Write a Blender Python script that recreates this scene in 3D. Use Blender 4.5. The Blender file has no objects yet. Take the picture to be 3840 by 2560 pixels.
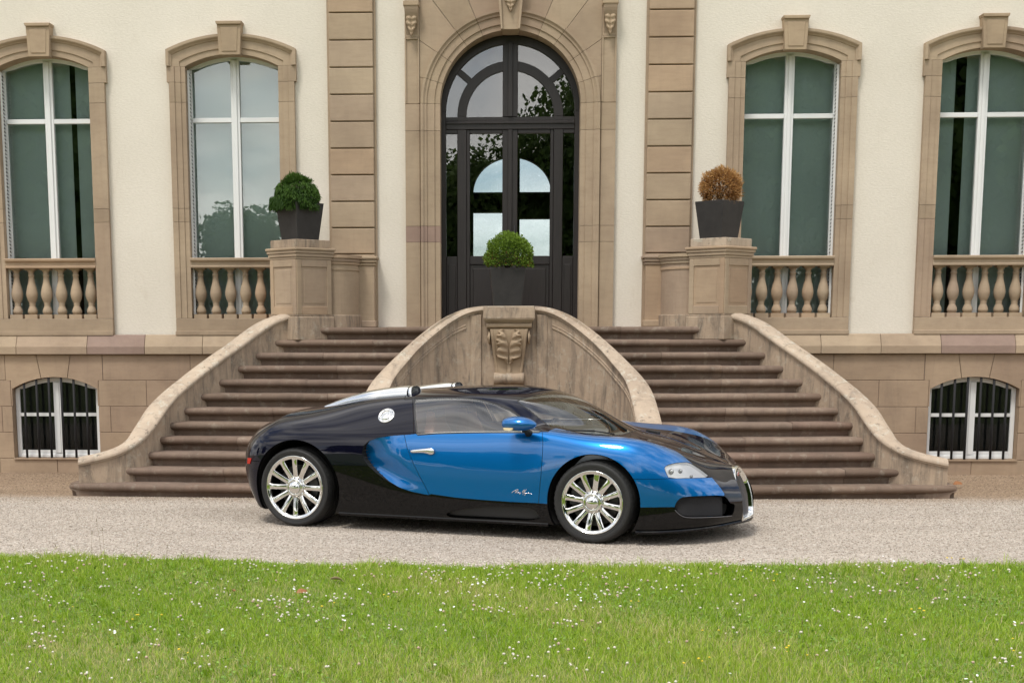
import bpy, bmesh, math, random
import numpy as np
from mathutils import Matrix, Vector, noise as mnoise

# ------------------------------------------------------------------ camera, light, exposure
scene = bpy.context.scene
COL = scene.collection
random.seed(7)
rng = np.random.default_rng(11)

CAM_R = np.array([[0.9991992, -0.03974767, -0.00459147],
                  [0.03997611, 0.98685065, 0.15661325],
                  [-0.00169392, -0.15667138, 0.98764933]])
CAM_P = np.array([0.0356, 0.0, 1.7201])
FPX, PCX, PCY = 5500.0, 1697.565, 2098.379          # focal length and principal point in photo pixels

cam_data = bpy.data.cameras.new('camera')
cam = bpy.data.objects.new('camera', cam_data)
COL.objects.link(cam)
cam_data.sensor_fit = 'HORIZONTAL'
cam_data.sensor_width = 36.0
cam_data.lens = 36.0 * FPX / 3840.0
cam_data.shift_x = (1920 - PCX) / 3840.0
cam_data.shift_y = (PCY - 1280) / 3840.0
cam_data.clip_end = 2000
m = Matrix.Identity(4)
for r in range(3):
    m[r][0], m[r][1], m[r][2], m[r][3] = CAM_R[r, 0], CAM_R[r, 2], -CAM_R[r, 1], CAM_P[r]
cam.matrix_world = m
scene.camera = cam

SUN_EL, SUN_AZ = math.radians(61), math.radians(208)   # azimuth clockwise from +Y (north)
world = bpy.data.worlds.new('World')
scene.world = world
world.use_nodes = True
wn, wl = world.node_tree.nodes, world.node_tree.links
wn.clear()
out = wn.new('ShaderNodeOutputWorld')
bg = wn.new('ShaderNodeBackground')
sky = wn.new('ShaderNodeTexSky')
sky.sky_type = 'NISHITA'
sky.sun_disc = False
sky.sun_elevation = SUN_EL
sky.sun_rotation = SUN_AZ
tc = wn.new('ShaderNodeTexCoord')
mp = wn.new('ShaderNodeMapping')
mp.inputs['Scale'].default_value = (1.0, 1.0, 2.6)
mp.inputs['Location'].default_value = (3.1, 1.7, 0.4)
n1 = wn.new('ShaderNodeTexNoise')
n1.inputs['Scale'].default_value = 2.1
n1.inputs['Detail'].default_value = 9
n1.inputs['Roughness'].default_value = 0.58
n1.inputs['Distortion'].default_value = 0.35
cr = wn.new('ShaderNodeValToRGB')
cr.color_ramp.elements[0].position = 0.36
cr.color_ramp.elements[1].position = 0.52
n2 = wn.new('ShaderNodeTexNoise')
n2.inputs['Scale'].default_value = 3.4
n2.inputs['Detail'].default_value = 7
cr2 = wn.new('ShaderNodeValToRGB')
cr2.color_ramp.elements[0].position = 0.34
cr2.color_ramp.elements[0].color = (2.8, 3.0, 3.4, 1)
cr2.color_ramp.elements[1].position = 0.66
cr2.color_ramp.elements[1].color = (13.0, 12.7, 12.2, 1)
mx = wn.new('ShaderNodeMix')
mx.data_type = 'RGBA'
wl.new(tc.outputs['Generated'], mp.inputs['Vector'])
wl.new(mp.outputs[0], n1.inputs['Vector'])
wl.new(mp.outputs[0], n2.inputs['Vector'])
wl.new(n1.outputs['Fac'], cr.inputs['Fac'])
wl.new(n2.outputs['Fac'], cr2.inputs['Fac'])
wl.new(cr.outputs['Color'], mx.inputs['Factor'])
wl.new(sky.outputs['Color'], mx.inputs['A'])
wl.new(cr2.outputs['Color'], mx.inputs['B'])
wl.new(mx.outputs['Result'], bg.inputs['Color'])
wl.new(bg.outputs[0], out.inputs['Surface'])
bg.inputs['Strength'].default_value = 0.115

sun_data = bpy.data.lights.new('sun', 'SUN')
sun = bpy.data.objects.new('sun', sun_data)
COL.objects.link(sun)
sun_data.energy = 1.5
sun_data.angle = math.radians(14)
sun_data.color = (1.0, 0.95, 0.87)
sd = Vector((math.sin(SUN_AZ) * math.cos(SUN_EL), math.cos(SUN_AZ) * math.cos(SUN_EL), math.sin(SUN_EL)))
sun.rotation_euler = sd.to_track_quat('Z', 'Y').to_euler()
sun.location = sd * 60

vs = scene.view_settings
vs.view_transform = 'Standard'
vs.look = 'None'
vs.gamma = 1
vs.use_curve_mapping = False
vs.exposure = 0.72

# ------------------------------------------------------------------ materials
MATS = {}


def new_mat(name):
    mt = bpy.data.materials.new(name)
    mt.use_nodes = True
    nt = mt.node_tree
    b = nt.nodes['Principled BSDF']
    MATS[name] = mt
    return mt, nt.nodes, nt.links, b


def simple(name, col, rough=0.5, metal=0.0, **kw):
    mt, n, l, b = new_mat(name)
    b.inputs['Base Color'].default_value = (*col, 1)
    b.inputs['Roughness'].default_value = rough
    b.inputs['Metallic'].default_value = metal
    for k, val in kw.items():
        b.inputs[k].default_value = val
    return mt


def ramp(n, stops):
    r = n.new('ShaderNodeValToRGB')
    e = r.color_ramp.elements
    while len(e) < len(stops):
        e.new(0.5)
    for i, (p, c) in enumerate(stops):
        e[i].position = p
        e[i].color = (*c, 1) if len(c) == 3 else c
    return r


def tex(n, l, kind, scale, coord, detail=6, rough=0.6, stretch=None, dist=0.0):
    src = coord
    if stretch:
        mpn = n.new('ShaderNodeMapping')
        mpn.inputs['Scale'].default_value = stretch
        l.new(coord, mpn.inputs['Vector'])
        src = mpn.outputs[0]
    if kind == 'noise':
        t = n.new('ShaderNodeTexNoise')
        t.inputs['Detail'].default_value = detail
        t.inputs['Roughness'].default_value = rough
        t.inputs['Distortion'].default_value = dist
    elif kind == 'voronoi':
        t = n.new('ShaderNodeTexVoronoi')
    t.inputs['Scale'].default_value = scale
    l.new(src, t.inputs['Vector'])
    return t


def mixc(n, l, a, b, fac, mode='MIX'):
    mxn = n.new('ShaderNodeMix')
    mxn.data_type = 'RGBA'
    mxn.blend_type = mode
    for sock, val in (('A', a), ('B', b), ('Factor', fac)):
        s = [i for i in mxn.inputs if i.name == sock and (i.type == 'RGBA' or sock == 'Factor' and i.type == 'VALUE')][0]
        if hasattr(val, 'node'):
            l.new(val, s)
        elif sock == 'Factor':
            s.default_value = val
        else:
            s.default_value = (*val, 1)
    return [o for o in mxn.outputs if o.type == 'RGBA'][0]


def bump(n, l, b, height, strength=0.3, dist=0.01):
    bn = n.new('ShaderNodeBump')
    bn.inputs['Strength'].default_value = strength
    bn.inputs['Distance'].default_value = dist
    l.new(height, bn.inputs['Height'])
    l.new(bn.outputs[0], b.inputs['Normal'])
    return bn


def stone(name, tones, vein=0.35, dirt=(0.12, 0.10, 0.085), dirt_amt=0.35, lichen=0.0, stretch=(1, 1, 3.5), bumps=0.25, dirt_scale=1.6, dirt_lo=0.50):
    """sandstone: a tone of its own for each block, bedding streaks, soot streaks, lichen flecks"""
    mt, n, l, b = new_mat(name)
    co = n.new('ShaderNodeNewGeometry').outputs['Position']
    oi = n.new('ShaderNodeObjectInfo')
    k = len(tones)
    rp = ramp(n, [(i / (k - 1), t) for i, t in enumerate(tones)])
    l.new(oi.outputs['Random'], rp.inputs['Fac'])
    # bedding streaks
    st = tex(n, l, 'noise', 6.0, co, 8, 0.65, stretch, 0.6)
    sr = ramp(n, [(0.32, (0.80, 0.76, 0.74)), (0.5, (1, 1, 1)), (0.70, (1.12, 1.10, 1.06))])
    l.new(st.outputs['Fac'], sr.inputs['Fac'])
    c = mixc(n, l, rp.outputs['Color'], sr.outputs['Color'], 1.0 if vein >= 1 else vein, 'MULTIPLY')
    # soft large mottling
    bg_ = tex(n, l, 'noise', 1.3, co, 5, 0.6)
    br = ramp(n, [(0.33, (0.80, 0.77, 0.755)), (0.64, (1.10, 1.085, 1.06))])
    l.new(bg_.outputs['Fac'], br.inputs['Fac'])
    c = mixc(n, l, c, br.outputs['Color'], 0.8, 'MULTIPLY')
    # dirt: vertical run-off streaks
    d1 = tex(n, l, 'noise', dirt_scale, co, 9, 0.7, (3.2, 3.2, 0.55), 0.8)
    dr = ramp(n, [(dirt_lo, (0, 0, 0)), (dirt_lo + 0.22, (1, 1, 1))])
    l.new(d1.outputs['Fac'], dr.inputs['Fac'])
    dm = n.new('ShaderNodeMath')
    dm.operation = 'MULTIPLY'
    dm.inputs[1].default_value = dirt_amt
    l.new(dr.outputs['Color'], dm.inputs[0])
    c = mixc(n, l, c, dirt, dm.outputs[0])
    if lichen > 0:
        lv = tex(n, l, 'noise', 9.0, co, 10, 0.72, None, 0.15)
        lr = ramp(n, [(0.54, (0, 0, 0)), (0.63, (1, 1, 1))])
        l.new(lv.outputs['Fac'], lr.inputs['Fac'])
        lm = n.new('ShaderNodeMath')
        lm.operation = 'MULTIPLY'
        lm.inputs[1].default_value = lichen
        l.new(lr.outputs['Color'], lm.inputs[0])
        c = mixc(n, l, c, (0.50, 0.47, 0.39), lm.outputs[0])
        dk = tex(n, l, 'noise', 14.0, co, 9, 0.75, None, 0.1)
        kr = ramp(n, [(0.57, (0, 0, 0)), (0.66, (1, 1, 1))])
        l.new(dk.outputs['Fac'], kr.inputs['Fac'])
        km = n.new('ShaderNodeMath')
        km.operation = 'MULTIPLY'
        km.inputs[1].default_value = lichen
        l.new(kr.outputs['Color'], km.inputs[0])
        c = mixc(n, l, c, (0.055, 0.05, 0.045), km.outputs[0])
    l.new(c, b.inputs['Base Color'])
    b.inputs['Roughness'].default_value = 0.92
    b.inputs['Specular IOR Level'].default_value = 0.25
    fb = tex(n, l, 'noise', 55.0, co, 6, 0.7)
    bump(n, l, b, fb.outputs['Fac'], bumps, 0.006)
    return mt


TAN = (0.375, 0.285, 0.204)
stone('sandstone', [(0.338, 0.264, 0.190), (0.392, 0.308, 0.220), (0.362, 0.280, 0.205), (0.412, 0.328, 0.235), (0.348, 0.262, 0.196)], dirt_amt=0.16)
stone('sandstone_quoin', [(0.365, 0.284, 0.200), (0.405, 0.324, 0.235), (0.350, 0.268, 0.202), (0.395, 0.312, 0.222), (0.400, 0.292, 0.202), (0.376, 0.300, 0.218)], dirt_amt=0.14, stretch=(0.7, 1, 5))
stone('sandstone_plinth', [(0.350, 0.265, 0.188), (0.372, 0.282, 0.199), (0.342, 0.256, 0.186), (0.362, 0.276, 0.197)], dirt_amt=0.22)
stone('sandstone_rose', [(0.30, 0.215, 0.175), (0.285, 0.21, 0.175), (0.31, 0.215, 0.175)], dirt_amt=0.2)
stone('sandstone_stair_wall', [(0.385, 0.302, 0.225), (0.40, 0.315, 0.235)], dirt_amt=0.85, lichen=0.30, dirt_scale=2.9, dirt=(0.14, 0.115, 0.092), dirt_lo=0.45)
stone('sandstone_coping', [(0.43, 0.352, 0.272), (0.455, 0.375, 0.295), (0.41, 0.33, 0.255)], dirt_amt=0.55, lichen=0.72, stretch=(1, 1, 1), dirt=(0.16, 0.135, 0.11))
stone('sandstone_carved', [(0.380, 0.295, 0.204), (0.399, 0.308, 0.215)], dirt_amt=0.12)
stone('sandstone_step', [(0.140, 0.101, 0.076), (0.205, 0.150, 0.115), (0.182, 0.134, 0.106), (0.24, 0.180, 0.140), (0.160, 0.117, 0.090), (0.198, 0.138, 0.108)], dirt_amt=0.55, lichen=0.16, dirt=(0.085, 0.066, 0.052), stretch=(0.6, 1, 5))
stone('mortar', [(0.20, 0.155, 0.125), (0.20, 0.155, 0.125)], dirt_amt=0.1)

# rough cream render
mt, n, l, b = new_mat('render_wall')
co = n.new('ShaderNodeNewGeometry').outputs['Position']
a1 = tex(n, l, 'noise', 0.7, co, 6, 0.6)
r1 = ramp(n, [(0.3, (0.67, 0.62, 0.535)), (0.7, (0.73, 0.68, 0.595))])
l.new(a1.outputs['Fac'], r1.inputs['Fac'])
a2 = tex(n, l, 'noise', 38.0, co, 5, 0.62, (0.7, 1, 1.6))
r2 = ramp(n, [(0.34, (0.94, 0.935, 0.925)), (0.60, (1.02, 1.02, 1.02))])
l.new(a2.outputs['Fac'], r2.inputs['Fac'])
c = mixc(n, l, r1.outputs['Color'], r2.outputs['Color'], 0.8, 'MULTIPLY')
a3 = tex(n, l, 'noise', 2.2, co, 9, 0.75, (2.5, 1, 0.6), 0.8)
r3 = ramp(n, [(0.60, (0, 0, 0)), (0.80, (0.55, 0.55, 0.55))])
l.new(a3.outputs['Fac'], r3.inputs['Fac'])
c = mixc(n, l, c, (0.52, 0.44, 0.34), r3.outputs['Color'])
l.new(c, b.inputs['Base Color'])
b.inputs['Roughness'].default_value = 0.95
bump(n, l, b, a2.outputs['Fac'], 0.35, 0.012)

simple('white_paint', (0.74, 0.75, 0.75), 0.42)
simple('bar_iron', (0.008, 0.008, 0.010), 0.75)
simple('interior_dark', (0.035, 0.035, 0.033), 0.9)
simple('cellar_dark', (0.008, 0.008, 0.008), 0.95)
simple('pot_soil', (0.03, 0.022, 0.015), 1.0)

# dark brown painted wood
mt, n, l, b = new_mat('door_wood')
co = n.new('ShaderNodeNewGeometry').outputs['Position']
a1 = tex(n, l, 'noise', 12, co, 6, 0.6, (6, 1, 0.35))
r1 = ramp(n, [(0.3, (0.012, 0.0095, 0.0095)), (0.7, (0.024, 0.0185, 0.018))])
l.new(a1.outputs['Fac'], r1.inputs['Fac'])
l.new(r1.outputs['Color'], b.inputs['Base Color'])
b.inputs['Roughness'].default_value = 0.42
bump(n, l, b, a1.outputs['Fac'], 0.1, 0.004)

# anthracite pot
mt, n, l, b = new_mat('pot_dark')
co = n.new('ShaderNodeNewGeometry').outputs['Position']
a1 = tex(n, l, 'noise', 9, co, 8, 0.7)
r1 = ramp(n, [(0.3, (0.017, 0.0155, 0.0155)), (0.75, (0.034, 0.031, 0.030))])
l.new(a1.outputs['Fac'], r1.inputs['Fac'])
l.new(r1.outputs['Color'], b.inputs['Base Color'])
b.inputs['Roughness'].default_value = 0.6

# window blinds behind the glass
mt, n, l, b = new_mat('blind')
co = n.new('ShaderNodeNewGeometry').outputs['Position']
a1 = tex(n, l, 'noise', 0.9, co, 5, 0.5)
r1 = ramp(n, [(0.3, (0.58, 0.64, 0.625)), (0.7, (0.68, 0.74, 0.725))])
l.new(a1.outputs['Fac'], r1.inputs['Fac'])
l.new(r1.outputs['Color'], b.inputs['Base Color'])
b.inputs['Roughness'].default_value = 0.8


def glass(name, tint, ior=1.5, rough=0.0, wobble=0.0, extra=0.0):
    """single-sheet pane: clear with a tint, reflecting by Fresnel"""
    mt = bpy.data.materials.new(name)
    mt.use_nodes = True
    n, l = mt.node_tree.nodes, mt.node_tree.links
    n.clear()
    o = n.new('ShaderNodeOutputMaterial')
    tr = n.new('ShaderNodeBsdfTransparent')
    tr.inputs['Color'].default_value = (*tint, 1)
    gl = n.new('ShaderNodeBsdfGlossy')
    gl.inputs['Roughness'].default_value = rough
    fr = n.new('ShaderNodeFresnel')
    fr.inputs['IOR'].default_value = ior
    ms = n.new('ShaderNodeMixShader')
    ad = n.new('ShaderNodeMath')
    ad.operation = 'ADD'
    ad.use_clamp = True
    ad.inputs[1].default_value = extra
    l.new(fr.outputs[0], ad.inputs[0])
    l.new(ad.outputs[0], ms.inputs[0])
    l.new(tr.outputs[0], ms.inputs[1])
    l.new(gl.outputs[0], ms.inputs[2])
    l.new(ms.outputs[0], o.inputs['Surface'])
    if wobble:
        co = n.new('ShaderNodeNewGeometry').outputs['Position']
        nz = n.new('ShaderNodeTexNoise')
        nz.inputs['Scale'].default_value = 1.7
        nz.inputs['Detail'].default_value = 2
        l.new(co, nz.inputs['Vector'])
        bn = n.new('ShaderNodeBump')
        bn.inputs['Strength'].default_value = wobble
        bn.inputs['Distance'].default_value = 0.02
        l.new(nz.outputs['Fac'], bn.inputs['Height'])
        l.new(bn.outputs[0], gl.inputs['Normal'])
        l.new(bn.outputs[0], fr.inputs['Normal'])
    MATS[name] = mt
    return mt


glass('window_glass', (0.90, 0.945, 0.935), 1.5, 0.0, 0.03, 0.09)
glass('door_glass', (0.90, 0.91, 0.91), 1.5, 0.0, 0.015, 0.07)
glass('hall_glass', (0.80, 0.84, 0.85), 1.45, 0.0, 0.0, 0.0)
glass('cellar_glass', (0.7, 0.72, 0.72), 1.3, 0.0, 0.05, 0.0)

# ------------------------------------------------------------------ mesh helpers
class MB:
    """collects shapes and links them as one mesh object"""
    def __init__(s):
        s.v, s.f, s.sm = [], [], []

    def add(s, vs_, fs_, smooth=False):
        o = len(s.v)
        s.v.extend([tuple(p) for p in vs_])
        for f in fs_:
            s.f.append(tuple(i + o for i in f))
            s.sm.append(smooth)

    def box(s, x0, x1, y0, y1, z0, z1):
        if x0 > x1: x0, x1 = x1, x0
        if y0 > y1: y0, y1 = y1, y0
        if z0 > z1: z0, z1 = z1, z0
        s.add([(x0, y0, z0), (x1, y0, z0), (x1, y1, z0), (x0, y1, z0), (x0, y0, z1), (x1, y0, z1), (x1, y1, z1), (x0, y1, z1)],
              [(0, 3, 2, 1), (4, 5, 6, 7), (0, 1, 5, 4), (1, 2, 6, 5), (2, 3, 7, 6), (3, 0, 4, 7)])

    def prism_y(s, poly, y0, y1):
        """polygon in (x,z) extruded from y0 (front) to y1 (back)"""
        k = len(poly)
        a = sum(poly[i][0] * poly[(i + 1) % k][1] - poly[(i + 1) % k][0] * poly[i][1] for i in range(k))
        if a < 0: poly = poly[::-1]
        s.add([(x, y0, z) for x, z in poly] + [(x, y1, z) for x, z in poly],
              [tuple(range(k)), tuple(range(2 * k - 1, k - 1, -1))] + [(i, i + k, (i + 1) % k + k, (i + 1) % k) for i in range(k)])

    def prism_z(s, poly, z0, z1):
        k = len(poly)
        a = sum(poly[i][0] * poly[(i + 1) % k][1] - poly[(i + 1) % k][0] * poly[i][1] for i in range(k))
        if a < 0: poly = poly[::-1]
        s.add([(x, y, z0) for x, y in poly] + [(x, y, z1) for x, y in poly],
              [tuple(range(k - 1, -1, -1)), tuple(range(k, 2 * k))] + [(i, (i + 1) % k, (i + 1) % k + k, i + k) for i in range(k)])

    def loft(s, rings, close_ring=True, cap=True, smooth=False):
        k, nr = len(rings[0]), len(rings)
        vs_ = [p for r in rings for p in r]
        fs_ = []
        for i in range(nr - 1):
            for j in range(k if close_ring else k - 1):
                a, b_ = i * k + j, i * k + (j + 1) % k
                fs_.append((a, b_, b_ + k, a + k))
        s.add(vs_, fs_, smooth)
        if cap and close_ring:
            o = len(s.v) - len(vs_)
            s.f.append(tuple(o + j for j in range(k - 1, -1, -1)))
            s.sm.append(False)
            s.f.append(tuple(o + (nr - 1) * k + j for j in range(k)))
            s.sm.append(False)

    def lathe(s, prof, seg=20, c=(0, 0), smooth=True):
        rings = []
        for r, z in prof:
            rings.append([(c[0] + r * math.cos(2 * math.pi * j / seg), c[1] + r * math.sin(2 * math.pi * j / seg), z) for j in range(seg)])
        s.loft(rings, True, True, smooth)

    def tube(s, pts, rad, seg=8, smooth=True, cap=True):
        pts = [Vector(p) for p in pts]
        rings = []
        up = Vector((0, 0, 1))
        for i, p in enumerate(pts):
            t = (pts[min(i + 1, len(pts) - 1)] - pts[max(i - 1, 0)]).normalized()
            a = t.cross(up)
            if a.length < 1e-3: a = t.cross(Vector((1, 0, 0)))
            a.normalize()
            b_ = a.cross(t).normalized()
            rr = rad[i] if hasattr(rad, '__len__') else rad
            rings.append([tuple(p + (a * math.cos(2 * math.pi * j / seg) + b_ * math.sin(2 * math.pi * j / seg)) * rr) for j in range(seg)])
        s.loft(rings, True, cap, smooth)

    def mesh(s, name):
        me = bpy.data.meshes.new(name)
        me.from_pydata(s.v, [], s.f)
        me.polygons.foreach_set('use_smooth', s.sm)
        bm = bmesh.new()
        bm.from_mesh(me)
        bmesh.ops.recalc_face_normals(bm, faces=bm.faces)
        bm.to_mesh(me)
        bm.free()
        me.update()
        return me

    def build(s, name, mat, parent=None, bevel=0.0, seg=1):
        return obj(name, s.mesh(name), mat, parent, bevel, seg)


def obj(name, me, mat, parent=None, bevel=0.0, seg=1):
    o = bpy.data.objects.new(name, me)
    COL.objects.link(o)
    if mat is not None and len(me.materials) == 0:
        me.materials.append(MATS[mat] if isinstance(mat, str) else mat)
    if parent is not None: o.parent = parent
    if bevel:
        bv = o.modifiers.new('bevel', 'BEVEL')
        bv.width = bevel
        bv.segments = seg
        bv.limit_method = 'ANGLE'
        bv.angle_limit = math.radians(40)
    return o


def empty(name, loc=(0, 0, 0), rotz=0.0, parent=None):
    o = bpy.data.objects.new(name, None)
    COL.objects.link(o)
    o.location = loc
    o.rotation_euler = (0, 0, rotz)
    if parent is not None: o.parent = parent
    return o


def tag(o, label=None, cat=None, group=None, kind=None):
    for k, val in (('label', label), ('category', cat), ('group', group), ('kind', kind)):
        if val: o[k] = val
    return o


def copy_obj(o, parent=None, loc=None):
    c_ = o.copy()
    COL.objects.link(c_)
    c_.parent = parent
    if loc is not None: c_.location = loc
    return c_


def lerp(a, b, t): return a + (b - a) * t


def resample(pts, k):
    """points evenly spaced along a smoothed polyline"""
    p = np.array(pts, float)
    d = np.r_[0, np.cumsum(np.linalg.norm(np.diff(p, axis=0), axis=1))]
    t = np.linspace(0, d[-1], k)
    q = np.stack([np.interp(t, d, p[:, i]) for i in range(p.shape[1])], 1)
    for _ in range(max(2, k // 12)):
        q[1:-1] = 0.25 * q[:-2] + 0.5 * q[1:-1] + 0.25 * q[2:]
    return q

# ------------------------------------------------------------------ manor house
YF = 18.66                       # facade plane
LAND = 1.72                      # landing height
house = empty('manor_house', (0, YF, 0))
tag(house, 'cream rendered manor house with sandstone trim, tall windows and arched dark door', 'house')
WC = (-5.78, -3.425, 3.425, 5.78)          # window axes
HW, HO = 0.575, 0.775                      # half opening, half surround
Z_SILL, Z_OPEN, Z_SPR, Z_APX = 1.635, 1.833, 4.888, 5.03


def arc_z(x, half, spring, apex):
    rise = apex - spring
    R_ = (half * half + rise * rise) / (2 * rise)
    return apex - R_ + math.sqrt(max(R_ * R_ - x * x, 0))


# rendered wall: one sheet with openings, thick inwards
xs = sorted(set([-11, 11, -2.0, 2.0, -0.98, 0.98, -1.6, 1.6] + [c_ + s_ * 0.68 for c_ in WC for s_ in (-1, 1)]))
zs = [1.40, 1.70, 5.12, 5.40, 8.6]
vv, ff = [], []
idx = {}
for i, x in enumerate(xs):
    for k, z in enumerate(zs):
        idx[i, k] = len(vv)
        vv.append((x, 0, z))
for i in range(len(xs) - 1):
    for k in range(len(zs) - 1):
        xm, zm = (xs[i] + xs[i + 1]) / 2, (zs[k] + zs[k + 1]) / 2
        if any(abs(xm - c_) < 0.6 for c_ in WC) and 1.7 < zm < 5.12: continue
        if abs(xm) < 0.98 and zm < 5.40: continue
        ff.append((idx[i, k], idx[i + 1, k], idx[i + 1, k + 1], idx[i, k + 1]))
mb = MB()
mb.add(vv, ff)
w = mb.build('wall', 'render_wall', house)
sm_ = w.modifiers.new('thick', 'SOLIDIFY')
sm_.thickness = 0.40
sm_.offset = -1
# closed shell behind the facade: side walls, rear wall with a glazed door opposite, roof
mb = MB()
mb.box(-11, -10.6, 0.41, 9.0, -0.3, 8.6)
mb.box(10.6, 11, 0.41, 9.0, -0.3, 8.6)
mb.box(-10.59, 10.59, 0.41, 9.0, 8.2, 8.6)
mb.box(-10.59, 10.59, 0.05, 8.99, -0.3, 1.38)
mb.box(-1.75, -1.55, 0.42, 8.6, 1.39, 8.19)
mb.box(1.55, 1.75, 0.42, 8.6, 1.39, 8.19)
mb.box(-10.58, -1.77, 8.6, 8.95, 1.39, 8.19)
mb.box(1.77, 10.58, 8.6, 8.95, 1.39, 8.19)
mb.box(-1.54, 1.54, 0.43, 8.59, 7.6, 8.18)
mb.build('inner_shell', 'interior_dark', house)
# rear wall of the hall: openings seen through the front door
Yb = 8.6
kb = (YF + Yb) / (YF + 0.25)


def back(px, py):
    """photo pixel on the rear wall plane"""
    d = CAM_R @ np.array([(px - PCX) / FPX, 1, (PCY - py) / FPX])
    q_ = CAM_P + d * ((YF + Yb) / d[1])
    return q_[0], q_[2]


def c1(x, y): return 1200 + x / 1.2542, y / 1.2542


xl, zt = back(*c1(720, 737)); xr, zb1 = back(*c1(1088, 903)); xm0, zm1 = back(*c1(858, 997)); xm1, zbt = back(*c1(938, 1206)); _, zm2 = back(*c1(940, 1027))
xc_ = (xl + xr) / 2
hwid = (xr - xl) / 2
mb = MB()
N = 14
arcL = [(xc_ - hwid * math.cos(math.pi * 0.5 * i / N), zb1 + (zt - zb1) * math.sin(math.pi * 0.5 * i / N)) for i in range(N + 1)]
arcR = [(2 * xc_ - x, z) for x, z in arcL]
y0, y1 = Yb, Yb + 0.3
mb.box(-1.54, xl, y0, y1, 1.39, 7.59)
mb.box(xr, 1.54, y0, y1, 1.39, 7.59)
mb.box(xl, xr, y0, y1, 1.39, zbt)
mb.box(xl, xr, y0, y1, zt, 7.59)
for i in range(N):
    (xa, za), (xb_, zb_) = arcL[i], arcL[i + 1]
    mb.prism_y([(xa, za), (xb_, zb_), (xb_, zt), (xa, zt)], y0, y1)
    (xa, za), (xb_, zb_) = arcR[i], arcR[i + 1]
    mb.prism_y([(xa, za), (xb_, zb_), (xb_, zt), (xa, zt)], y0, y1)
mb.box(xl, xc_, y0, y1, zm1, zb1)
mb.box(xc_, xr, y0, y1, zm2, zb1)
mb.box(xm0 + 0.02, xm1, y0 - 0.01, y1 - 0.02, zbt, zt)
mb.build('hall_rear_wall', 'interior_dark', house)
mb = MB()
mb.box(xl - 0.02, xr + 0.02, y0 + 0.31, y0 + 0.316, zbt - 0.02, zt + 0.02)
mb.build('hall_rear_pane', 'hall_glass', house)

# ---- plinth of ashlar blocks
plinth_z = [(1.058, 1.385), (0.729, 1.058), (0.401, 0.729), (0.064, 0.401), (-0.30, 0.064)]
# backing with the cellar window openings left free
plinths = {}
for s_ in (-1, 1):
    mb = MB()
    for a_, b_ in ((2.2, 5.78 - 0.62), (5.78 + 0.62, 11)):
        mb.box(s_ * a_, s_ * b_, -0.093, 0.04, -0.5, 1.40)
    mb.box(s_ * (5.78 - 0.62), s_ * (5.78 + 0.62), -0.085, 0.04, -0.5, 0.05)
    mb.box(s_ * (5.78 - 0.62), s_ * (5.78 + 0.62), -0.085, 0.04, 1.22, 1.40)
    plinths[s_] = mb.build('plinth', 'mortar', house)
G = 0.0026
rows = [
    [2.3, 3.0, 4.03, 5.151, None, 6.405, 7.3, 8.4],
    [2.3, 3.35, 4.60, 5.215, None, 6.345, 7.6, 8.6],
    [2.3, 3.9, 5.07, 5.225, None, 6.335, 6.47, 7.6, 8.6],
    [2.3, 3.3, 4.4, 5.225, None, 6.335, 7.5, 8.6],
    [2.3, 3.5, 4.55, 5.785, 6.53, 7.6, 8.6]]


def block(x0, x1, z0, z1, mat='sandstone_plinth', y0=-0.10):
    mb = MB()
    mb.box(x0 + G, x1 - G, y0, -0.05, z0 + G, z1 - G)
    return mb.build('ashlar_block', mat, plinth, 0.004)


for s_ in (-1, 1):
    plinth = plinths[s_]
    for (z0, z1), row in zip(plinth_z, rows):
        for a_, b_ in zip(row[:-1], row[1:]):
            if a_ is None or b_ is None: continue
            x0, x1 = sorted((s_ * a_, s_ * b_))
            if z0 > 0.6 and z0 < 0.8 and b_ - a_ < 0.7 and abs((a_ + b_) / 2 - 5.78) < 1:
                pass
            block(x0, x1, z0, z1)
    # cellar window head: three voussoirs over a flat arc
    cx_ = s_ * 5.78

    def az(d): return arc_z(d, 0.55, 0.95, 1.10)
    def vou(top, bot, side):
        pts = []
        for i in range(9):
            d = lerp(bot[0], bot[1], i / 8)
            pts.append((d, az(d) + 0.001))
        if side: poly = pts + [(0.56, 1.058), (0.622, 1.058), (0.622, 1.381), (top[0], 1.381)]
        else: poly = pts + [(top[1], 1.381), (top[0], 1.381)]
        return poly
    cen = vou((-0.215, 0.215), (-0.165, 0.165), False)
    sid = vou((0.223, 0.62), (0.173, 0.548), True)
    for poly in (cen, sid, [(-x, z) for x, z in sid]):
        mb = MB()
        mb.prism_y([(cx_ + x, z) for x, z in poly], -0.10, 0.10)
        mb.build('voussoir', 'sandstone_plinth', plinth)
    # springer filling between row 2 and the opening
    for sg in (-1, 1):
        mb = MB()
        mb.prism_y([(cx_ + sg * x, z) for x, z in ((0.5495, 0.735), (0.563, 0.735), (0.563, 1.052), (0.558, 1.052), (0.5495, 0.952))], -0.098, 0.10)
        mb.build('ashlar_block', 'sandstone_plinth', plinth)
    for sg in (-1, 1):       # reveals
        mb = MB()
        mb.box(cx_ + sg * 0.552, cx_ + sg * 0.60, -0.06, 0.16, 0.05, 0.96)
        mb.build('reveal', 'sandstone_plinth', plinth)
    mb = MB()
    mb.box(cx_ - 0.56, cx_ + 0.56, -0.12, 0.10, 0.055, 0.072)
    mb.build('sill', 'sandstone_plinth', plinth)

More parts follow.
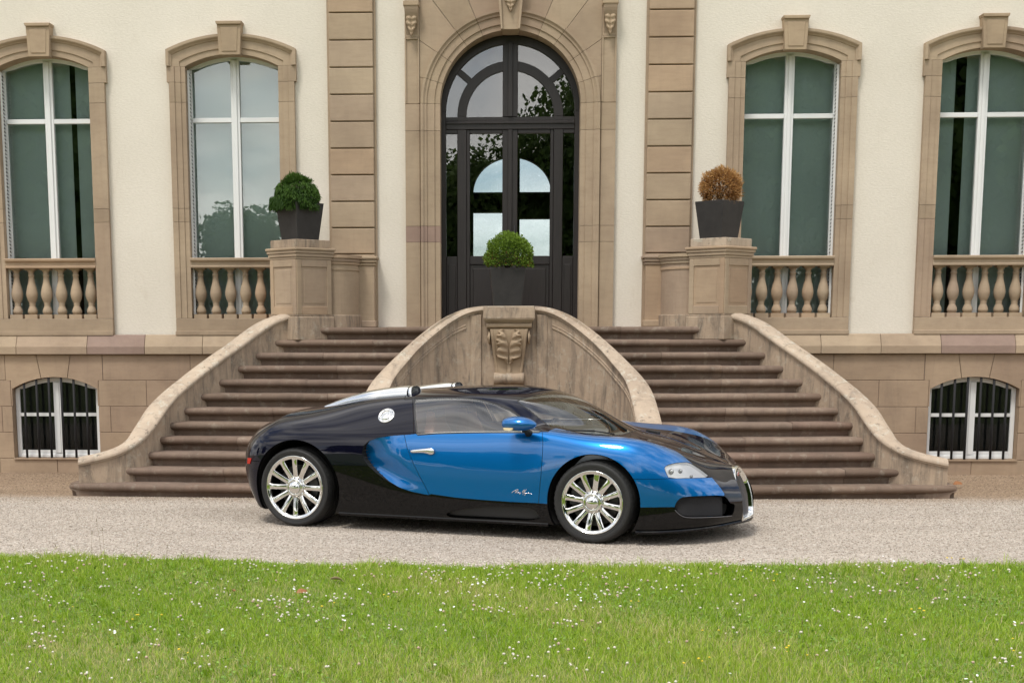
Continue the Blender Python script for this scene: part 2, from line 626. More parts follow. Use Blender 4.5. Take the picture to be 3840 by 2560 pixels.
# ---- string course
string = empty('string_course', (0, 0, 0), 0, house)
SJ = [2.3, 3.1, 3.86, 4.595, 5.33, 6.235, 7.1, 8.0, 9.2, 11]
for s_ in (-1, 1):
    for a_, b_ in zip(SJ[:-1], SJ[1:]):
        x0, x1 = sorted((s_ * a_, s_ * b_))
        prof = [(-0.03, 1.632), (-0.085, 1.625), (-0.155, 1.482), (-0.155, 1.389), (-0.03, 1.389)]
        mb = MB()
        mb.loft([[(x0 + G, y, z) for y, z in prof], [(x1 - G, y, z) for y, z in prof]])
        rosy = (s_ > 0 and abs(a_ - 5.33) < 0.01) or (s_ < 0 and abs(a_ - 4.595) < 0.01)
        mb.build('string_block', 'sandstone_rose' if rosy else 'sandstone', string, 0.003)

# ---- pilasters with raised quoins
qm = MB()
qm.box(-0.27, 0.27, -0.045, 0.0, -0.1525, 0.1525)
quoin_mesh = qm.mesh('quoin')
for s_ in (-1, 1):
    mb = MB()
    mb.box(s_ * 1.647, s_ * 2.243, -0.045, 0.02, LAND - 0.02, 8.6)
    pil = mb.build('pilaster', 'sandstone', house)
    for k in range(19):
        zc = 5.49 - 0.3192 * k + 0.1596 + 0.3192 * 6
        if zc < LAND + 0.1: break
        q_ = obj('quoin', quoin_mesh, 'sandstone_quoin', pil, 0.008)
        q_.location = (s_ * 1.945, -0.046, zc)

# ---- tall windows
def jamb_profile(hw, ho, flip):
    p = [(hw, 0.30), (hw, -0.045), (hw + 0.055, -0.045), (hw + 0.058, -0.058), (hw + 0.128, -0.058), (hw + 0.132, -0.072), (ho, -0.072), (ho, 0.015), (hw + 0.11, 0.015), (hw + 0.11, 0.30)]
    return [(-x, y) for x, y in p][::-1] if flip else p


def extrude_z(prof, z0, z1, cx=0.0):
    mb = MB()
    mb.loft([[(cx + x, y, z0) for x, y in prof], [(cx + x, y, z1) for x, y in prof]])
    return mb


JZ = [Z_OPEN, 3.02, 3.185, 4.46, 4.698]
jamb_meshes = {}
for fl in (False, True):
    for z0, z1 in zip(JZ[:-1], JZ[1:]):
        jamb_meshes[fl, z0] = extrude_z(jamb_profile(HW, HO, fl), z0 + 0.002, z1 - 0.002).mesh('jamb_stone')
ear_meshes = {}
for fl in (False, True):
    ear_meshes[fl] = extrude_z(jamb_profile(HW, 0.80, fl), 4.70, Z_SPR - 0.003).mesh('jamb_stone')
arch_meshes = {}
for fl in (1, -1):
    mb = MB()
    rings = []
    for i in range(15):
        t = lerp(1.0, 0.10, i / 14) * fl
        xi, xo = HW * t, 0.80 * t
        zi, zo = arc_z(xi, HW, Z_SPR, Z_APX), arc_z(xo, 0.80, 5.08, 5.262)
        ring = []
        for f_, y in ((0, 0.30), (0, -0.045), (0.28, -0.045), (0.30, -0.058), (0.70, -0.058), (0.72, -0.072), (0.76, -0.076), (0.84, -0.10), (0.88, -0.104), (1.0, -0.104), (1.0, 0.015), (0.6, 0.015), (0.6, 0.30)):
            ring.append((lerp(xi, xo, f_), y, lerp(zi, zo, f_)))
        rings.append(ring)
    # vertical end at the ear down to the springing line
    r0 = [(x if abs(x) > 1e9 else x, y, Z_SPR if z > Z_SPR else z) for x, y, z in rings[0]]
    mb.loft([r0] + rings)
    arch_meshes[fl] = mb.mesh('arch_stone')
kb_ = MB()
kb_.prism_y([(-0.13, 5.0), (0.13, 5.0), (0.148, 5.36), (-0.148, 5.36)], -0.150, 0.02)
kb_.prism_y([(-0.150, 5.355), (0.150, 5.355), (0.163, 5.395), (-0.163, 5.395)], -0.175, 0.02)
kb_.prism_y([(-0.092, 5.04), (0.092, 5.04), (0.108, 5.325), (-0.108, 5.325)], -0.158, -0.14)
key_mesh = kb_.mesh('keystone')
sb = MB()
sb.box(-HO, HO, -0.072, 0.30, Z_SILL, Z_OPEN - 0.002)
sb.box(-HO - 0.004, HO + 0.004, -0.10, 0.0, Z_SILL - 0.012, Z_SILL + 0.04)
sill_mesh = sb.mesh('window_surround')

# white frame
FY = 0.18


def arch_frame(mb, half, zb, spr, apx, wdt, y0, y1, seg=12):
    mb.box(-half, -half + wdt, y0, y1, zb, spr)
    mb.box(half - wdt, half, y0, y1, zb, spr)
    mb.box(-half + wdt, half - wdt, y0, y1, zb, zb + wdt)
    rings = []
    for i in range(seg + 1):
        x = lerp(-half, half, i / seg)
        zo = arc_z(x, half, spr, apx)
        xi = lerp(-half + wdt, half - wdt, i / seg)
        zi = arc_z(xi, half, spr, apx) - wdt
        if i in (0, seg): zi = spr
        rings.append([(xi, y0, zi), (xi, y1, zi), (x, y1, zo), (x, y0, zo)])
    mb.loft(rings)


fm = MB()
arch_frame(fm, HW + 0.03, 1.80, Z_SPR, Z_APX + 0.02, 0.062, FY, FY + 0.07)
frame_mesh = fm.mesh('window')
cm = MB()
cm.box(-0.055, 0.055, FY - 0.012, FY + 0.06, 1.862, 5.0)
cm.box(-0.022, 0.022, FY - 0.030, FY - 0.010, 1.862, 4.99)
mull_mesh = cm.mesh('mullion')
tran_meshes = []
for a_, b_ in ((-0.543, -0.056), (0.056, 0.543)):
    tm = MB()
    tm.box(a_, b_, FY - 0.008, FY + 0.055, 4.245, 4.302)
    tran_meshes.append(tm.mesh('transom'))
pane_mesh = {}
for sg in (-1, 1):
    pm = MB()
    pm.box(sg * 0.055, sg * 0.545, FY + 0.030, FY + 0.034, 1.86, 4.247)
    pane_mesh[sg, 0] = pm.mesh('pane')
    pm = MB()
    poly = [(sg * 0.055, 4.30), (sg * 0.545, 4.30)] + [(sg * x, arc_z(x, HW + 0.03, Z_SPR, Z_APX + 0.02) - 0.055) for x in np.linspace(0.545, 0.055, 8)]
    pm.prism_y(poly, FY + 0.030, FY + 0.034)
    pane_mesh[sg, 1] = pm.mesh('pane')
# folded louvred shutter in the outer reveal
sh = MB()
sh.box(0.0, 0.028, 0.0, 0.012, 1.86, 4.86)
sh.box(0.0, 0.028, 0.085, 0.097, 1.86, 4.86)
sh.box(0.0, 0.004, 0.0, 0.097, 1.86, 4.86)
for k in range(66):
    z = 1.90 + k * 0.0445
    sh.add([(0.0, 0.012, z), (0.026, 0.012, z + 0.020), (0.026, 0.085, z + 0.020), (0.0, 0.085, z), (0.0, 0.012, z + 0.008), (0.026, 0.012, z + 0.028), (0.026, 0.085, z + 0.028), (0.0, 0.085, z + 0.008)],
           [(0, 3, 2, 1), (4, 5, 6, 7), (0, 1, 5, 4), (1, 2, 6, 5), (2, 3, 7, 6), (3, 0, 4, 7)])
shut_mesh = sh.mesh('louvred_shutter')
sl = MB()  # dark plates laid over the slats for the shade between them
for k in range(66):
    z = 1.90 + k * 0.0445
    sl.add([(0.0295, 0.004, z + 0.006), (0.0295, 0.080, z + 0.002), (0.0295, 0.004, z + 0.030), (0.029, 0.004, z + 0.006), (0.029, 0.080, z + 0.002), (0.029, 0.004, z + 0.030)], [(0, 1, 2), (3, 5, 4), (0, 3, 4, 1), (1, 4, 5, 2), (2, 5, 3, 0)])
slot_mesh = sl.mesh('shutter_gap_shade')
# balusters
bal = MB()
prof = [(0.052, 1.885), (0.052, 1.90), (0.060, 1.905), (0.062, 1.925), (0.056, 1.95), (0.040, 1.985), (0.036, 2.0), (0.042, 2.012), (0.036, 2.025), (0.047, 2.045), (0.064, 2.085), (0.073, 2.13), (0.072, 2.16), (0.060, 2.22), (0.044, 2.28), (0.036, 2.335), (0.034, 2.36), (0.042, 2.368), (0.042, 2.38), (0.034, 2.388), (0.034, 2.41), (0.050, 2.43), (0.052, 2.44)]
bal.lathe([(0.01, 1.885)] + prof + [(0.01, 2.44)], 18)
bal.box(-0.066, 0.066, -0.066, 0.066, 2.438, 2.457)
bal.box(-0.080, 0.080, -0.08, 0.08, Z_OPEN, 1.886)
bal_mesh = bal.mesh('baluster')
rl = MB()
prof = [(-0.055, 2.458), (-0.060, 2.48), (-0.045, 2.485), (-0.045, 2.535), (-0.075, 2.545), (-0.080, 2.572), (-0.07, 2.580), (0.16, 2.580), (0.16, 2.458)]
rl.loft([[(-HW + 0.001, y, z) for y, z in prof], [(HW - 0.001, y, z) for y, z in prof]])
rail_mesh = rl.mesh('balustrade')

for wi, cx_ in enumerate(WC):
    sur = obj('window_surround', sill_mesh, 'sandstone', house, 0.004)
    sur.location = (cx_, 0, 0)
    for (fl, z0), me in jamb_meshes.items():
        obj('jamb_stone', me, 'sandstone_rose' if False else 'sandstone', sur)
    for fl, me in ear_meshes.items():
        obj('jamb_stone', me, 'sandstone', sur)
    for fl, me in arch_meshes.items():
        obj('arch_stone', me, 'sandstone', sur)
    obj('keystone', key_mesh, 'sandstone_carved', sur, 0.006)
    win = obj('window', frame_mesh, 'white_paint', house, 0.004)
    win.location = (cx_, 0, 0)
    obj('mullion', mull_mesh, 'white_paint', win, 0.004)
    for tme in tran_meshes: obj('transom', tme, 'white_paint', win, 0.004)
    for (sg, up), me in pane_mesh.items():
        obj('pane', me, 'window_glass', win)
    so = -1 if cx_ < 0 else 1
    s1 = obj('louvred_shutter', shut_mesh, 'white_paint', win)
    s1.location = (so * (HW - 0.001), 0.06, 0)
    s1.scale = (-so, 1, 1)
    s2 = obj('shutter_gap_shade', slot_mesh, 'interior_dark', win)
    s2.location = (so * (HW - 0.001), 0.06, 0)
    s2.scale = (-so, 1, 1)
    s2['kind'] = 'stuff'
    # roller blinds behind the glass; the outer windows leave a dark gap between two of them
    gaps = [(-0.62, 0.62)] if abs(cx_) < 4 else ([(-0.62, 0.23), (0.30, 0.62)] if cx_ < 0 else [(-0.62, -0.30), (-0.17, 0.62)])
    for a_, b_ in gaps:
        mb = MB()
        mb.box(a_, b_, FY + 0.16, FY + 0.166, 1.75, 5.2)
        mb.build('blind', 'blind', win)
    bu = obj('balustrade', rail_mesh, 'sandstone_quoin', house, 0.003)
    bu.location = (cx_, 0, 0)
    for k in range(6):
        q_ = obj('baluster', bal_mesh, 'sandstone_quoin', bu)
        q_.location = ((k - 2.5) * 0.190, 0.06, 0)

# ---- cellar windows with bars
fm = MB()
arch_frame(fm, 0.548, 0.075, 0.945, 1.092, 0.055, 0.02, 0.08)
fm.box(-0.493, 0.493, 0.0, 0.055, 0.075, 0.115)
cf_mesh = fm.mesh('cellar_window')
mm = MB()
mm.box(-0.05, 0.05, 0.008, 0.085, 0.131, 1.035)
mm.box(-0.02, 0.02, -0.002, 0.006, 0.131, 1.033)
cmul = mm.mesh('mullion')
ctrs = []
for a_, b_ in ((-0.492, -0.051), (0.051, 0.492)):
    for z0, z1 in ((0.60, 0.642), (0.131, 0.165)):
        mm = MB()
        mm.box(a_, b_, 0.018, 0.07, z0, z1)
        ctrs.append(mm.mesh('transom'))
cpane = {}
for sg in (-1, 1):
    pm = MB()
    poly = [(sg * 0.05, 0.15), (sg * 0.50, 0.15)] + [(sg * x, arc_z(x, 0.548, 0.945, 1.092) - 0.05) for x in np.linspace(0.5, 0.05, 8)]
    pm.prism_y(poly, 0.045, 0.049)
    cpane[sg] = pm.mesh('pane')
bm_ = MB()
bm_.tube([(0, 0, 0.0), (0, 0, 1.0)], 0.016, 8)
bar_mesh = bm_.mesh('bar')
for cx_ in (-5.78, 5.78):
    win = obj('cellar_window', cf_mesh, 'white_paint', house, 0.003)
    win.location = (cx_, 0, 0)
    obj('mullion', cmul, 'white_paint', win)
    for tme in ctrs: obj('transom', tme, 'white_paint', win)
    for sg in (-1, 1):
        obj('pane', cpane[sg], 'cellar_glass', win)
    for k in range(6):
        x = (k - 2.5) * 0.160
        q_ = obj('bar', bar_mesh, 'bar_iron', win)
        q_.location = (x, -0.075, 0.035)
        q_.scale = (1, 1, arc_z(x, 0.55, 0.95, 1.10) - 0.03)
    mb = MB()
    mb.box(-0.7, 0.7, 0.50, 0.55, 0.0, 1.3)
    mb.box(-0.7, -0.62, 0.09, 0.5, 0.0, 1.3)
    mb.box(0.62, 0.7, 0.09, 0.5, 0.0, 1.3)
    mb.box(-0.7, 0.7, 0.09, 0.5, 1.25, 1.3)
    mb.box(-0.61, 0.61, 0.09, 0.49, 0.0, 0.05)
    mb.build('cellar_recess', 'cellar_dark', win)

# ---- door surround
R0, R1, ZS = 0.86, 1.095, 4.42
ZTOP = 6.3


def ring_pts(f_):
    return lerp(R0, R1, f_)


portal = empty('door_surround', (0, 0, 0), 0, house)
dprof = [(0.86, 0.30), (0.86, -0.05), (0.925, -0.05), (0.929, -0.066), (1.02, -0.066), (1.024, -0.082), (1.045, -0.084), (1.07, -0.105), (1.098, -0.105), (1.098, -0.05), (1.108, -0.05), (1.112, -0.066), (1.288, -0.066), (1.288, 0.02), (1.10, 0.02), (1.10, 0.30)]
DZ = [LAND - 0.05, 2.76, 2.955, 4.10, 4.42]
for fl in (False, True):
    pr = [(-x, y) for x, y in dprof][::-1] if fl else dprof
    for i, (z0, z1) in enumerate(zip(DZ[:-1], DZ[1:])):
        mt_ = 'sandstone_rose' if (fl and i == 1) else 'sandstone'
        extrude_z(pr, z0 + 0.002, z1 - 0.002).build('jamb_stone', mt_, portal)
    s_ = -1 if fl else 1
    # outer strip above the springing with a sunk panel
    mb = MB()
    mb.box(s_ * 1.110, s_ * 1.288, -0.055, 0.02, 4.424, 5.20)
    mb.box(s_ * 1.110, s_ * 1.130, -0.07, -0.05, 4.424, 5.20)
    mb.box(s_ * 1.268, s_ * 1.288, -0.07, -0.05, 4.424, 5.20)
    mb.box(s_ * 1.131, s_ * 1.267, -0.07, -0.05, 5.175, 5.20)
    mb.build('panel_strip', 'sandstone', portal, 0.003)
    mb = MB()
    mb.box(s_ * 1.110, s_ * 1.288, -0.055, 0.02, 5.204, ZTOP)
    mb.build('panel_strip', 'sandstone', portal, 0.003)

ANG = [0, 16, 34, 52, 67, 83.5]
rprof = [(0, 0.30), (0, -0.05), (0.27, -0.05), (0.29, -0.066), (0.67, -0.066), (0.69, -0.082), (0.78, -0.084), (0.88, -0.105), (1.0, -0.105), (1.0, 0.01), (0.5, 0.01), (0.5, 0.30)]


def out_pt(a):
    """where a radius at angle a leaves the square frame of the spandrel"""
    ca, sa = math.cos(a), math.sin(a)
    t = 1.106 / ca if ca > 1e-3 else 99
    t2 = (ZTOP - ZS) / sa if sa > 1e-3 else 99
    t = min(t, t2)
    return t * ca, t * sa


for s_ in (-1, 1):
    for a0, a1 in zip(ANG[:-1], ANG[1:]):
        mb = MB()
        rings = []
        K = 8
        for i in range(K + 1):
            a = math.radians(lerp(a0 + 0.12, a1 - 0.12, i / K))
            rings.append([(s_ * lerp(R0, R1, f_) * math.cos(a), y, ZS + lerp(R0, R1, f_) * math.sin(a)) for f_, y in rprof])
        mb.loft(rings)
        A0, A1 = math.radians(a0 + 0.12), math.radians(a1 - 0.12)
        poly = [(s_ * (R1 - 0.01) * math.cos(lerp(A0, A1, i / K)), ZS + (R1 - 0.01) * math.sin(lerp(A0, A1, i / K))) for i in range(K + 1)]
        o1, o0 = out_pt(A1), out_pt(A0)
        poly.append((s_ * o1[0], ZS + o1[1]))
        if o1[1] > ZTOP - ZS - 1e-6 and o0[0] > 1.105: poly.append((s_ * 1.106, ZTOP))
        poly.append((s_ * o0[0], ZS + o0[1]))
        mb.prism_y(poly, -0.052, 0.02)
        mb.build('voussoir', 'sandstone', portal)


# acanthus leaf relief used on the keystone, the consoles and the stair bracket
def leaf_mesh(mb, cx, zt, w, h, y, depth, lobes=6):
    rows_ = 34
    cols = 8
    for s_ in (-1, 1):
        g = []
        for i in range(rows_ + 1):
            t = i / rows_
            wid = w * (0.55 + 0.55 * math.sin(math.pi * min(1, t * 1.15) ** 0.9)) * (1 - t ** 5)
            wid *= 0.80 + 0.20 * abs(math.sin(math.pi * lobes * t))
            row = []
            for j in range(cols + 1):
                q_ = j / cols
                x = cx + s_ * wid * q_
                bul = math.sin(math.pi * (0.12 + 0.80 * q_)) * (0.75 + 0.25 * math.cos(2 * math.pi * lobes * t + q_ * 2.2))
                curl = 0.9 * max(0, t - 0.72) * 1.6
                row.append((x, y - depth * (0.25 + 0.75 * bul) - depth * curl, zt - h * t - 0.05 * h * q_ * (1 - t)))
            g.append(row)
        vs_ = [p for r_ in g for p in r_]
        k = cols + 1
        n_ = len(vs_)
        vs_ += [(p[0], y + 0.01, p[2]) for p in vs_]
        fs_ = [(i * k + j, i * k + j + 1, (i + 1) * k + j + 1, (i + 1) * k + j) for i in range(rows_) for j in range(cols)]
        mb.add(vs_, fs_, True)
        edge = [(i * k + cols) for i in range(rows_ + 1)]
        side = [(edge[i], edge[i + 1], edge[i + 1] + n_, edge[i] + n_) for i in range(rows_)]
        o_ = len(mb.v) - len(vs_)
        for f in side:
            mb.f.append(tuple(q + o_ for q in f))
            mb.sm.append(False)


# arch keystone
mb = MB()
mb.prism_y([(-0.100, 5.262), (0.100, 5.262), (0.145, 5.75), (-0.145, 5.75)], -0.17, 0.20)
mb.prism_y([(-0.115, 5.262), (-0.093, 5.262), (-0.120, 5.75), (-0.160, 5.75)], -0.205, 0.0)
mb.prism_y([(0.115, 5.262), (0.093, 5.262), (0.120, 5.75), (0.160, 5.75)], -0.205, 0.0)
mb.prism_y([(-0.15, 5.74), (0.15, 5.74), (0.17, ZTOP), (-0.17, ZTOP)], -0.22, 0.2)
ks = mb.build('keystone', 'sandstone', portal, 0.004)
mb = MB()
leaf_mesh(mb, -0.0, 5.80, 0.078, 0.34, -0.175, 0.045, 6)
mb.build('carved_leaf', 'sandstone_carved', portal)
for s_ in (-1, 1):
    mb = MB()
    mb.box(s_ * 1.115, s_ * 1.285, -0.12, -0.02, 5.60, ZTOP)
    rings = []
    for i in range(13):
        t = i / 12
        z = lerp(5.60, 5.225, t)
        dp = 0.06 + 0.13 * (1 - t) ** 0.8 + 0.02 * math.sin(t * 6)
        hw_ = lerp(0.086, 0.070, t)
        rings.append([(s_ * 1.2 - hw_, -0.02, z), (s_ * 1.2 - hw_, -dp, z), (s_ * 1.2 + hw_, -dp, z), (s_ * 1.2 + hw_, -0.02, z)])
    mb.loft(rings)
    mb.build('console', 'sandstone', portal, 0.004)
    mb = MB()
    leaf_mesh(mb, s_ * 1.2, 5.535, 0.062, 0.34, -0.125, 0.045, 5)
    mb.build('carved_leaf', 'sandstone_carved', portal)
    mb = MB()
    mb.box(s_ * 1.2 - 0.095, s_ * 1.2 + 0.095, -0.20, -0.02, 5.545, 5.60)
    mb.build('console_cap', 'sandstone_carved', portal, 0.006)

# ---- door
DY = 0.24
mb = MB()


def semi_ring(mb, r0, r1, zc, y0, y1, a0=0.0, a1=180.0, seg=28):
    rings = []
    for i in range(seg + 1):
        a = math.radians(lerp(a0, a1, i / seg))
        c_, s_ = math.cos(a), math.sin(a)
        rings.append([(r0 * c_, y0, zc + r0 * s_), (r0 * c_, y1, zc + r0 * s_), (r1 * c_, y1, zc + r1 * s_), (r1 * c_, y0, zc + r1 * s_)])
    mb.loft(rings)


ZC = 4.31
semi_ring(mb, 0.80, 0.90, ZC + 0.06, DY, DY + 0.09)
mb.box(-0.90, -0.80, DY, DY + 0.09, LAND, ZC + 0.06)
mb.box(0.80, 0.90, DY, DY + 0.09, LAND, ZC + 0.06)
door = mb.build('entrance_door', 'door_wood', house, 0.004)
mb = MB()
mb.box(-0.80, 0.80, DY - 0.005, DY + 0.085, 4.150, 4.252)
mb.box(-0.80, 0.80, DY - 0.025, DY - 0.002, 4.215, 4.245)
mb.build('transom', 'door_wood', door, 0.004)
mb = MB()
semi_ring(mb, 0.545, 0.66, ZC + 0.0, DY + 0.006, DY + 0.075, 0, 180)
mb.box(-0.66, -0.545, DY + 0.006, DY + 0.075, 4.253, ZC)
mb.box(0.545, 0.66, DY + 0.006, DY + 0.075, 4.253, ZC)
mb.box(-0.80, 0.80, DY + 0.008, DY + 0.07, 4.253, 4.30)
for a in (40, 140):
    a = math.radians(a)
    c_, s_ = math.cos(a), math.sin(a)
    mb.prism_y([(0.65 * c_ - 0.04 * s_, ZC + 0.65 * s_ + 0.04 * c_), (0.65 * c_ + 0.04 * s_, ZC + 0.65 * s_ - 0.04 * c_), (0.86 * c_ + 0.04 * s_, ZC + 0.86 * s_ - 0.04 * c_), (0.86 * c_ - 0.04 * s_, ZC + 0.86 * s_ + 0.04 * c_)], DY + 0.01, DY + 0.07)
mb.build('fanlight_bar', 'door_wood', door, 0.003)
mb = MB()
mb.box(-0.095, 0.095, DY + 0.002, DY + 0.078, 4.302, 5.17)
mb.box(-0.03, 0.03, DY - 0.02, DY + 0.0, 4.30, 5.19)
mb.build('mullion', 'door_wood', door, 0.004)
mb = MB()
poly = [(0.84 * math.cos(math.radians(a)), ZC + 0.06 + 0.84 * math.sin(math.radians(a))) for a in range(0, 181, 6)]
mb.prism_y([(0.84, 4.26)] + poly + [(-0.84, 4.26)], DY + 0.036, DY + 0.040)
mb.build('fanlight_pane', 'door_glass', door)
ZB, ZG = LAND, 2.55           # foot of the door, top of the wooden panels
for s_ in (-1, 1):
    # sidelight
    mb = MB()
    mb.box(s_ * 0.66, s_ * 0.545, DY, DY + 0.085, ZB, 4.149)
    mb.build('post', 'door_wood', door, 0.004)
    mb = MB()
    mb.box(s_ * 0.661, s_ * 0.799, DY + 0.006, DY + 0.07, ZB, 2.60)
    mb.box(s_ * 0.685, s_ * 0.775, DY - 0.006, DY + 0.005, 1.80, 2.50)
    mb.build('sidelight_panel', 'door_wood', door, 0.006)
    mb = MB()
    mb.box(s_ * 0.661, s_ * 0.799, DY + 0.006, DY + 0.07, 4.10, 4.149)
    mb.build('sidelight_rail', 'door_wood', door, 0.004)
    mb = MB()
    mb.box(s_ * 0.661, s_ * 0.799, DY + 0.036, DY + 0.040, 2.60, 4.10)
    mb.build('pane', 'door_glass', door)
    # leaf
    mb = MB()
    mb.box(s_ * 0.002, s_ * 0.095, DY + 0.012, DY + 0.07, ZB, 4.148)
    mb.box(s_ * 0.502, s_ * 0.543, DY + 0.012, DY + 0.07, ZB, 4.148)
    mb.box(s_ * 0.096, s_ * 0.501, DY + 0.012, DY + 0.07, 2.50, 2.605)
    mb.box(s_ * 0.096, s_ * 0.501, DY + 0.012, DY + 0.07, 4.10, 4.148)
    mb.box(s_ * 0.096, s_ * 0.501, DY + 0.030, DY + 0.06, ZB, 2.499)
    mb.box(s_ * 0.14, s_ * 0.46, DY + 0.016, DY + 0.03, 1.80, 2.45)
    lf = mb.build('door_leaf', 'door_wood', door, 0.005)
    mb = MB()
    mb.box(s_ * 0.096, s_ * 0.501, DY + 0.036, DY + 0.040, 2.606, 4.099)
    mb.build('pane', 'door_glass', door)
mb = MB()
mb.tube([(0.062, DY - 0.045, 2.66), (0.062, DY - 0.045, 2.98)], 0.010, 8)
for z in (2.69, 2.95):
    mb.tube([(0.062, DY - 0.045, z), (0.062, DY + 0.012, z)], 0.007, 6)
mb.build('door_pull', 'bar_iron', door)
mb = MB()
mb.box(-0.028, 0.028, DY - 0.008, DY + 0.010, ZB, 4.146)
mb.build('meeting_stile', 'door_wood', door, 0.005)

# ------------------------------------------------------------------ staircase
stair = empty('outdoor_staircase', (0, 15.1, -0.07))
tag(stair, 'broad brown sandstone staircase with curved side walls and a carved centre wall', 'staircase')
SO = Vector((0, -15.1, 0.07))            # world -> staircase coordinates


def sv(p): return (p[0], p[1] + SO[1], p[2] + SO[2])


def sbuild(mb, *a_, **k):
    mb.v = [sv(p) for p in mb.v]
    return mb.build(*a_, **k)


NS = 12
RISE, TREAD, Z0, Y1 = 0.1488, 0.238, -0.065, 15.085
STEP_HALF = [4.671, 4.179, 3.921, 3.844, 3.788, 3.703, 3.605, 3.453, 3.279, 3.082, 2.864, 2.504]


def bow(x): return 0.2237 * x * x / 16


ARM_X = [1.61, 1.61, 1.59, 1.565, 1.51, 1.43, 1.32, 1.20, 1.07, 0.91, 0.76, 0.61, 0.47]
ARM_Y = [15.5, 15.8, 16.0, 16.18, 16.34, 16.49, 16.67, 16.87, 17.06, 17.25, 17.42, 17.53, 17.60]
nos = [(0.42, 0.0), (0.038, 0.0)] + [(0.038 - 0.038 * math.sin(a), -0.038 + 0.038 * math.cos(a)) for a in np.linspace(0.35, math.pi - 0.1, 8)] + [(0.056, -0.078), (0.056, -0.090), (0.070, -0.093), (0.078, -0.152), (0.42, -0.152)]
for k in range(NS):
    hw_ = STEP_HALF[k] + (0.0 if k == 0 else 0.05)
    ztop = Z0 + RISE * (k + 1)
    yf = Y1 + TREAD * k
    xin = float(np.interp(yf + 0.10, ARM_Y, ARM_X)) - 0.06 if yf + 0.05 > 15.50 else 0.0
    if k == NS - 1: xin = 0.30
    prof = [(0.10, -0.02), (0.10, -0.60 if k else -0.30), (0.30, -0.60 if k else -0.30), (0.30, -0.02)]
    cores = []
    for lo, hi in ([(-hw_, hw_)] if xin == 0 else [(-hw_, -xin), (xin, hw_)]):
        core = MB()
        rings = []
        for i in range(11):
            x = lerp(lo + 0.06, hi - 0.06, i / 10)
            rings.append([(x, yf + bow(x) + y, ztop + z) for y, z in prof])
        core.loft(rings)
        cores.append(sbuild(core, 'step', 'sandstone_step', stair))
    st_ = cores[0]
    # tread stones, each with its rounded nosing
    r_ = random.Random(40 + k)
    spans = []
    for lo, hi in ([(-hw_, hw_)] if xin == 0 else [(-hw_, -xin), (xin, hw_)]):
        cuts = [lo]
        x = lo
        while True:
            x += r_.uniform(0.9, 1.7)
            if x > hi - 0.45: break
            cuts.append(x)
        cuts.append(hi)
        spans += list(zip(cuts[:-1], cuts[1:]))
    for a_, b_ in spans:
        mb = MB()
        rings = []
        dz = r_.uniform(-0.003, 0.003)
        dy = r_.uniform(-0.004, 0.004)
        K = max(3, int((b_ - a_) / 0.12))
        for i in range(K + 1):
            x = lerp(a_ + 0.0015, b_ - 0.0015, i / K)
            wear = 0.003 * mnoise.noise(Vector((x * 2.3, k * 3.1, 0.0))) + 0.002 * mnoise.noise(Vector((x * 9, k * 5.1, 1.0)))
            end = 0.0
            if i == 0 and a_ == -hw_ or i == K and b_ == hw_: end = 0.015
            rings.append([(x, yf + bow(x) + y + dy + end + (wear if y < 0.05 else 0), ztop + z + dz + (wear if z > -0.03 else 0)) for y, z in nos])
        mb.loft(rings, True, True, True)
        t_ = sbuild(mb, 'tread_stone', 'sandstone_step', cores[-1] if a_ >= 0 and len(cores) > 1 else st_)
        es = t_.modifiers.new('split', 'EDGE_SPLIT')
        es.split_angle = math.radians(35)
    if k == 0:
        # returns of the bottom step
        for s_ in (-1, 1):
            mb = MB()
            rings = []
            prof = [(0.42, 0.0), (0.038, 0.0)] + nos[2:12] + [(0.070, -0.093), (0.078, -0.20), (0.42, -0.20)]
            for y in (yf + bow(hw_) + 0.02, yf + bow(hw_) + 0.75):
                rings.append([(s_ * (hw_ - d + 0.008), y, ztop + z - 0.001) for d, z in prof])
            mb.loft(rings, True, True, True)
            t_ = sbuild(mb, 'tread_stone', 'sandstone_step', st_)
            es = t_.modifiers.new('split', 'EDGE_SPLIT')
            es.split_angle = math.radians(35)

# landing
mb = MB()
mb.box(-2.62, 2.62, 17.95, YF + 0.30, 1.2, LAND)
mb.box(-2.50, 2.50, 17.72, 17.95, -0.2, 1.19)
sbuild(mb, 'landing', 'sandstone_step', stair)


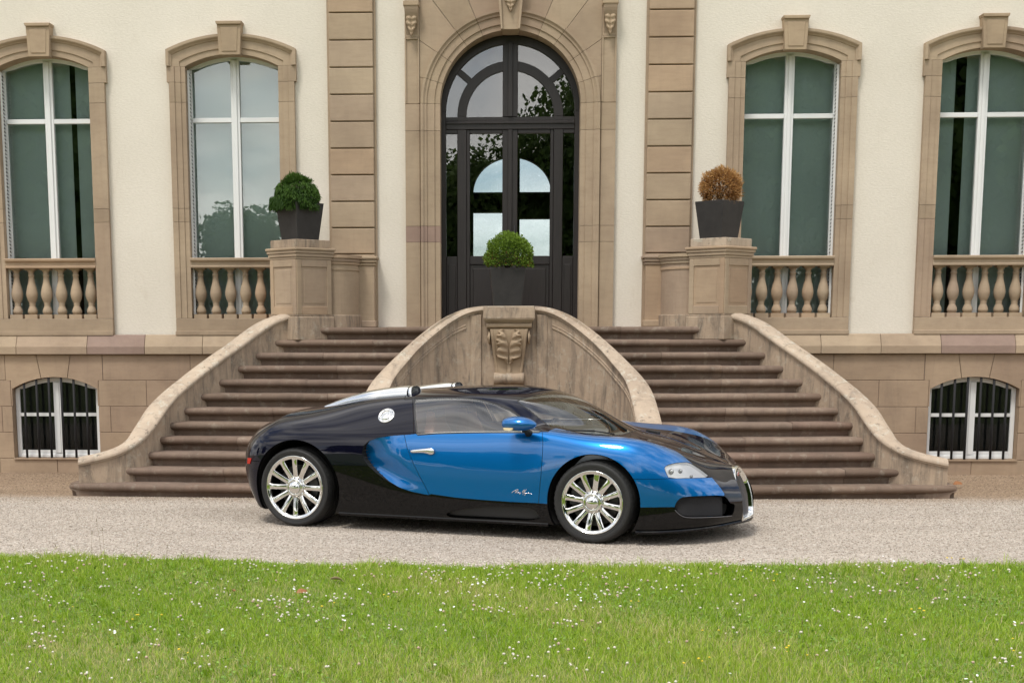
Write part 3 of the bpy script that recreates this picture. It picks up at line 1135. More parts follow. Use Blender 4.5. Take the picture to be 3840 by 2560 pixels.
# ---- cheek walls
def wall_along(inner, outer, thick_cap, name, cap_name, parent, base=-0.15, sgn=1, face_in=0.035, joints=(), wall_mat='sandstone_stair_wall', cap_mat='sandstone_coping', cap_parts=4, endcap=True):
    """wall between two plan curves with a coping that follows them; points (x, y, z of the coping top)"""
    n_ = len(inner)
    wall = MB()
    rings = []
    for (xi, yi, zi), (xo, yo, zo) in zip(inner, outer):
        d = np.array([xo - xi, yo - yi])
        L_ = np.linalg.norm(d) + 1e-9
        d /= L_
        a_ = (xi + d[0] * face_in, yi + d[1] * face_in)
        b_ = (xo - d[0] * face_in, yo - d[1] * face_in)
        rings.append([(sgn * a_[0], a_[1], base), (sgn * b_[0], b_[1], base), (sgn * b_[0], b_[1], zo - thick_cap + 0.01), (sgn * a_[0], a_[1], zi - thick_cap + 0.01)])
    wall.loft(rings, True, True, False)
    w_ = sbuild(wall, name, wall_mat, parent)
    for c_ in range(cap_parts):
        i0, i1 = c_ * (n_ - 1) // cap_parts, (c_ + 1) * (n_ - 1) // cap_parts
        cap = MB()
        rings = []
        for i in range(i0, i1 + 1):
            (xi, yi, zi), (xo, yo, zo) = inner[i], outer[i]
            d = np.array([xo - xi, yo - yi])
            L_ = np.linalg.norm(d) + 1e-9
            d /= L_
            def at(u, z): return (sgn * (xi + d[0] * u), yi + d[1] * u, z)
            t = thick_cap
            rings.append([at(0.03, zi - t), at(0.018, zi - t), at(0.018, zi - t + 0.012), at(0.0, zi - t + 0.02), at(-0.004, zi - t * 0.45), at(0.008, zi - t * 0.16), at(0.03, zi - 0.004), at(0.07, lerp(zi, zo, 0.2) + 0.008),
                          at(L_ - 0.07, lerp(zi, zo, 0.8) + 0.008), at(L_ - 0.03, zo - 0.004), at(L_ + 0.004, zo - t * 0.4), at(L_ - 0.018, zo - t), at(L_ - 0.03, zo - t)])
        if c_ > 0:      # open joint between coping stones
            rings[0] = [tuple(lerp(p, q, 0.06) for p, q in zip(u_, v_)) for u_, v_ in zip(rings[0], rings[1])]
        cap.loft(rings, True, True, True)
        q_ = sbuild(cap, cap_name, cap_mat, w_)
        es = q_.modifiers.new('split', 'EDGE_SPLIT')
        es.split_angle = math.radians(50)
    return w_


cin = [(2.60, 17.66, 1.875), (2.72, 17.60, 1.85), (2.82, 17.51, 1.785), (3.09, 17.15, 1.55), (3.27, 16.94, 1.41), (3.45, 16.71, 1.25), (3.61, 16.47, 1.09), (3.68, 16.36, 1.02), (3.765, 16.16, 0.885), (3.81, 15.95, 0.755), (3.86, 15.81, 0.655), (3.91, 15.68, 0.575), (4.00, 15.58, 0.505), (4.12, 15.50, 0.44), (4.29, 15.44, 0.39), (4.57, 15.39, 0.335)]
inner = resample(cin, 45)
outer = []
for i in range(45):
    t = inner[min(i + 1, 44)][:2] - inner[max(i - 1, 0)][:2]
    t /= np.linalg.norm(t)
    nrm = np.array([-t[1], t[0]])
    wd = lerp(0.26, 0.22, i / 44)
    outer.append((inner[i][0] + nrm[0] * wd, inner[i][1] + nrm[1] * wd, inner[i][2] + 0.012))
for s_ in (-1, 1):
    wall_along(inner, outer, 0.072, 'cheek_wall', 'coping_stone', stair, -0.15, s_)

# ---- centre wall: two curved arms and the bracket between them
ain = [(0.30, 17.462, 1.950), (0.38, 17.460, 1.948), (0.455, 17.455, 1.928), (0.60, 17.39, 1.862), (0.765, 17.22, 1.745), (0.93, 17.00, 1.605), (1.05, 16.81, 1.485), (1.15, 16.61, 1.355), (1.24, 16.43, 1.245), (1.30, 16.26, 1.14), (1.33, 16.05, 1.00), (1.35, 15.85, 0.87), (1.36, 15.65, 0.75), (1.36, 15.52, 0.68)]
aout = [(0.30, 17.66, 1.958), (0.38, 17.65, 1.956), (0.47, 17.61, 1.945), (0.61, 17.53, 1.91), (0.76, 17.42, 1.845), (0.91, 17.25, 1.74), (1.07, 17.06, 1.615), (1.20, 16.87, 1.495), (1.32, 16.67, 1.37), (1.43, 16.49, 1.25), (1.51, 16.34, 1.155), (1.565, 16.18, 1.05), (1.59, 16.0, 0.945), (1.61, 15.8, 0.825), (1.62, 15.52, 0.70)]
ai, ao = resample(ain, 40), resample(aout, 40)
mb = MB()
mb.box(-0.46, 0.46, 17.50, 17.75, -0.2, 1.90)
centre = sbuild(mb, 'centre_wall', 'sandstone_stair_wall', stair)
for s_ in (-1, 1):
    w_ = wall_along([tuple(p) for p in ai], [tuple(p) for p in ao], 0.062, 'centre_arm', 'coping_stone', stair, -0.15, s_, cap_parts=3)
    # sunk panel moulding that follows the coping
    mb = MB()
    rings = []
    for i in range(3, 40):
        x, y, z = ai[i]
        t = ai[min(i + 1, 39)][:2] - ai[max(i - 1, 0)][:2]
        t /= np.linalg.norm(t)
        nrm = np.array([-t[1], t[0]])          # pointing out of the stair void
        if nrm[0] > 0: nrm = -nrm
        ring = []
        for u, dz in ((-0.05, -0.150), (0.0, -0.150), (0.010, -0.160), (0.010, -0.172), (0.002, -0.180), (0.014, -0.19), (0.014, -0.205), (0.0, -0.216), (-0.05, -0.216)):
            ring.append((s_ * (x + nrm[0] * (u - 0.035)), y + nrm[1] * (u - 0.035), z + dz))
        rings.append(ring)
    mb.loft(rings, True, True, False)
    sbuild(mb, 'panel_moulding', 'sandstone_stair_wall', w_)
    # pilaster strip beside the bracket
    mb = MB()
    mb.box(s_ * 0.325, s_ * 0.452, 17.470, 17.51, -0.2, 1.86)
    sbuild(mb, 'pilaster_strip', 'sandstone_stair_wall', centre, bevel=0.006)

# bracket: block, mouldings, scroll, leaf, lower volute
mb = MB()
mb.box(-0.300, 0.300, 17.30, 17.66, 1.815, 1.938)
br_ = sbuild(mb, 'bracket_block', 'sandstone_stair_wall', centre, bevel=0.006)
mb = MB()
mb.box(-0.296, 0.296, 17.31, 17.66, 1.938, 1.960)
sbuild(mb, 'bracket_top', 'sandstone_coping', centre, bevel=0.008)
mb = MB()
for hw_, yy, z0, z1 in ((0.294, 17.306, 1.800, 1.814), (0.282, 17.325, 1.785, 1.799), (0.268, 17.345, 1.768, 1.784)):
    mb.box(-hw_, hw_, yy, 17.6, z0, z1)
sbuild(mb, 'bracket_moulding', 'sandstone_carved', centre, bevel=0.004)
mb = MB()
mb.tube([(-0.265, 17.375, 1.738), (0.265, 17.375, 1.738)], 0.029, 14)
mb.box(-0.265, 0.265, 17.378, 17.6, 1.712, 1.766)
sbuild(mb, 'bracket_moulding', 'sandstone_carved', centre)
mb = MB()
mb.box(-0.232, 0.232, 17.40, 17.6, 1.698, 1.7115)
rings = []
for i in range(25):
    t = i / 24
    z = lerp(1.697, 1.06, t)
    dp = 0.12 * (math.cos(min(1, t * 1.35) * math.pi) * 0.5 + 0.5) + 0.03
    hw_ = lerp(0.222, 0.150, min(1, t * 1.1))
    yy = 17.5 - dp
    rings.append([(-hw_, 17.52, z), (-hw_, yy + 0.004, z), (-hw_ + 0.012, yy - 0.006, z), (-hw_ + 0.03, yy - 0.006, z), (-hw_ + 0.036, yy + 0.004, z), (hw_ - 0.036, yy + 0.004, z), (hw_ - 0.03, yy - 0.006, z), (hw_ - 0.012, yy - 0.006, z), (hw_, yy + 0.004, z), (hw_, 17.52, z)])
mb.loft(rings, True, True, False)
for s_ in (-1, 1):       # side scrolls
    for cz, cy_, rr in ((1.60, 17.43, 0.075),):
        ring = []
        mb.tube([(s_ * 0.222, cy_, cz), (s_ * 0.242, cy_, cz)], rr, 20)
        mb.tube([(s_ * 0.240, cy_, cz), (s_ * 0.252, cy_, cz)], rr * 0.45, 14)
sbuild(mb, 'bracket_scroll', 'sandstone_carved', centre)
# acanthus leaf: two lobed halves
def acanthus(mb, y, cz):
    out_ = [(0.022, 1.695), (0.088, 1.690), (0.114, 1.668), (0.088, 1.640), (0.130, 1.622), (0.104, 1.592), (0.140, 1.572), (0.104, 1.545), (0.134, 1.520), (0.094, 1.492), (0.118, 1.468), (0.128, 1.440), (0.132, 1.405), (0.120, 1.372), (0.088, 1.352), (0.060, 1.356), (0.042, 1.372), (0.046, 1.345), (0.040, 1.315), (0.018, 1.296), (0.0, 1.290)]
    oo_ = np.array(out_)
    tt_ = np.r_[0, np.cumsum(np.linalg.norm(np.diff(oo_, axis=0), axis=1))]
    ts_ = np.linspace(0, tt_[-1], 110)
    out_ = np.stack([np.interp(ts_, tt_, oo_[:, 0]) * 1.13, np.interp(ts_, tt_, oo_[:, 1])], 1)
    out_[1:-1] = 0.25 * out_[:-2] + 0.5 * out_[1:-1] + 0.25 * out_[2:]
    for s_ in (-1, 1):
        g = []
        for px, pz in out_:
            t = (1.695 - pz) / 0.405
            yb = y(pz)
            row = []
            for j in range(9):
                q_ = j / 8
                mid = 0.004 + 0.055 * max(0, 1 - t * 1.9)
                x = lerp(mid, max(px, mid), q_)
                rel = 0.034 * math.sin(math.pi * (0.10 + 0.72 * q_)) * (0.8 + 0.3 * math.cos(28 * t + 2.4 * q_)) + 0.010 + 0.05 * max(0, t - 0.7)
                row.append((s_ * x, yb - rel, pz))
            g.append(row)
        k = 9
        vs_ = [p for r_ in g for p in r_]
        nn = len(vs_)
        fs_ = [(i * k + j, i * k + j + 1, (i + 1) * k + j + 1, (i + 1) * k + j) for i in range(len(g) - 1) for j in range(8)]
        back_ = [(p[0], p[1] + 0.06, p[2]) for p in vs_]
        mb.add(vs_ + back_, fs_, True)
        o_ = len(mb.v) - 2 * nn
        for i in range(len(g) - 1):
            for e in (0, 8):
                f = (i * k + e, (i + 1) * k + e, (i + 1) * k + e + nn, i * k + e + nn)
                mb.f.append(tuple(q + o_ for q in f))
                mb.sm.append(False)


def yface(z):
    t = (1.697 - z) / (1.697 - 1.06)
    return 17.5 - (0.12 * (math.cos(min(1, t * 1.35) * math.pi) * 0.5 + 0.5) + 0.03) + 0.006


mb = MB()
acanthus(mb, yface, 0)
sbuild(mb, 'carved_leaf', 'sandstone_carved', centre)
mb = MB()
mb.box(-0.020, 0.020, 17.452, 17.50, 1.18, 1.30)
sbuild(mb, 'leaf_stem', 'sandstone_carved', centre, bevel=0.004)
mb = MB()
rings = []
for i in range(17):
    x = lerp(-0.178, 0.178, i / 16)
    rr = 0.058 + 0.016 * (abs(x) / 0.178) ** 2
    if abs(x) < 0.03: rr += 0.008
    rings.append([(x, 17.46 + rr * math.cos(2 * math.pi * j / 18), 1.118 + rr * math.sin(2 * math.pi * j / 18)) for j in range(18)])
mb.loft(rings, True, True, True)
sbuild(mb, 'volute', 'sandstone_stair_wall', centre)

# ---- pedestals, quadrant parapets and wall piers on the landing
def sq(cx, cy, half, rot=45.0):
    return [(cx + half * math.sqrt(2) * math.cos(math.radians(rot + 45 + 90 * i)), cy + half * math.sqrt(2) * math.sin(math.radians(rot + 45 + 90 * i))) for i in range(4)]


PED = []
for s_ in (-1, 1):
    cx_, cy_ = s_ * 2.515, 17.93
    PED.append((cx_, cy_))
    mb = MB()
    mb.prism_z(sq(cx_, cy_, 0.258), 1.868, 2.515)
    ped = sbuild(mb, 'pedestal', 'sandstone_quoin', stair, bevel=0.006)
    # raised panel borders on the two visible faces
    for fa in (225, 315):
        a = math.radians(fa)
        nx, ny = math.cos(a), math.sin(a)
        tx, ty = -ny, nx
        def bar(u0, u1, z0, z1, d=0.012):
            mb = MB()
            c0 = 0.258
            pts = []
            for u, dd in ((u0, -0.01), (u1, -0.01), (u1, d), (u0, d)):
                pts.append((cx_ + nx * (c0 + dd) + tx * u, cy_ + ny * (c0 + dd) + ty * u))
            mb.prism_z(pts, z0, z1)
            return mb
        for (u0, u1, z0, z1) in ((-0.257, -0.19, 1.87, 2.513), (0.19, 0.257, 1.87, 2.513), (-0.189, 0.189, 2.43, 2.513), (-0.189, 0.189, 1.87, 1.965)):
            sbuild(bar(u0, u1, z0, z1), 'panel_border', 'sandstone_quoin', ped, bevel=0.004)
        sbuild(bar(-0.150, 0.150, 2.0, 2.395, 0.005), 'panel', 'sandstone_quoin', ped, bevel=0.004)
    mb = MB()
    mb.prism_z(sq(cx_, cy_, 0.268), 2.516, 2.545)
    mb.prism_z(sq(cx_, cy_, 0.280), 2.546, 2.585)
    mb.prism_z(sq(cx_, cy_, 0.292), 2.586, 2.618)
    sbuild(mb, 'pedestal_cornice', 'sandstone_quoin', ped, bevel=0.005)
    mb = MB()
    mb.prism_z(sq(cx_, cy_, 0.305), 2.6185, 2.652)
    sbuild(mb, 'pedestal_cornice', 'sandstone_quoin', ped, bevel=0.012, seg=3)
    mb = MB()
    mb.prism_z(sq(cx_, cy_, 0.257), 2.6525, 2.748)
    sbuild(mb, 'pedestal_slab', 'sandstone_stair_wall' if s_ < 0 else 'sandstone_coping', ped, bevel=0.005)
    mb = MB()
    mb.prism_z(sq(cx_, cy_, 0.285), 1.568, 1.845)
    mb.prism_z(sq(cx_, cy_, 0.272), 1.846, 1.867)
    sbuild(mb, 'pedestal_base', 'sandstone_stair_wall', ped, bevel=0.01)
    # base course on the landing
    arc = []
    for i in range(13):
        t = i / 12
        a = math.radians(90 * t)
        arc.append((1.86 + 0.30 * (1 - math.sin(a)), 17.98 + 0.50 * (1 - math.cos(a))))
    arc = [(2.22, 17.95)] + arc
    def curve_wall(z0, z1, off, th, nm, mt_, bev):
        mb = MB()
        rings = []
        for i, (x, y) in enumerate(arc):
            xa, ya = arc[max(i - 1, 0)]
            xb_, yb_ = arc[min(i + 1, len(arc) - 1)]
            tx, ty = xb_ - xa, yb_ - ya
            L_ = math.hypot(tx, ty)
            nx, ny = ty / L_, -tx / L_        # towards the stair axis / viewer
            if nx > 0 and False: nx, ny = -nx, -ny
            p0 = (s_ * (x - abs(nx) * off), y - abs(ny) * off)
            p1 = (s_ * (x + abs(nx) * th), y + abs(ny) * th)
            rings.append([(p0[0], p0[1], z0), (p0[0], p0[1], z1), (p1[0], p1[1], z1), (p1[0], p1[1], z0)])
        mb.loft(rings)
        return sbuild(mb, nm, mt_, ped, bevel=bev)
    cw_ = curve_wall(1.868, 2.47, 0.0, 0.16, 'quadrant_parapet', 'sandstone_quoin', 0)
    curve_wall(1.70, 1.867, 0.025, 0.17, 'parapet_base', 'sandstone_stair_wall', 0.008)
    curve_wall(2.40, 2.43, 0.010, 0.12, 'parapet_moulding', 'sandstone_quoin', 0.003)
    curve_wall(2.471, 2.505, 0.015, 0.17, 'parapet_moulding', 'sandstone_quoin', 0.003)
    curve_wall(2.506, 2.545, 0.028, 0.18, 'parapet_moulding', 'sandstone_quoin', 0.003)
    curve_wall(2.546, 2.585, 0.048, 0.20, 'parapet_coping', 'sandstone_quoin', 0.012)
    mb = MB()
    mb.box(s_ * 1.672, s_ * 1.868, 18.42, YF, 1.72, 2.47)
    sbuild(mb, 'wall_pier', 'sandstone_quoin', ped, bevel=0.005)
    mb = MB()
    mb.box(s_ * 1.66, s_ * 1.878, 18.405, YF, 2.471, 2.505)
    mb.box(s_ * 1.648, s_ * 1.89, 18.39, YF, 2.506, 2.545)
    mb.box(s_ * 1.632, s_ * 1.90, 18.375, YF, 2.546, 2.582)
    sbuild(mb, 'pier_cap', 'sandstone_quoin', ped, bevel=0.008)
    mb = MB()
    mb.box(s_ * 1.655, s_ * 1.885, 18.40, YF, 1.7205, 1.80)
    sbuild(mb, 'pier_foot', 'sandstone_quoin', ped, bevel=0.008)
    # fill between landing, pedestal and house
    mb = MB()
    mb.box(s_ * 2.30, s_ * 2.85, 17.95, YF - 0.17, -0.3, 1.60)
    sbuild(mb, 'side_fill', 'sandstone_stair_wall', ped)

# ------------------------------------------------------------------ ground
mt, n, l, b = new_mat('gravel')
co = n.new('ShaderNodeNewGeometry').outputs['Position']
v1 = tex(n, l, 'voronoi', 80.0, co)
vr = ramp(n, [(0.0, (0.26, 0.22, 0.18)), (0.25, (0.42, 0.365, 0.31)), (0.5, (0.48, 0.425, 0.368)), (0.78, (0.55, 0.495, 0.435)), (1.0, (0.66, 0.615, 0.56))])
sp = n.new('ShaderNodeSeparateColor')
l.new(v1.outputs['Color'], sp.inputs[0])
l.new(sp.outputs[0], vr.inputs['Fac'])
v2 = tex(n, l, 'voronoi', 42.0, co)
sp2 = n.new('ShaderNodeSeparateColor')
l.new(v2.outputs['Color'], sp2.inputs[0])
vr2 = ramp(n, [(0.0, (0.78, 0.76, 0.74)), (1.0, (1.16, 1.15, 1.14))])
l.new(sp2.outputs[1], vr2.inputs['Fac'])
c = mixc(n, l, vr.outputs['Color'], vr2.outputs['Color'], 0.7, 'MULTIPLY')
# darker, browner gravel towards the house
sxyz = n.new('ShaderNodeSeparateXYZ')
l.new(co, sxyz.inputs[0])
nn_ = tex(n, l, 'noise', 1.1, co, 6, 0.65)
ad = n.new('ShaderNodeMath')
ad.operation = 'MULTIPLY_ADD'
ad.inputs[1].default_value = 1.6
l.new(nn_.outputs['Fac'], ad.inputs[0])
l.new(sxyz.outputs['Y'], ad.inputs[2])
mr = n.new('ShaderNodeMapRange')
mr.inputs['From Min'].default_value = 15.1
mr.inputs['From Max'].default_value = 16.6
l.new(ad.outputs[0], mr.inputs['Value'])
c2_ = mixc(n, l, c, (0.68, 0.57, 0.46), 1.0, 'MULTIPLY')
c = mixc(n, l, c, c2_, mr.outputs['Result'])
big = tex(n, l, 'noise', 0.8, co, 5, 0.6, (0.4, 1.6, 1))
brr = ramp(n, [(0.3, (0.84, 0.82, 0.80)), (0.7, (1.08, 1.07, 1.06))])
l.new(big.outputs['Fac'], brr.inputs['Fac'])
c = mixc(n, l, c, brr.outputs['Color'], 1.0, 'MULTIPLY')
l.new(c, b.inputs['Base Color'])
b.inputs['Roughness'].default_value = 0.95
b.inputs['Specular IOR Level'].default_value = 0.2
hm = n.new('ShaderNodeMath')
hm.operation = 'SUBTRACT'
hm.inputs[0].default_value = 1.0
l.new(v1.outputs['Distance'], hm.inputs[1])
bump(n, l, b, hm.outputs[0], 0.9, 0.012)


def ground_z(x, y):
    if y < 14.0: return 0.0
    return -0.118 * min(1.0, (y - 14.0) / 3.0)


xs = [-300, -60, -20, -8, -4, 0, 4, 8, 20, 60, 300]
ys = [-300, -60, -10, 4, 8, 12, 14] + [14 + 0.5 * i for i in range(1, 9)] + [20, 30, 60, 300]
mb = MB()
vv = [(x, y, ground_z(x, y)) for x in xs for y in ys]
ky = len(ys)
mb.add(vv, [(i * ky + j, (i + 1) * ky + j, (i + 1) * ky + j + 1, i * ky + j + 1) for i in range(len(xs) - 1) for j in range(ky - 1)])
g = mb.build('gravel_drive', 'gravel')
g['kind'] = 'structure'

# loose stones, real geometry where the drive lies near
def stones(count, x0, x1, y0, y1, smin, smax, seed):
    r_ = np.random.default_rng(seed)
    base = np.array([(1, 0, 0), (-1, 0, 0), (0, 1, 0), (0, -1, 0), (0, 0, 1), (0, 0, -1)], float)
    tri = np.array([(0, 2, 4), (2, 1, 4), (1, 3, 4), (3, 0, 4), (2, 0, 5), (1, 2, 5), (3, 1, 5), (0, 3, 5)])
    P = np.stack([r_.uniform(x0, x1, count), r_.uniform(y0, y1, count)], 1)
    keep = P[:, 1] > np.interp(P[:, 0], GE_X, GE_Y) - 0.1
    P = P[keep]
    c_ = len(P)
    S = r_.uniform(smin, smax, (c_, 1)) * r_.uniform(0.6, 1.2, (c_, 3)) * np.array([1, 1, 0.62])
    A = r_.uniform(0, 6.28, c_)
    V = base[None] * S[:, None] + r_.normal(0, 0.12, (c_, 6, 3)) * S[:, None]
    ca, sa = np.cos(A)[:, None], np.sin(A)[:, None]
    X = V[..., 0] * ca - V[..., 1] * sa + P[:, :1]
    Y = V[..., 0] * sa + V[..., 1] * ca + P[:, 1:]
    gz = np.where(P[:, 1] < 14, 0, -0.118 * np.minimum(1, (P[:, 1] - 14) / 3))[:, None]
    Z = V[..., 2] + gz + S[:, 2:] * 0.3
    vv_ = np.stack([X, Y, Z], -1).reshape(-1, 3)
    F = (tri[None] + (np.arange(c_) * 6)[:, None, None]).reshape(-1, 3)
    return vv_, F


def fast_mesh(name, V, F, mat, attr=None):
    me = bpy.data.meshes.new(name)
    nv, nf = len(V), len(F)
    k = F.shape[1]
    me.vertices.add(nv)
    me.vertices.foreach_set('co', np.ascontiguousarray(V, dtype=np.float32).ravel())
    me.loops.add(nf * k)
    me.loops.foreach_set('vertex_index', np.ascontiguousarray(F, dtype=np.int32).ravel())
    me.polygons.add(nf)
    me.polygons.foreach_set('loop_start', np.arange(0, nf * k, k, dtype=np.int32))
    me.polygons.foreach_set('loop_total', np.full(nf, k, dtype=np.int32))
    if attr is not None:
        for nm, val in attr.items():
            a_ = me.attributes.new(nm, 'FLOAT', 'POINT')
            a_.data.foreach_set('value', np.ascontiguousarray(val, dtype=np.float32))
    me.update()
    me.validate()
    o = bpy.data.objects.new(name, me)
    COL.objects.link(o)
    me.materials.append(MATS[mat])
    return o


GE_X = [-30, -3.84, -2.6, -1.36, 0.04, 1.38, 3.77, 30]
GE_Y = [10.95, 10.84, 10.77, 10.50, 10.45, 10.54, 10.69, 10.8]
mt, n, l, b = new_mat('pebble')
gi = n.new('ShaderNodeNewGeometry')
pr_ = ramp(n, [(0.0, (0.21, 0.175, 0.14)), (0.3, (0.39, 0.34, 0.285)), (0.6, (0.49, 0.435, 0.375)), (0.85, (0.59, 0.535, 0.475)), (1.0, (0.69, 0.65, 0.595))])
l.new(gi.outputs['Random Per Island'], pr_.inputs['Fac'])
sx = n.new('ShaderNodeSeparateXYZ')
l.new(gi.outputs['Position'], sx.inputs[0])
mr = n.new('ShaderNodeMapRange')
mr.inputs['From Min'].default_value = 14.6
mr.inputs['From Max'].default_value = 15.8
l.new(sx.outputs['Y'], mr.inputs['Value'])
c3_ = mixc(n, l, pr_.outputs['Color'], (0.68, 0.57, 0.46), 1.0, 'MULTIPLY')
c = mixc(n, l, pr_.outputs['Color'], c3_, mr.outputs['Result'])
l.new(c, b.inputs['Base Color'])
b.inputs['Roughness'].default_value = 0.9
V, F = stones(80000, -5.5, 5.5, 10.3, 15.3, 0.0035, 0.0092, 5)
V2, F2 = stones(26000, -7.6, 7.6, 15.0, 18.6, 0.004, 0.010, 6)
go = fast_mesh('loose_gravel', np.r_[V, V2], np.r_[F, F2 + len(V)], 'pebble')
go['kind'] = 'stuff'
tag(go, 'pale loose gravel scattered over the drive', 'gravel')

# ---- lawn
mt, n, l, b = new_mat('lawn_soil')
co = n.new('ShaderNodeNewGeometry').outputs['Position']
a1 = tex(n, l, 'noise', 3.0, co, 8, 0.7)
r1 = ramp(n, [(0.3, (0.10, 0.15, 0.025)), (0.7, (0.17, 0.21, 0.05))])
l.new(a1.outputs['Fac'], r1.inputs['Fac'])
l.new(r1.outputs['Color'], b.inputs['Base Color'])
b.inputs['Roughness'].default_value = 1.0
mb = MB()
ex = np.linspace(-12, 12, 121)
edge = [(-250.0, 11.0)] + [(x, float(np.interp(x, GE_X, GE_Y)) + 0.03 * mnoise.noise(Vector((x * 1.7, 0, 0)))) for x in ex] + [(250.0, 11.0)]
vv, ff = [], []
for x, y in edge:
    vv += [(x, y, -0.01), (x, y - 0.06, 0.018), (x, 4.0, 0.02), (x, -250, 0.02)]
for i in range(len(edge) - 1):
    for j in range(3):
        ff.append((i * 4 + j, i * 4 + j + 1, i * 4 + j + 5, i * 4 + j + 4))
mb.add(vv, ff)
lw = mb.build('lawn', 'lawn_soil')
lw['kind'] = 'structure'

mt, n, l, b = new_mat('grass_blade')
at = n.new('ShaderNodeAttribute')
at.attribute_name = 'tone'
gr = ramp(n, [(0.0, (0.14, 0.26, 0.012)), (0.35, (0.24, 0.39, 0.020)), (0.7, (0.34, 0.47, 0.040)), (0.9, (0.46, 0.51, 0.12)), (1.0, (0.60, 0.50, 0.28))])
l.new(at.outputs['Fac'], gr.inputs['Fac'])
l.new(gr.outputs['Color'], b.inputs['Base Color'])
b.inputs['Roughness'].default_value = 0.55
b.inputs['Specular IOR Level'].default_value = 0.3
tr = n.new('ShaderNodeBsdfTranslucent')
l.new(gr.outputs['Color'], tr.inputs['Color'])
ms = n.new('ShaderNodeMixShader')
ms.inputs[0].default_value = 0.35
o_ = n['Material Output']
l.new(b.outputs[0], ms.inputs[1])
l.new(tr.outputs[0], ms.inputs[2])
l.new(ms.outputs[0], o_.inputs['Surface'])


def patchy(x, y):
    return (np.sin(x * 1.3 + 1.7 * np.sin(y * 0.9)) + np.sin(y * 1.9 + 1.3 * np.sin(x * 1.1 + 2)) + np.sin(x * 3.1 + y * 2.3)) / 3


def blades(count, x0, x1, y0, y1, seed, h0, h1, wid):
    r_ = np.random.default_rng(seed)
    x = r_.uniform(x0, x1, count)
    y = r_.uniform(y0, y1, count)
    ed = np.interp(x, GE_X, GE_Y) + 0.05 * np.sin(x * 5.3) + 0.03 * np.sin(x * 13.1 + 1) + 0.02 * np.sin(x * 29)
    k = y < ed
    x, y, ed = x[k], y[k], ed[k]
    c_ = len(x)
    pt = patchy(x, y)
    h = r_.uniform(h0, h1, c_) * (0.85 + 0.35 * pt) * r_.choice([1, 1, 1, 1.5], c_)
    h *= np.clip(0.55 + (ed - y) * 2.0, 0.5, 1.0)
    a = r_.uniform(0, 6.283, c_)
    ln = r_.uniform(0.15, 0.9, c_) * h
    la = r_.uniform(0, 6.283, c_)
    w_ = wid * r_.uniform(0.6, 1.3, c_)
    dx, dy = np.cos(a) * w_, np.sin(a) * w_
    lx, ly = np.cos(la) * ln, np.sin(la) * ln
    z = np.full(c_, 0.012)
    P0 = np.stack([x - dx, y - dy, z], 1)
    P1 = np.stack([x + dx, y + dy, z], 1)
    P2 = np.stack([x - dx * .7 + lx * .35, y - dy * .7 + ly * .35, z + h * .6], 1)
    P3 = np.stack([x + dx * .7 + lx * .35, y + dy * .7 + ly * .35, z + h * .6], 1)
    P4 = np.stack([x + lx, y + ly, z + h * r_.uniform(0.75, 1.0, c_)], 1)
    V = np.stack([P0, P1, P2, P3, P4], 1).reshape(-1, 3)
    T = np.array([(0, 1, 3), (0, 3, 2), (2, 3, 4)])
    F = (T[None] + (np.arange(c_) * 5)[:, None, None]).reshape(-1, 3)
    p2 = np.sin(x * 0.8 + 2.1 * np.sin(y * 0.7 + 1)) * np.sin(y * 1.6 + 1.2 * np.sin(x * 0.9)) + 0.4 * np.sin(x * 3.7 + y * 2.9)
    dry = r_.random(c_) < (0.06 + 0.10 * np.clip(-pt, 0, 1) + 0.20 * np.clip((7.9 - y), 0, 1) + 0.42 * np.clip(p2 - 0.35, 0, 1))
    
    tone = np.clip(0.46 + 0.24 * pt + r_.normal(0, 0.22, c_), 0, 0.88)
    tone[dry] = r_.uniform(0.9, 1.0, dry.sum())
    return V, F, np.repeat(tone, 5)


V, F, T = blades(240000, -4.6, 4.6, 6.5, 11.0, 21, 0.022, 0.060, 0.0021)
Vb, Fb, Tb = blades(24000, -4.6, 4.6, 6.5, 11.0, 22, 0.045, 0.085, 0.0022)
# taller tufts in clumps
r_ = np.random.default_rng(55)
tx, ty = r_.uniform(-4.5, 4.5, 2600), r_.uniform(6.6, 10.7, 2600)
kk = (ty < np.interp(tx, GE_X, GE_Y) - 0.02) & (r_.random(2600) < 0.45 + 0.6 * patchy(tx * 1.4 + 1, ty * 1.4))
tx, ty = tx[kk], ty[kk]
nb = 11
c_ = len(tx) * nb
x = np.repeat(tx, nb) + r_.normal(0, 0.014, c_)
y = np.repeat(ty, nb) + r_.normal(0, 0.014, c_)
h = r_.uniform(0.04, 0.095, c_) * np.repeat(r_.uniform(0.7, 1.15, len(tx)), nb)
a = r_.uniform(0, 6.283, c_)
w_ = 0.0022 * r_.uniform(0.7, 1.3, c_)
la = r_.uniform(0, 6.283, c_)
ln = h * r_.uniform(0.2, 0.9, c_)
dx, dy, lx, ly = np.cos(a) * w_, np.sin(a) * w_, np.cos(la) * ln, np.sin(la) * ln
z = np.full(c_, 0.012)
Vt = np.stack([np.stack([x - dx, y - dy, z], 1), np.stack([x + dx, y + dy, z], 1), np.stack([x - dx * .8 + lx * .3, y - dy * .8 + ly * .3, z + h * .6], 1), np.stack([x + dx * .8 + lx * .3, y + dy * .8 + ly * .3, z + h * .6], 1), np.stack([x + lx, y + ly, z + h * 0.9], 1)], 1).reshape(-1, 3)
Ft = (np.array([(0, 1, 3), (0, 3, 2), (2, 3, 4)])[None] + (np.arange(c_) * 5)[:, None, None]).reshape(-1, 3)
Tt = np.repeat(np.clip(np.repeat(r_.uniform(0.1, 0.85, len(tx)), nb) + r_.normal(0, 0.1, c_), 0, 0.95), 5)
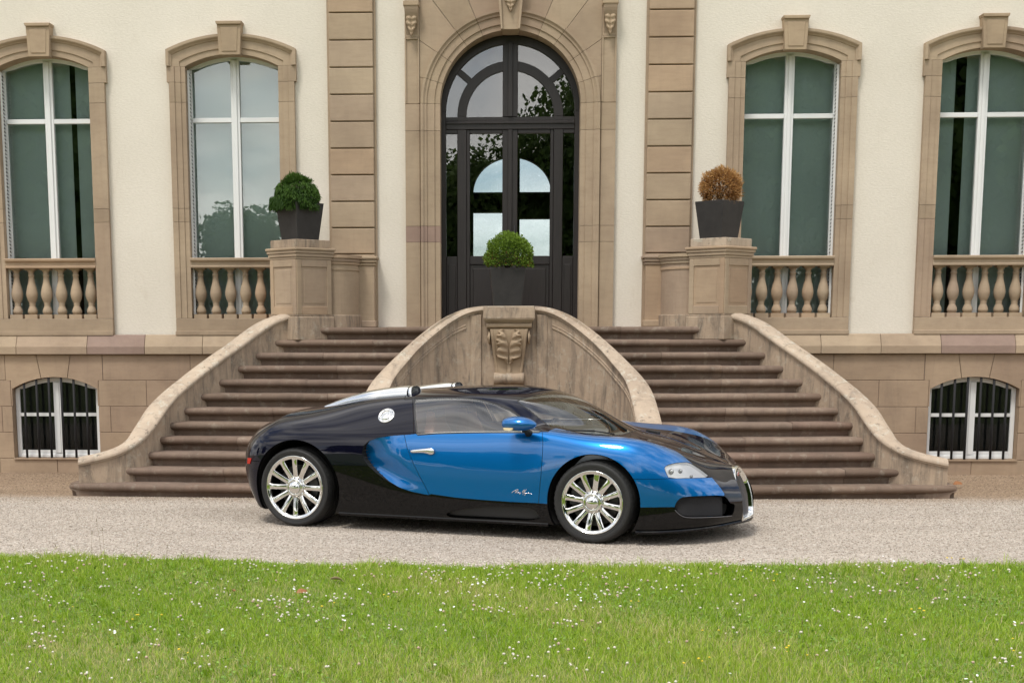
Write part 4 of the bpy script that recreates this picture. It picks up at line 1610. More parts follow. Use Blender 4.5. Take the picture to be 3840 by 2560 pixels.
go = fast_mesh('grass', np.r_[V, Vb, Vt], np.r_[F, Fb + len(V), Ft + len(V) + len(Vb)], 'grass_blade', {'tone': np.r_[T, Tb, Tt]})
tag(go, 'short green lawn grass along the drive', 'grass', kind='stuff')

# broad clover leaves low in the turf
mt, n, l, b = new_mat('clover_leaf')
at = n.new('ShaderNodeNewGeometry')
gr = ramp(n, [(0.0, (0.09, 0.19, 0.02)), (1.0, (0.20, 0.34, 0.04))])
l.new(at.outputs['Random Per Island'], gr.inputs['Fac'])
l.new(gr.outputs['Color'], b.inputs['Base Color'])
b.inputs['Roughness'].default_value = 0.6


def discs(P, N_, rad, seg=6, squash=0.0):
    """small tilted polygons"""
    c_ = len(P)
    ang = np.arange(seg) / seg * 2 * np.pi
    up = np.array([0, 0, 1.0])
    t1 = np.cross(N_, up[None] + 1e-3)
    t1 /= np.linalg.norm(t1, axis=1, keepdims=True)
    t2 = np.cross(N_, t1)
    V = P[:, None] + rad[:, None, None] * (np.cos(ang)[None, :, None] * t1[:, None] + np.sin(ang)[None, :, None] * t2[:, None])
    F = np.arange(c_ * seg).reshape(c_, seg)
    return V.reshape(-1, 3), F


r_ = np.random.default_rng(31)
c_ = 42000
x, y = r_.uniform(-4.6, 4.6, c_), r_.uniform(6.5, 11, c_)
k = (y < np.interp(x, GE_X, GE_Y) - 0.05) & (r_.random(c_) < 0.35 + 0.5 * patchy(x * 1.7 + 4, y * 1.7))
x, y = x[k], y[k]
P = np.stack([x, y, r_.uniform(0.02, 0.045, len(x))], 1)
Nn = r_.normal(0, 0.35, (len(x), 3)) + np.array([0, 0, 1])
Nn /= np.linalg.norm(Nn, axis=1, keepdims=True)
V, F = discs(P, Nn, r_.uniform(0.005, 0.010, len(x)), 6)
go = fast_mesh('clover_leaves', V, F, 'clover_leaf')
tag(go, 'low clover leaves mixed into the lawn', 'clover', kind='stuff')

# white clover heads, daisies, buttercups
simple('clover_white', (0.66, 0.61, 0.53), 0.8)
simple('clover_pink', (0.50, 0.36, 0.29), 0.9)
simple('daisy_white', (0.80, 0.80, 0.80), 0.8)
simple('buttercup', (0.75, 0.55, 0.02), 0.5)
simple('stalk', (0.12, 0.22, 0.04), 0.7)
r_ = np.random.default_rng(77)


def flower_spots(count, near_edge):
    x, y = [], []
    while len(x) < count:
        px, py = r_.uniform(-4.4, 4.4), r_.uniform(6.7, 10.8)
        e = float(np.interp(px, GE_X, GE_Y))
        if py > e - 0.03: continue
        d = e - py
        pb = (0.20 + 0.8 * math.exp(-d / 0.9)) if near_edge else 0.5
        pb *= 0.30 + 0.9 * max(0, patchy(np.array(px * 0.9 + 2.0), np.array(py * 1.2)) + 0.25)
        if r_.random() < pb:
            x.append(px); y.append(py)
            for _ in range(r_.integers(0, 4)):
                x.append(px + r_.normal(0, 0.07)); y.append(min(py + r_.normal(0, 0.07), e - 0.04))
    return np.array(x), np.array(y)


ico = bmesh.new()
bmesh.ops.create_icosphere(ico, subdivisions=1, radius=1)
IV = np.array([v_.co[:] for v_ in ico.verts])
IF = np.array([[v_.index for v_ in f.verts] for f in ico.faces])
ico.free()


def heads(x, y, zr, rr, flat):
    c_ = len(x)
    P = np.stack([x, y, r_.uniform(*zr, c_)], 1)
    R_ = r_.uniform(*rr, c_)
    V = IV[None] * R_[:, None, None] * np.array([1, 1, flat]) * r_.uniform(0.85, 1.15, (c_, len(IV), 1)) + P[:, None]
    F = IF[None] + (np.arange(c_) * len(IV))[:, None, None]
    return V.reshape(-1, 3), F.reshape(-1, 3), P


x, y = flower_spots(1250, True)
kx = r_.random(len(x)) < 0.82
V, F, P = heads(x[kx], y[kx], (0.045, 0.085), (0.0056, 0.0094), 0.85)
o1 = fast_mesh('clover_flowers', V, F, 'clover_white')
tag(o1, 'white clover blossoms dotted over the lawn', 'clover flower', kind='stuff')
V, F, P = heads(x[~kx], y[~kx], (0.04, 0.07), (0.0075, 0.011), 0.9)
o1 = fast_mesh('faded_clover_flowers', V, F, 'clover_pink')
tag(o1, 'faded pinkish clover blossoms in the lawn', 'clover flower', kind='stuff')
x, y = flower_spots(105, False)
P = np.stack([x, y, r_.uniform(0.05, 0.09, len(x))], 1)
Nn = r_.normal(0, 0.3, (len(x), 3)) + np.array([0, -0.3, 1])
Nn /= np.linalg.norm(Nn, axis=1, keepdims=True)
V, F = discs(P, Nn, r_.uniform(0.006, 0.0095, len(x)), 10)
o1 = fast_mesh('daisies', V, F, 'daisy_white')
tag(o1, 'small white daisies in the lawn', 'daisy', kind='stuff')
x, y = flower_spots(60, False)
V, F, P = heads(x, y, (0.05, 0.10), (0.006, 0.010), 0.5)
o1 = fast_mesh('buttercups', V, F, 'buttercup')
tag(o1, 'yellow buttercups scattered in the lawn', 'buttercup', kind='stuff')

# ------------------------------------------------------------------ sports car
CAR_O = np.array([-1.4990, 13.5396, 0.0])
CAR_PSI = 0.36575
C_FW = np.array([math.cos(CAR_PSI), -math.sin(CAR_PSI), 0])
C_RT = np.array([-math.sin(CAR_PSI), -math.cos(CAR_PSI), 0])
car = empty('sports_car', tuple(CAR_O), -CAR_PSI)
tag(car, 'low two-tone blue and black sports car with chrome wheels parked before the stairs', 'car')


def car_px(P):
    """car coordinates (forward, right, up) -> photo pixels"""
    P = np.asarray(P, float)
    Wp = CAR_O + P[..., :1] * C_FW + P[..., 1:2] * C_RT + P[..., 2:3] * np.array([0, 0, 1.0])
    d = (Wp - CAM_P) @ CAM_R
    return np.stack([PCX + FPX * d[..., 0] / d[..., 1], PCY - FPX * d[..., 2] / d[..., 1]], -1)


CAM_CAR = np.array([(CAM_P - CAR_O) @ C_FW, (CAM_P - CAR_O) @ C_RT, CAM_P[2]])


def px_ray(px, py):
    d = CAM_R @ np.array([(px - PCX) / FPX, 1, (PCY - py) / FPX])
    return np.array([d @ C_FW, d @ C_RT, d[2]])


def px_at_y(px, py, y):
    d = px_ray(px, py)
    return CAM_CAR + d * ((y - CAM_CAR[1]) / d[1])


# car paints and materials
def paint(name, base, metallic, rough, flake=0.0, coat=1.5, spec=0.15):
    mt, n, l, b = new_mat(name)
    b.inputs['Base Color'].default_value = (*base, 1)
    b.inputs['Metallic'].default_value = metallic
    b.inputs['Roughness'].default_value = rough
    b.inputs['Specular IOR Level'].default_value = spec
    b.inputs['Coat Weight'].default_value = 1.0
    b.inputs['Coat Roughness'].default_value = 0.015
    b.inputs['Coat IOR'].default_value = coat
    if flake:
        co = n.new('ShaderNodeNewGeometry').outputs['Position']
        t = tex(n, l, 'noise', 900, co, 2, 0.5)
        bump(n, l, b, t.outputs['Fac'], flake, 0.001)
    return mt


paint('paint_blue', (0.0004, 0.125, 0.385), 0.65, 0.32, 0.0, 1.55, 0.1)
paint('paint_midnight', (0.003, 0.003, 0.010), 0.0, 0.35, 0.0, 1.42, 0.0)
paint('paint_black', (0.003, 0.003, 0.0035), 0.0, 0.35, 0.0, 1.36, 0.0)
simple('chrome', (0.74, 0.74, 0.72), 0.05, 1.0)
simple('satin_alloy', (0.72, 0.73, 0.73), 0.16, 1.0)
simple('mesh_light', (0.30, 0.30, 0.32), 0.35, 0.8)
simple('mesh_dark', (0.055, 0.055, 0.06), 0.4, 0.6)
simple('lamp_glass_amber', (0.75, 0.62, 0.40), 0.2)
simple('black_plastic', (0.010, 0.010, 0.011), 0.5)
simple('liner_black', (0.006, 0.006, 0.006), 0.9)
simple('seat_leather', (0.50, 0.22, 0.14), 0.5)
simple('cabin_grey', (0.34, 0.345, 0.35), 0.5)
simple('cabin_dark', (0.06, 0.06, 0.064), 0.5)
simple('disc_iron', (0.055, 0.053, 0.05), 0.4, 0.7)
simple('caliper', (0.02, 0.02, 0.022), 0.4)
simple('brake_copper', (0.10, 0.045, 0.025), 0.5, 0.5)
simple('lamp_reflector', (0.97, 0.975, 0.98), 0.2, 0.15)
simple('lamp_red', (0.45, 0.015, 0.008), 0.15)
simple('badge_red', (0.50, 0.03, 0.02), 0.3)
simple('badge_white', (0.85, 0.85, 0.85), 0.3)
simple('script_silver', (0.85, 0.85, 0.86), 0.15, 0.9)
glass('car_glass', (0.84, 0.89, 0.89), 1.55, 0.0, 0.0, 0.11)
glass('lamp_glass', (0.99, 0.99, 0.99), 1.5, 0.0, 0.0, 0.02)
mt, n, l, b = new_mat('tyre_rubber')
co = n.new('ShaderNodeNewGeometry').outputs['Position']
t = tex(n, l, 'noise', 60, co, 4, 0.6)
r1 = ramp(n, [(0.3, (0.010, 0.010, 0.0105)), (0.7, (0.019, 0.019, 0.019))])
l.new(t.outputs['Fac'], r1.inputs['Fac'])
l.new(r1.outputs['Color'], b.inputs['Base Color'])
b.inputs['Roughness'].default_value = 0.62

# ---- body surface: control net of half sections, tail centre -> nose centre, sill -> centreline
# each station: 12 points (x, y, z)
def sec(xs_, ys_, zs_):
    f = lambda a: [a] * 12 if not hasattr(a, '__len__') else a
    return list(zip(f(xs_), f(ys_), f(zs_)))


NET = [
    # tail centre
    sec([-.52, -.58, -.66, -.715, -.735, -.720, -.675, -.62, -.56, -.50, -.45, -.42], 0.0, [.20, .205, .26, .40, .56, .69, .79, .85, .885, .905, .918, .924]),
    sec([-.51, -.57, -.65, -.705, -.725, -.710, -.660, -.60, -.54, -.48, -.43, -.41], [.42, .43, .44, .45, .45, .44, .41, .37, .31, .23, .12, 0], [.20, .205, .26, .40, .56, .69, .79, .85, .885, .905, .918, .924]),
    sec([-.40, -.46, -.545, -.598, -.610, -.578, -.520, -.455, -.40, -.35, -.32, -.31], [.70, .735, .765, .775, .775, .760, .71, .63, .53, .40, .20, 0], [.17, .175, .25, .40, .57, .70, .80, .865, .905, .932, .948, .953]),
    sec([-.36, -.40, -.41, -.42, -.42, -.40, -.36, -.31, -.27, -.24, -.22, -.22], [.82, .90, .92, .935, .945, .925, .855, .74, .61, .46, .24, 0], [.14, .145, .25, .40, .58, .725, .835, .905, .950, .975, .988, .992]),
    sec(-.20, [.85, .935, .955, .972, .982, .962, .893, .780, .645, .485, .25, 0], [.13, .14, .25, .41, .59, .745, .856, .930, .970, .990, 1.000, 1.004]),
    sec(0.02, [.86, .945, .962, .982, .995, .975, .905, .795, .665, .50, .26, 0], [.13, .14, .25, .42, .60, .760, .874, .950, .996, 1.018, 1.030, 1.034]),
    sec(0.26, [.86, .945, .962, .980, .992, .974, .908, .805, .685, .52, .27, 0], [.13, .14, .25, .42, .60, .760, .878, .968, 1.030, 1.060, 1.076, 1.082]),
    sec(0.50, [.86, .943, .960, .972, .980, .968, .908, .813, .698, .54, .28, 0], [.13, .14, .24, .41, .59, .755, .876, .982, 1.066, 1.108, 1.128, 1.136]),
    sec(0.80, [.86, .938, .955, .962, .966, .954, .903, .816, .705, .555, .29, 0], [.13, .14, .23, .39, .57, .740, .866, .990, 1.092, 1.142, 1.166, 1.176]),
    sec(1.15, [.86, .932, .950, .955, .955, .938, .890, .808, .708, .565, .30, 0], [.13, .14, .22, .37, .56, .730, .860, .998, 1.108, 1.162, 1.192, 1.203]),
    sec(1.58, [.86, .928, .946, .950, .948, .926, .876, .792, .702, .560, .30, 0], [.13, .14, .21, .36, .56, .740, .868, 1.005, 1.118, 1.172, 1.205, 1.216]),
    sec(1.95, [.86, .928, .945, .948, .945, .920, .872, .790, .690, .545, .295, 0], [.13, .14, .21, .36, .56, .750, .876, .965, 1.045, 1.118, 1.172, 1.190]),
    sec(2.27, [.86, .93, .945, .950, .948, .920, .865, .775, .650, .500, .28, 0], [.13, .14, .21, .37, .58, .770, .876, .896, .928, .990, 1.064, 1.090]),
    sec(2.52, [.87, .94, .952, .960, .964, .940, .870, .765, .640, .485, .27, 0], [.13, .14, .22, .38, .60, .770, .856, .868, .852, .876, .936, .966]),
    sec(2.73, [.87, .94, .955, .966, .970, .945, .870, .760, .625, .460, .25, 0], [.13, .14, .22, .38, .60, .758, .842, .854, .830, .818, .840, .858]),
    sec(2.93, [.87, .94, .952, .960, .960, .930, .858, .745, .605, .430, .23, 0], [.12, .13, .21, .37, .58, .735, .825, .846, .814, .790, .802, .812]),
    sec([3.08, 3.10, 3.11, 3.12, 3.12, 3.12, 3.11, 3.10, 3.09, 3.08, 3.08, 3.08], [.85, .915, .925, .930, .922, .885, .820, .715, .570, .400, .20, 0], [.11, .12, .20, .36, .55, .690, .783, .812, .782, .755, .763, .771]),
    sec([3.27, 3.33, 3.35, 3.36, 3.36, 3.34, 3.31, 3.275, 3.25, 3.235, 3.23, 3.23], [.72, .795, .815, .820, .805, .765, .705, .610, .480, .340, .17, 0], [.115, .125, .20, .35, .50, .615, .700, .742, .728, .708, .713, .719]),
    sec([3.48, 3.56, 3.585, 3.59, 3.57, 3.52, 3.465, 3.415, 3.385, 3.37, 3.36, 3.36], [.54, .585, .60, .60, .58, .550, .505, .435, .350, .255, .13, 0], [.13, .14, .20, .34, .46, .550, .618, .656, .665, .660, .664, .668]),
    sec([3.60, 3.685, 3.705, 3.705, 3.67, 3.612, 3.560, 3.518, 3.495, 3.482, 3.475, 3.475], [.29, .31, .32, .32, .31, .295, .270, .235, .190, .140, .07, 0], [.145, .15, .20, .33, .44, .525, .580, .608, .617, .620, .622, .624]),
    sec([3.69, 3.775, 3.792, 3.790, 3.755, 3.705, 3.655, 3.615, 3.587, 3.57, 3.56, 3.555], 0.0, [.15, .155, .20, .32, .42, .505, .555, .578, .588, .592, .594, .595]),
]
NET = np.array(NET, float)


def spline_net(net, it=1):
    """control net such that the B-spline surface comes close to the table"""
    def pad(P):
        a = P[1:2].copy(); a[..., 1] *= -1
        z = P[-2:-1].copy(); z[..., 1] *= -1
        P = np.concatenate([a, P, z], 0)
        lo = 2 * P[:, :1] - P[:, 1:2]
        hi = P[:, -2:-1].copy(); hi[..., 1] *= -1
        return np.concatenate([lo, P, hi], 1)
    def knots(P):
        Q = pad(P)
        Q = (Q[:-2] + 4 * Q[1:-1] + Q[2:]) / 6
        return (Q[:, :-2] + 4 * Q[:, 1:-1] + Q[:, 2:]) / 6
    P = net.copy()
    for _ in range(it):
        P = P + (net - knots(P))
    P[0, :, 1] = 0
    P[-1, :, 1] = 0
    P[:, -1, 1] = 0
    return pad(P)


def bspl(t):
    return np.stack([(1 - t) ** 3, 3 * t ** 3 - 6 * t ** 2 + 4, -3 * t ** 3 + 3 * t ** 2 + 3 * t + 1, t ** 3], -1) / 6


NU, NV = 15, 12


def surf_grid(net, nu, nv):
    P = spline_net(net, 2)
    a, c_ = P.shape[0] - 3, P.shape[1] - 3
    U = np.linspace(0, a, a * nu + 1)
    W_ = np.linspace(0, c_, c_ * nv + 1)
    iu = np.minimum(U.astype(int), a - 1)
    iv = np.minimum(W_.astype(int), c_ - 1)
    Bu, Bv = bspl(U - iu), bspl(W_ - iv)
    T = sum(Bu[:, k, None, None] * P[iu + k] for k in range(4))
    S = sum(Bv[None, :, k, None] * T[:, iv + k] for k in range(4))
    return S


GRID = surf_grid(NET, NU, NV)
gu, gv = GRID.shape[:2]


def smooth01(t):
    t = np.clip(t, 0, 1)
    return t * t * (3 - 2 * t)


def poly_sd(P, poly):
    """signed distance to a closed 2D polygon, positive inside"""
    P = np.asarray(P, float)
    A = np.asarray(poly, float)
    B = np.roll(A, -1, 0)
    d2 = np.full(len(P), 1e18)
    ins = np.zeros(len(P), bool)
    for a, b_ in zip(A, B):
        e = b_ - a
        w_ = P - a
        t = np.clip((w_ @ e) / max(e @ e, 1e-12), 0, 1)
        dd = w_ - t[:, None] * e
        d2 = np.minimum(d2, (dd ** 2).sum(1))
        c_ = (a[1] > P[:, 1]) != (b_[1] > P[:, 1])
        with np.errstate(divide='ignore', invalid='ignore'):
            xi = a[0] + (P[:, 1] - a[1]) * e[0] / e[1]
        ins ^= c_ & (P[:, 0] < xi)
    return np.where(ins, 1, -1) * np.sqrt(d2)


def line_sd(P, line):
    """distance to an open polyline"""
    A = np.asarray(line, float)
    d2 = np.full(len(P), 1e18)
    for a, b_ in zip(A[:-1], A[1:]):
        e = b_ - a
        w_ = P - a
        t = np.clip((w_ @ e) / max(e @ e, 1e-12), 0, 1)
        d2 = np.minimum(d2, ((w_ - t[:, None] * e) ** 2).sum(1))
    return np.sqrt(d2)


def grid_normals(S):
    du = np.gradient(S, axis=0)
    dv = np.gradient(S, axis=1)
    n_ = np.cross(du, dv)
    L_ = np.linalg.norm(n_, axis=2, keepdims=True)
    n_ = n_ / np.maximum(L_, 1e-12)
    return n_


# photo outlines (pixels of the photograph), traced on the visible side and mirrored
def k2(*p): return [(900 + x / 2.614, 1420 + y / 2.614) for x, y in p]
def k3(*p): return [(1500 + x / 2.904, 1420 + y / 2.904) for x, y in p]
def k4(*p): return [(2050 + x / 2.45, 1420 + y / 2.45) for x, y in p]


def dense(poly, k, closed=True, it=1):
    """Chaikin corner cutting"""
    p = np.array(poly, float)
    for _ in range(it):
        q_ = []
        m_ = len(p)
        rng_ = range(m_ if closed else m_ - 1)
        if not closed: q_.append(p[0])
        for i in rng_:
            a, b_ = p[i], p[(i + 1) % m_]
            q_ += [0.75 * a + 0.25 * b_, 0.25 * a + 0.75 * b_]
        if not closed: q_.append(p[-1])
        p = np.array(q_)
    return p


L_C = k2((1745, 541), (1500, 556), (1350, 576), (1262, 608), (1212, 655), (1193, 720), (1213, 790), (1265, 858), (1340, 925), (1450, 1003), (1560, 1062), (1680, 1103), (1850, 1138)) + k3((310, 1247), (600, 1290), (900, 1316), (1200, 1337), (1510, 1352), (1612, 1360))
BELT = k3((120, 601), (165, 598), (400, 585), (700, 577), (1000, 574), (1300, 574), (1548, 578), (1700, 580), (1820, 574)) + k4((180, 486), (440, 491), (640, 527))
HOODL = k4((640, 527), (800, 579), (1000, 659), (1150, 719), (1300, 771), (1400, 832), (1480, 893), (1560, 972), (1630, 1058), (1660, 1110))


def n1(*p): return [(2450 + x / 4.9, 1680 + y / 4.9) for x, y in p]
def n2(*p): return [(2000 + x / 3.92, 1440 + y / 3.92) for x, y in p]
def n4(*p): return [(1200 + x / 3.92, 1430 + y / 3.92) for x, y in p]
def n6(*p): return [(1840 + x / 10.69, 1540 + y / 10.69) for x, y in p]
def n7(*p): return [(1880 + x / 11.76, 1800 + y / 11.76) for x, y in p]
def n8(*p): return [(900 + x / 5.6, 1620 + y / 5.6) for x, y in p]


# vertex table of the half body: x y z | nx ny nz
GN = grid_normals(GRID)
if (GN[gu // 2, gv // 3] @ np.array([0, 1, 0])) < 0: GN = -GN
BV = np.concatenate([GRID.reshape(-1, 3), GN.reshape(-1, 3)], 1)
ii, jj = np.meshgrid(np.arange(gu - 1), np.arange(gv - 1), indexing='ij')
q00 = (ii * gv + jj).ravel(); q10 = ((ii + 1) * gv + jj).ravel(); q01 = (ii * gv + jj + 1).ravel(); q11 = ((ii + 1) * gv + jj + 1).ravel()
BF = np.concatenate([np.stack([q00, q10, q11], 1), np.stack([q00, q11, q01], 1)])
# smooth normals where the net collapses at tail and nose
BV[:, 3:] /= np.maximum(np.linalg.norm(BV[:, 3:], axis=1, keepdims=True), 1e-9)
ar = np.linalg.norm(np.cross(BV[BF[:, 1], :3] - BV[BF[:, 0], :3], BV[BF[:, 2], :3] - BV[BF[:, 0], :3]), axis=1)
BF = BF[ar > 1e-10]

BPX = car_px(BV[:, :3])
FACING = ((CAM_CAR - BV[:, :3]) * BV[:, 3:]).sum(1) > 0


from mathutils.kdtree import KDTree
PXT = KDTree(len(BPX))
for k_ in np.nonzero(FACING)[0]:
    PXT.insert((BPX[k_, 0], BPX[k_, 1], 0.0), int(k_))
PXT.balance()


def surf_at(px, py, off=0.0):
    """point of the visible flank under a photo pixel: position, normal"""
    k = PXT.find((px, py, 0.0))[1]
    p, n_ = BV[k, :3], BV[k, 3:]
    d = px_ray(px, py)
    t = ((p - CAM_CAR) @ n_) / (d @ n_) if abs(d @ n_) > 1e-3 else np.linalg.norm(p - CAM_CAR) / np.linalg.norm(d)
    q_ = CAM_CAR + d * t
    if np.linalg.norm(q_ - p) > 0.05: q_ = p
    return q_ + n_ * off, n_


class Shell:
    def __init__(s, V, F):
        s.V, s.F = V, F

    def px(s): return car_px(s.V[:, :3])

    def cut(s, phi):
        """split along phi = 0: (phi > 0 part, phi < 0 part, cut points)"""
        V, F = s.V, s.F
        phi = np.where(np.abs(phi) < 1e-7, 1e-7, phi)
        sg = phi > 0
        k = sg[F].sum(1)
        pos, neg = [F[k == 3]], [F[k == 0]]
        mixed = F[(k == 1) | (k == 2)]
        if len(mixed) == 0:
            return Shell(V, pos[0]), Shell(V, neg[0]), np.zeros((0, 6))
        newv, cache = [], {}
        base = len(V)

        def mid(a, b_):
            key = (a, b_) if a < b_ else (b_, a)
            if key not in cache:
                t = phi[a] / (phi[a] - phi[b_])
                cache[key] = base + len(newv)
                newv.append(V[a] + (V[b_] - V[a]) * t)
            return cache[key]
        P_, N_ = [], []
        for tri in mixed:
            a, b_, c_ = tri
            while not ((sg[a] != sg[b_]) and (sg[a] != sg[c_])):
                a, b_, c_ = b_, c_, a
            ab, ac = mid(a, b_), mid(a, c_)
            one, two = (P_, N_) if sg[a] else (N_, P_)
            one.append((a, ab, ac))
            two.append((ab, b_, c_))
            two.append((ab, c_, ac))
        nv = np.array(newv)
        V2 = np.concatenate([V, nv])
        pos.append(np.array(P_, int).reshape(-1, 3))
        neg.append(np.array(N_, int).reshape(-1, 3))
        return Shell(V2, np.concatenate(pos)), Shell(V2, np.concatenate(neg)), nv

    def compact(s):
        u, inv = np.unique(s.F, return_inverse=True)
        return Shell(s.V[u], inv.reshape(-1, 3))

    def moved(s, d):
        V = s.V.copy()
        V[:, :3] += d
        return Shell(V, s.F)

    def inward(s, dist):
        V = s.V.copy()
        V[:, :3] -= V[:, 3:] * dist
        return Shell(V, s.F)


def gap_cut(sh, phi, g):
    """split with a groove of half width g (same unit as phi): inside, outside, groove strip"""
    a, rest, _ = sh.cut(phi - g)
    # recompute phi on the remaining vertices is done by the caller through a function
    return a, rest


def shell_mesh(name, parts, mat):
    """parts: list of (shell, mirrored?)"""
    VV, NN, FF, o_ = [], [], [], 0
    for sh_, mir in parts:
        c_ = sh_.compact()
        if len(c_.F) == 0: continue
        V = c_.V.copy()
        F = c_.F.copy()
        n_ = V[:, 3:] / np.maximum(np.linalg.norm(V[:, 3:], axis=1, keepdims=True), 1e-9)
        P = V[:, :3].copy()
        if mir:
            P[:, 1] *= -1
            n_[:, 1] *= -1
        # local axes: y points to the car's left
        P[:, 1] *= -1
        n_[:, 1] *= -1
        fn = np.cross(P[F[:, 1]] - P[F[:, 0]], P[F[:, 2]] - P[F[:, 0]])
        flip = (fn * n_[F].sum(1)).sum(1) < 0
        F[flip] = F[flip][:, ::-1]
        VV.append(P); NN.append(n_); FF.append(F + o_)
        o_ += len(P)
    if not VV: return None
    P, n_, F = np.concatenate(VV), np.concatenate(NN), np.concatenate(FF)
    me = bpy.data.meshes.new(name)
    me.vertices.add(len(P))
    me.vertices.foreach_set('co', P.astype(np.float32).ravel())
    me.loops.add(len(F) * 3)
    me.loops.foreach_set('vertex_index', F.astype(np.int32).ravel())
    me.polygons.add(len(F))
    me.polygons.foreach_set('loop_start', np.arange(0, len(F) * 3, 3, dtype=np.int32))
    me.polygons.foreach_set('loop_total', np.full(len(F), 3, dtype=np.int32))
    me.update()
    me.polygons.foreach_set('use_smooth', [True] * len(F))
    me.normals_split_custom_set_from_vertices(n_.tolist())
    me.update()
    return me


def islands(sh_):
    c_ = sh_.compact()
    lab = np.arange(len(c_.V))
    for _ in range(400):
        m_ = lab[c_.F].min(1)
        new = lab.copy()
        for j in range(3): np.minimum.at(new, c_.F[:, j], m_)
        new = new[new]
        if (new == lab).all(): break
        lab = new
    fl = lab[c_.F[:, 0]]
    return c_, fl


def car_part(name, shell, mat, parent=None, both='separate', pieces=False):
    """both: 'separate' two objects, 'joined' one across the centreline, 'near' only"""
    out_ = []
    if len(shell.F) == 0: return out_
    c_, fl = islands(shell)
    ids, cnt = np.unique(fl, return_counts=True)
    if pieces:
        for i, n_ in zip(ids, cnt):
            if n_ > 12: out_ += car_part(name, Shell(c_.V, c_.F[fl == i]), mat, parent, both)
        return out_
    if len(ids) > 1:
        print('ISL', name, [(int(n_), c_.V[c_.F[fl == i].ravel(), :3].mean(0).round(3).tolist()) for i, n_ in zip(ids, cnt)])
        big_ = [i for i, n_ in zip(ids, cnt) if n_ > 15]
        shell = Shell(c_.V, c_.F[np.isin(fl, big_)])
    if both == 'joined':
        me = shell_mesh(name, [(shell, False), (shell, True)], mat)
        out_.append(obj(name, me, mat, parent or car))
    else:
        for mir in ((False, True) if both == 'separate' else (False,)):
            me = shell_mesh(name, [(shell, mir)], mat)
            out_.append(obj(name, me, mat, parent or car))
    return out_


def cbuild(mb, name, mat, parent=None, mirror=False, bevel=0.0, seg=1):
    """a builder filled in car coordinates (forward, right, up); optionally with a mirrored twin"""
    V0 = list(mb.v)
    mb.v = [(x, -y, z) for x, y, z in V0]
    o1 = mb.build(name, mat, parent or car, bevel, seg)
    if mirror:
        m2 = MB()
        m2.v, m2.f, m2.sm = list(V0), [f[::-1] for f in mb.f], list(mb.sm)
        o2 = m2.build(name, mat, parent or car, bevel, seg)
        return o1, o2
    return o1


def split_main(sh_):
    """largest connected piece, everything else"""
    c_, fl = islands(sh_)
    ids, cnt = np.unique(fl, return_counts=True)
    m_ = fl == ids[np.argmax(cnt)]
    return Shell(c_.V, c_.F[m_]), Shell(c_.V, c_.F[~m_])


# ---- cut the body into panels
ARCH = [(0.015, 0.343, 0.418), (2.705, 0.333, 0.388)]
body = Shell(BV, BF)
arch_edges = []
for ax, az_, ar_ in ARCH:
    P = body.V
    d = np.hypot(P[:, 0] - ax, P[:, 2] - az_)
    phi = np.where(P[:, 1] > 0.5, ar_ - d, -1.0)
    ins, body, edge_ = body.cut(phi)
    arch_edges.append(edge_)

# window
WIN = k3((166, 232), (300, 221), (450, 215), (600, 214), (750, 222), (900, 243), (1050, 288), (1200, 353), (1280, 404), (1400, 488), (1515, 571), (1300, 571), (1000, 571), (700, 574), (400, 582), (196, 597), (176, 420))


def region(sh, poly, lim=None):
    p = sh.px()
    phi = poly_sd(p, poly)
    fac = ((CAM_CAR - sh.V[:, :3]) * sh.V[:, 3:]).sum(1) > -0.2
    phi = np.where(fac, phi, -50.0)
    if lim is not None: phi = np.where(lim(sh.V), phi, -50.0)
    return phi


up_lim = lambda V: (V[:, 2] > 0.78)
ring, body, _ = body.cut(region(body, WIN, up_lim) + 7.0)
win_glass, win_seal, _ = ring.cut(region(ring, WIN, up_lim))

# windscreen: side edge traced, head and foot as plan curves
WS_SIDE = k3((1268, 226), (1300, 258), (1355, 300), (1452, 369), (1580, 474), (1705, 576))
head_ = np.array([surf_at(x, y)[0] for x, y in k3((1268, 226), (1340, 188), (1450, 162))])
foot_ = np.array([surf_at(x, y)[0] for x, y in k3((1705, 576)) + n2((480, 690), (890, 699))])
print('HEAD', head_.round(3).tolist(), 'FOOT', foot_.round(3).tolist())
WS = WS_SIDE + n2((480, 760), (890, 860), (2200, 860), (2200, -300), (-100, -300))


def ws_phi(sh_):
    V = sh_.V
    y = V[:, 1]
    xt = np.interp(y, WS_HY, WS_HX)
    xb = np.interp(y, WS_FY, WS_FX)
    phi = np.minimum(np.minimum((V[:, 0] - xt) * 430, (xb - V[:, 0]) * 430), np.where(y < 0.40, 60.0, poly_sd(sh_.px(), WS)))
    return np.where((V[:, 2] > 0.78) & (V[:, 0] > 1.7) & (V[:, 0] < 3.0), phi, -50.0)


WS_HY, WS_HX = [0.0, 0.15, 0.30, 0.45, 0.60, 0.9], [2.03, 2.025, 2.01, 1.975, 1.92, 1.80]
WS_FY, WS_FX = [0.0, 0.15, 0.30, 0.45, 0.58, 0.68, 0.9], [2.77, 2.765, 2.735, 2.66, 2.52, 2.34, 2.0]
ring, body, _ = body.cut(ws_phi(body) + 4.0)
ws_glass, ws_seal, _ = ring.cut(ws_phi(ring))

# grille hole in the nose
def horseshoe(scale=1.0, k=40):
    pts = []
    for i in range(k + 1):
        a = math.pi * i / k
        pts.append((0.212 * scale * math.cos(a), 0.405 + 0.170 * scale * math.sin(a)))
    pts += [(-0.214 * scale, 0.30), (-0.196 * scale, 0.155 + (1 - scale) * 0.1), (0.196 * scale, 0.155 + (1 - scale) * 0.1), (0.214 * scale, 0.30)]
    return pts


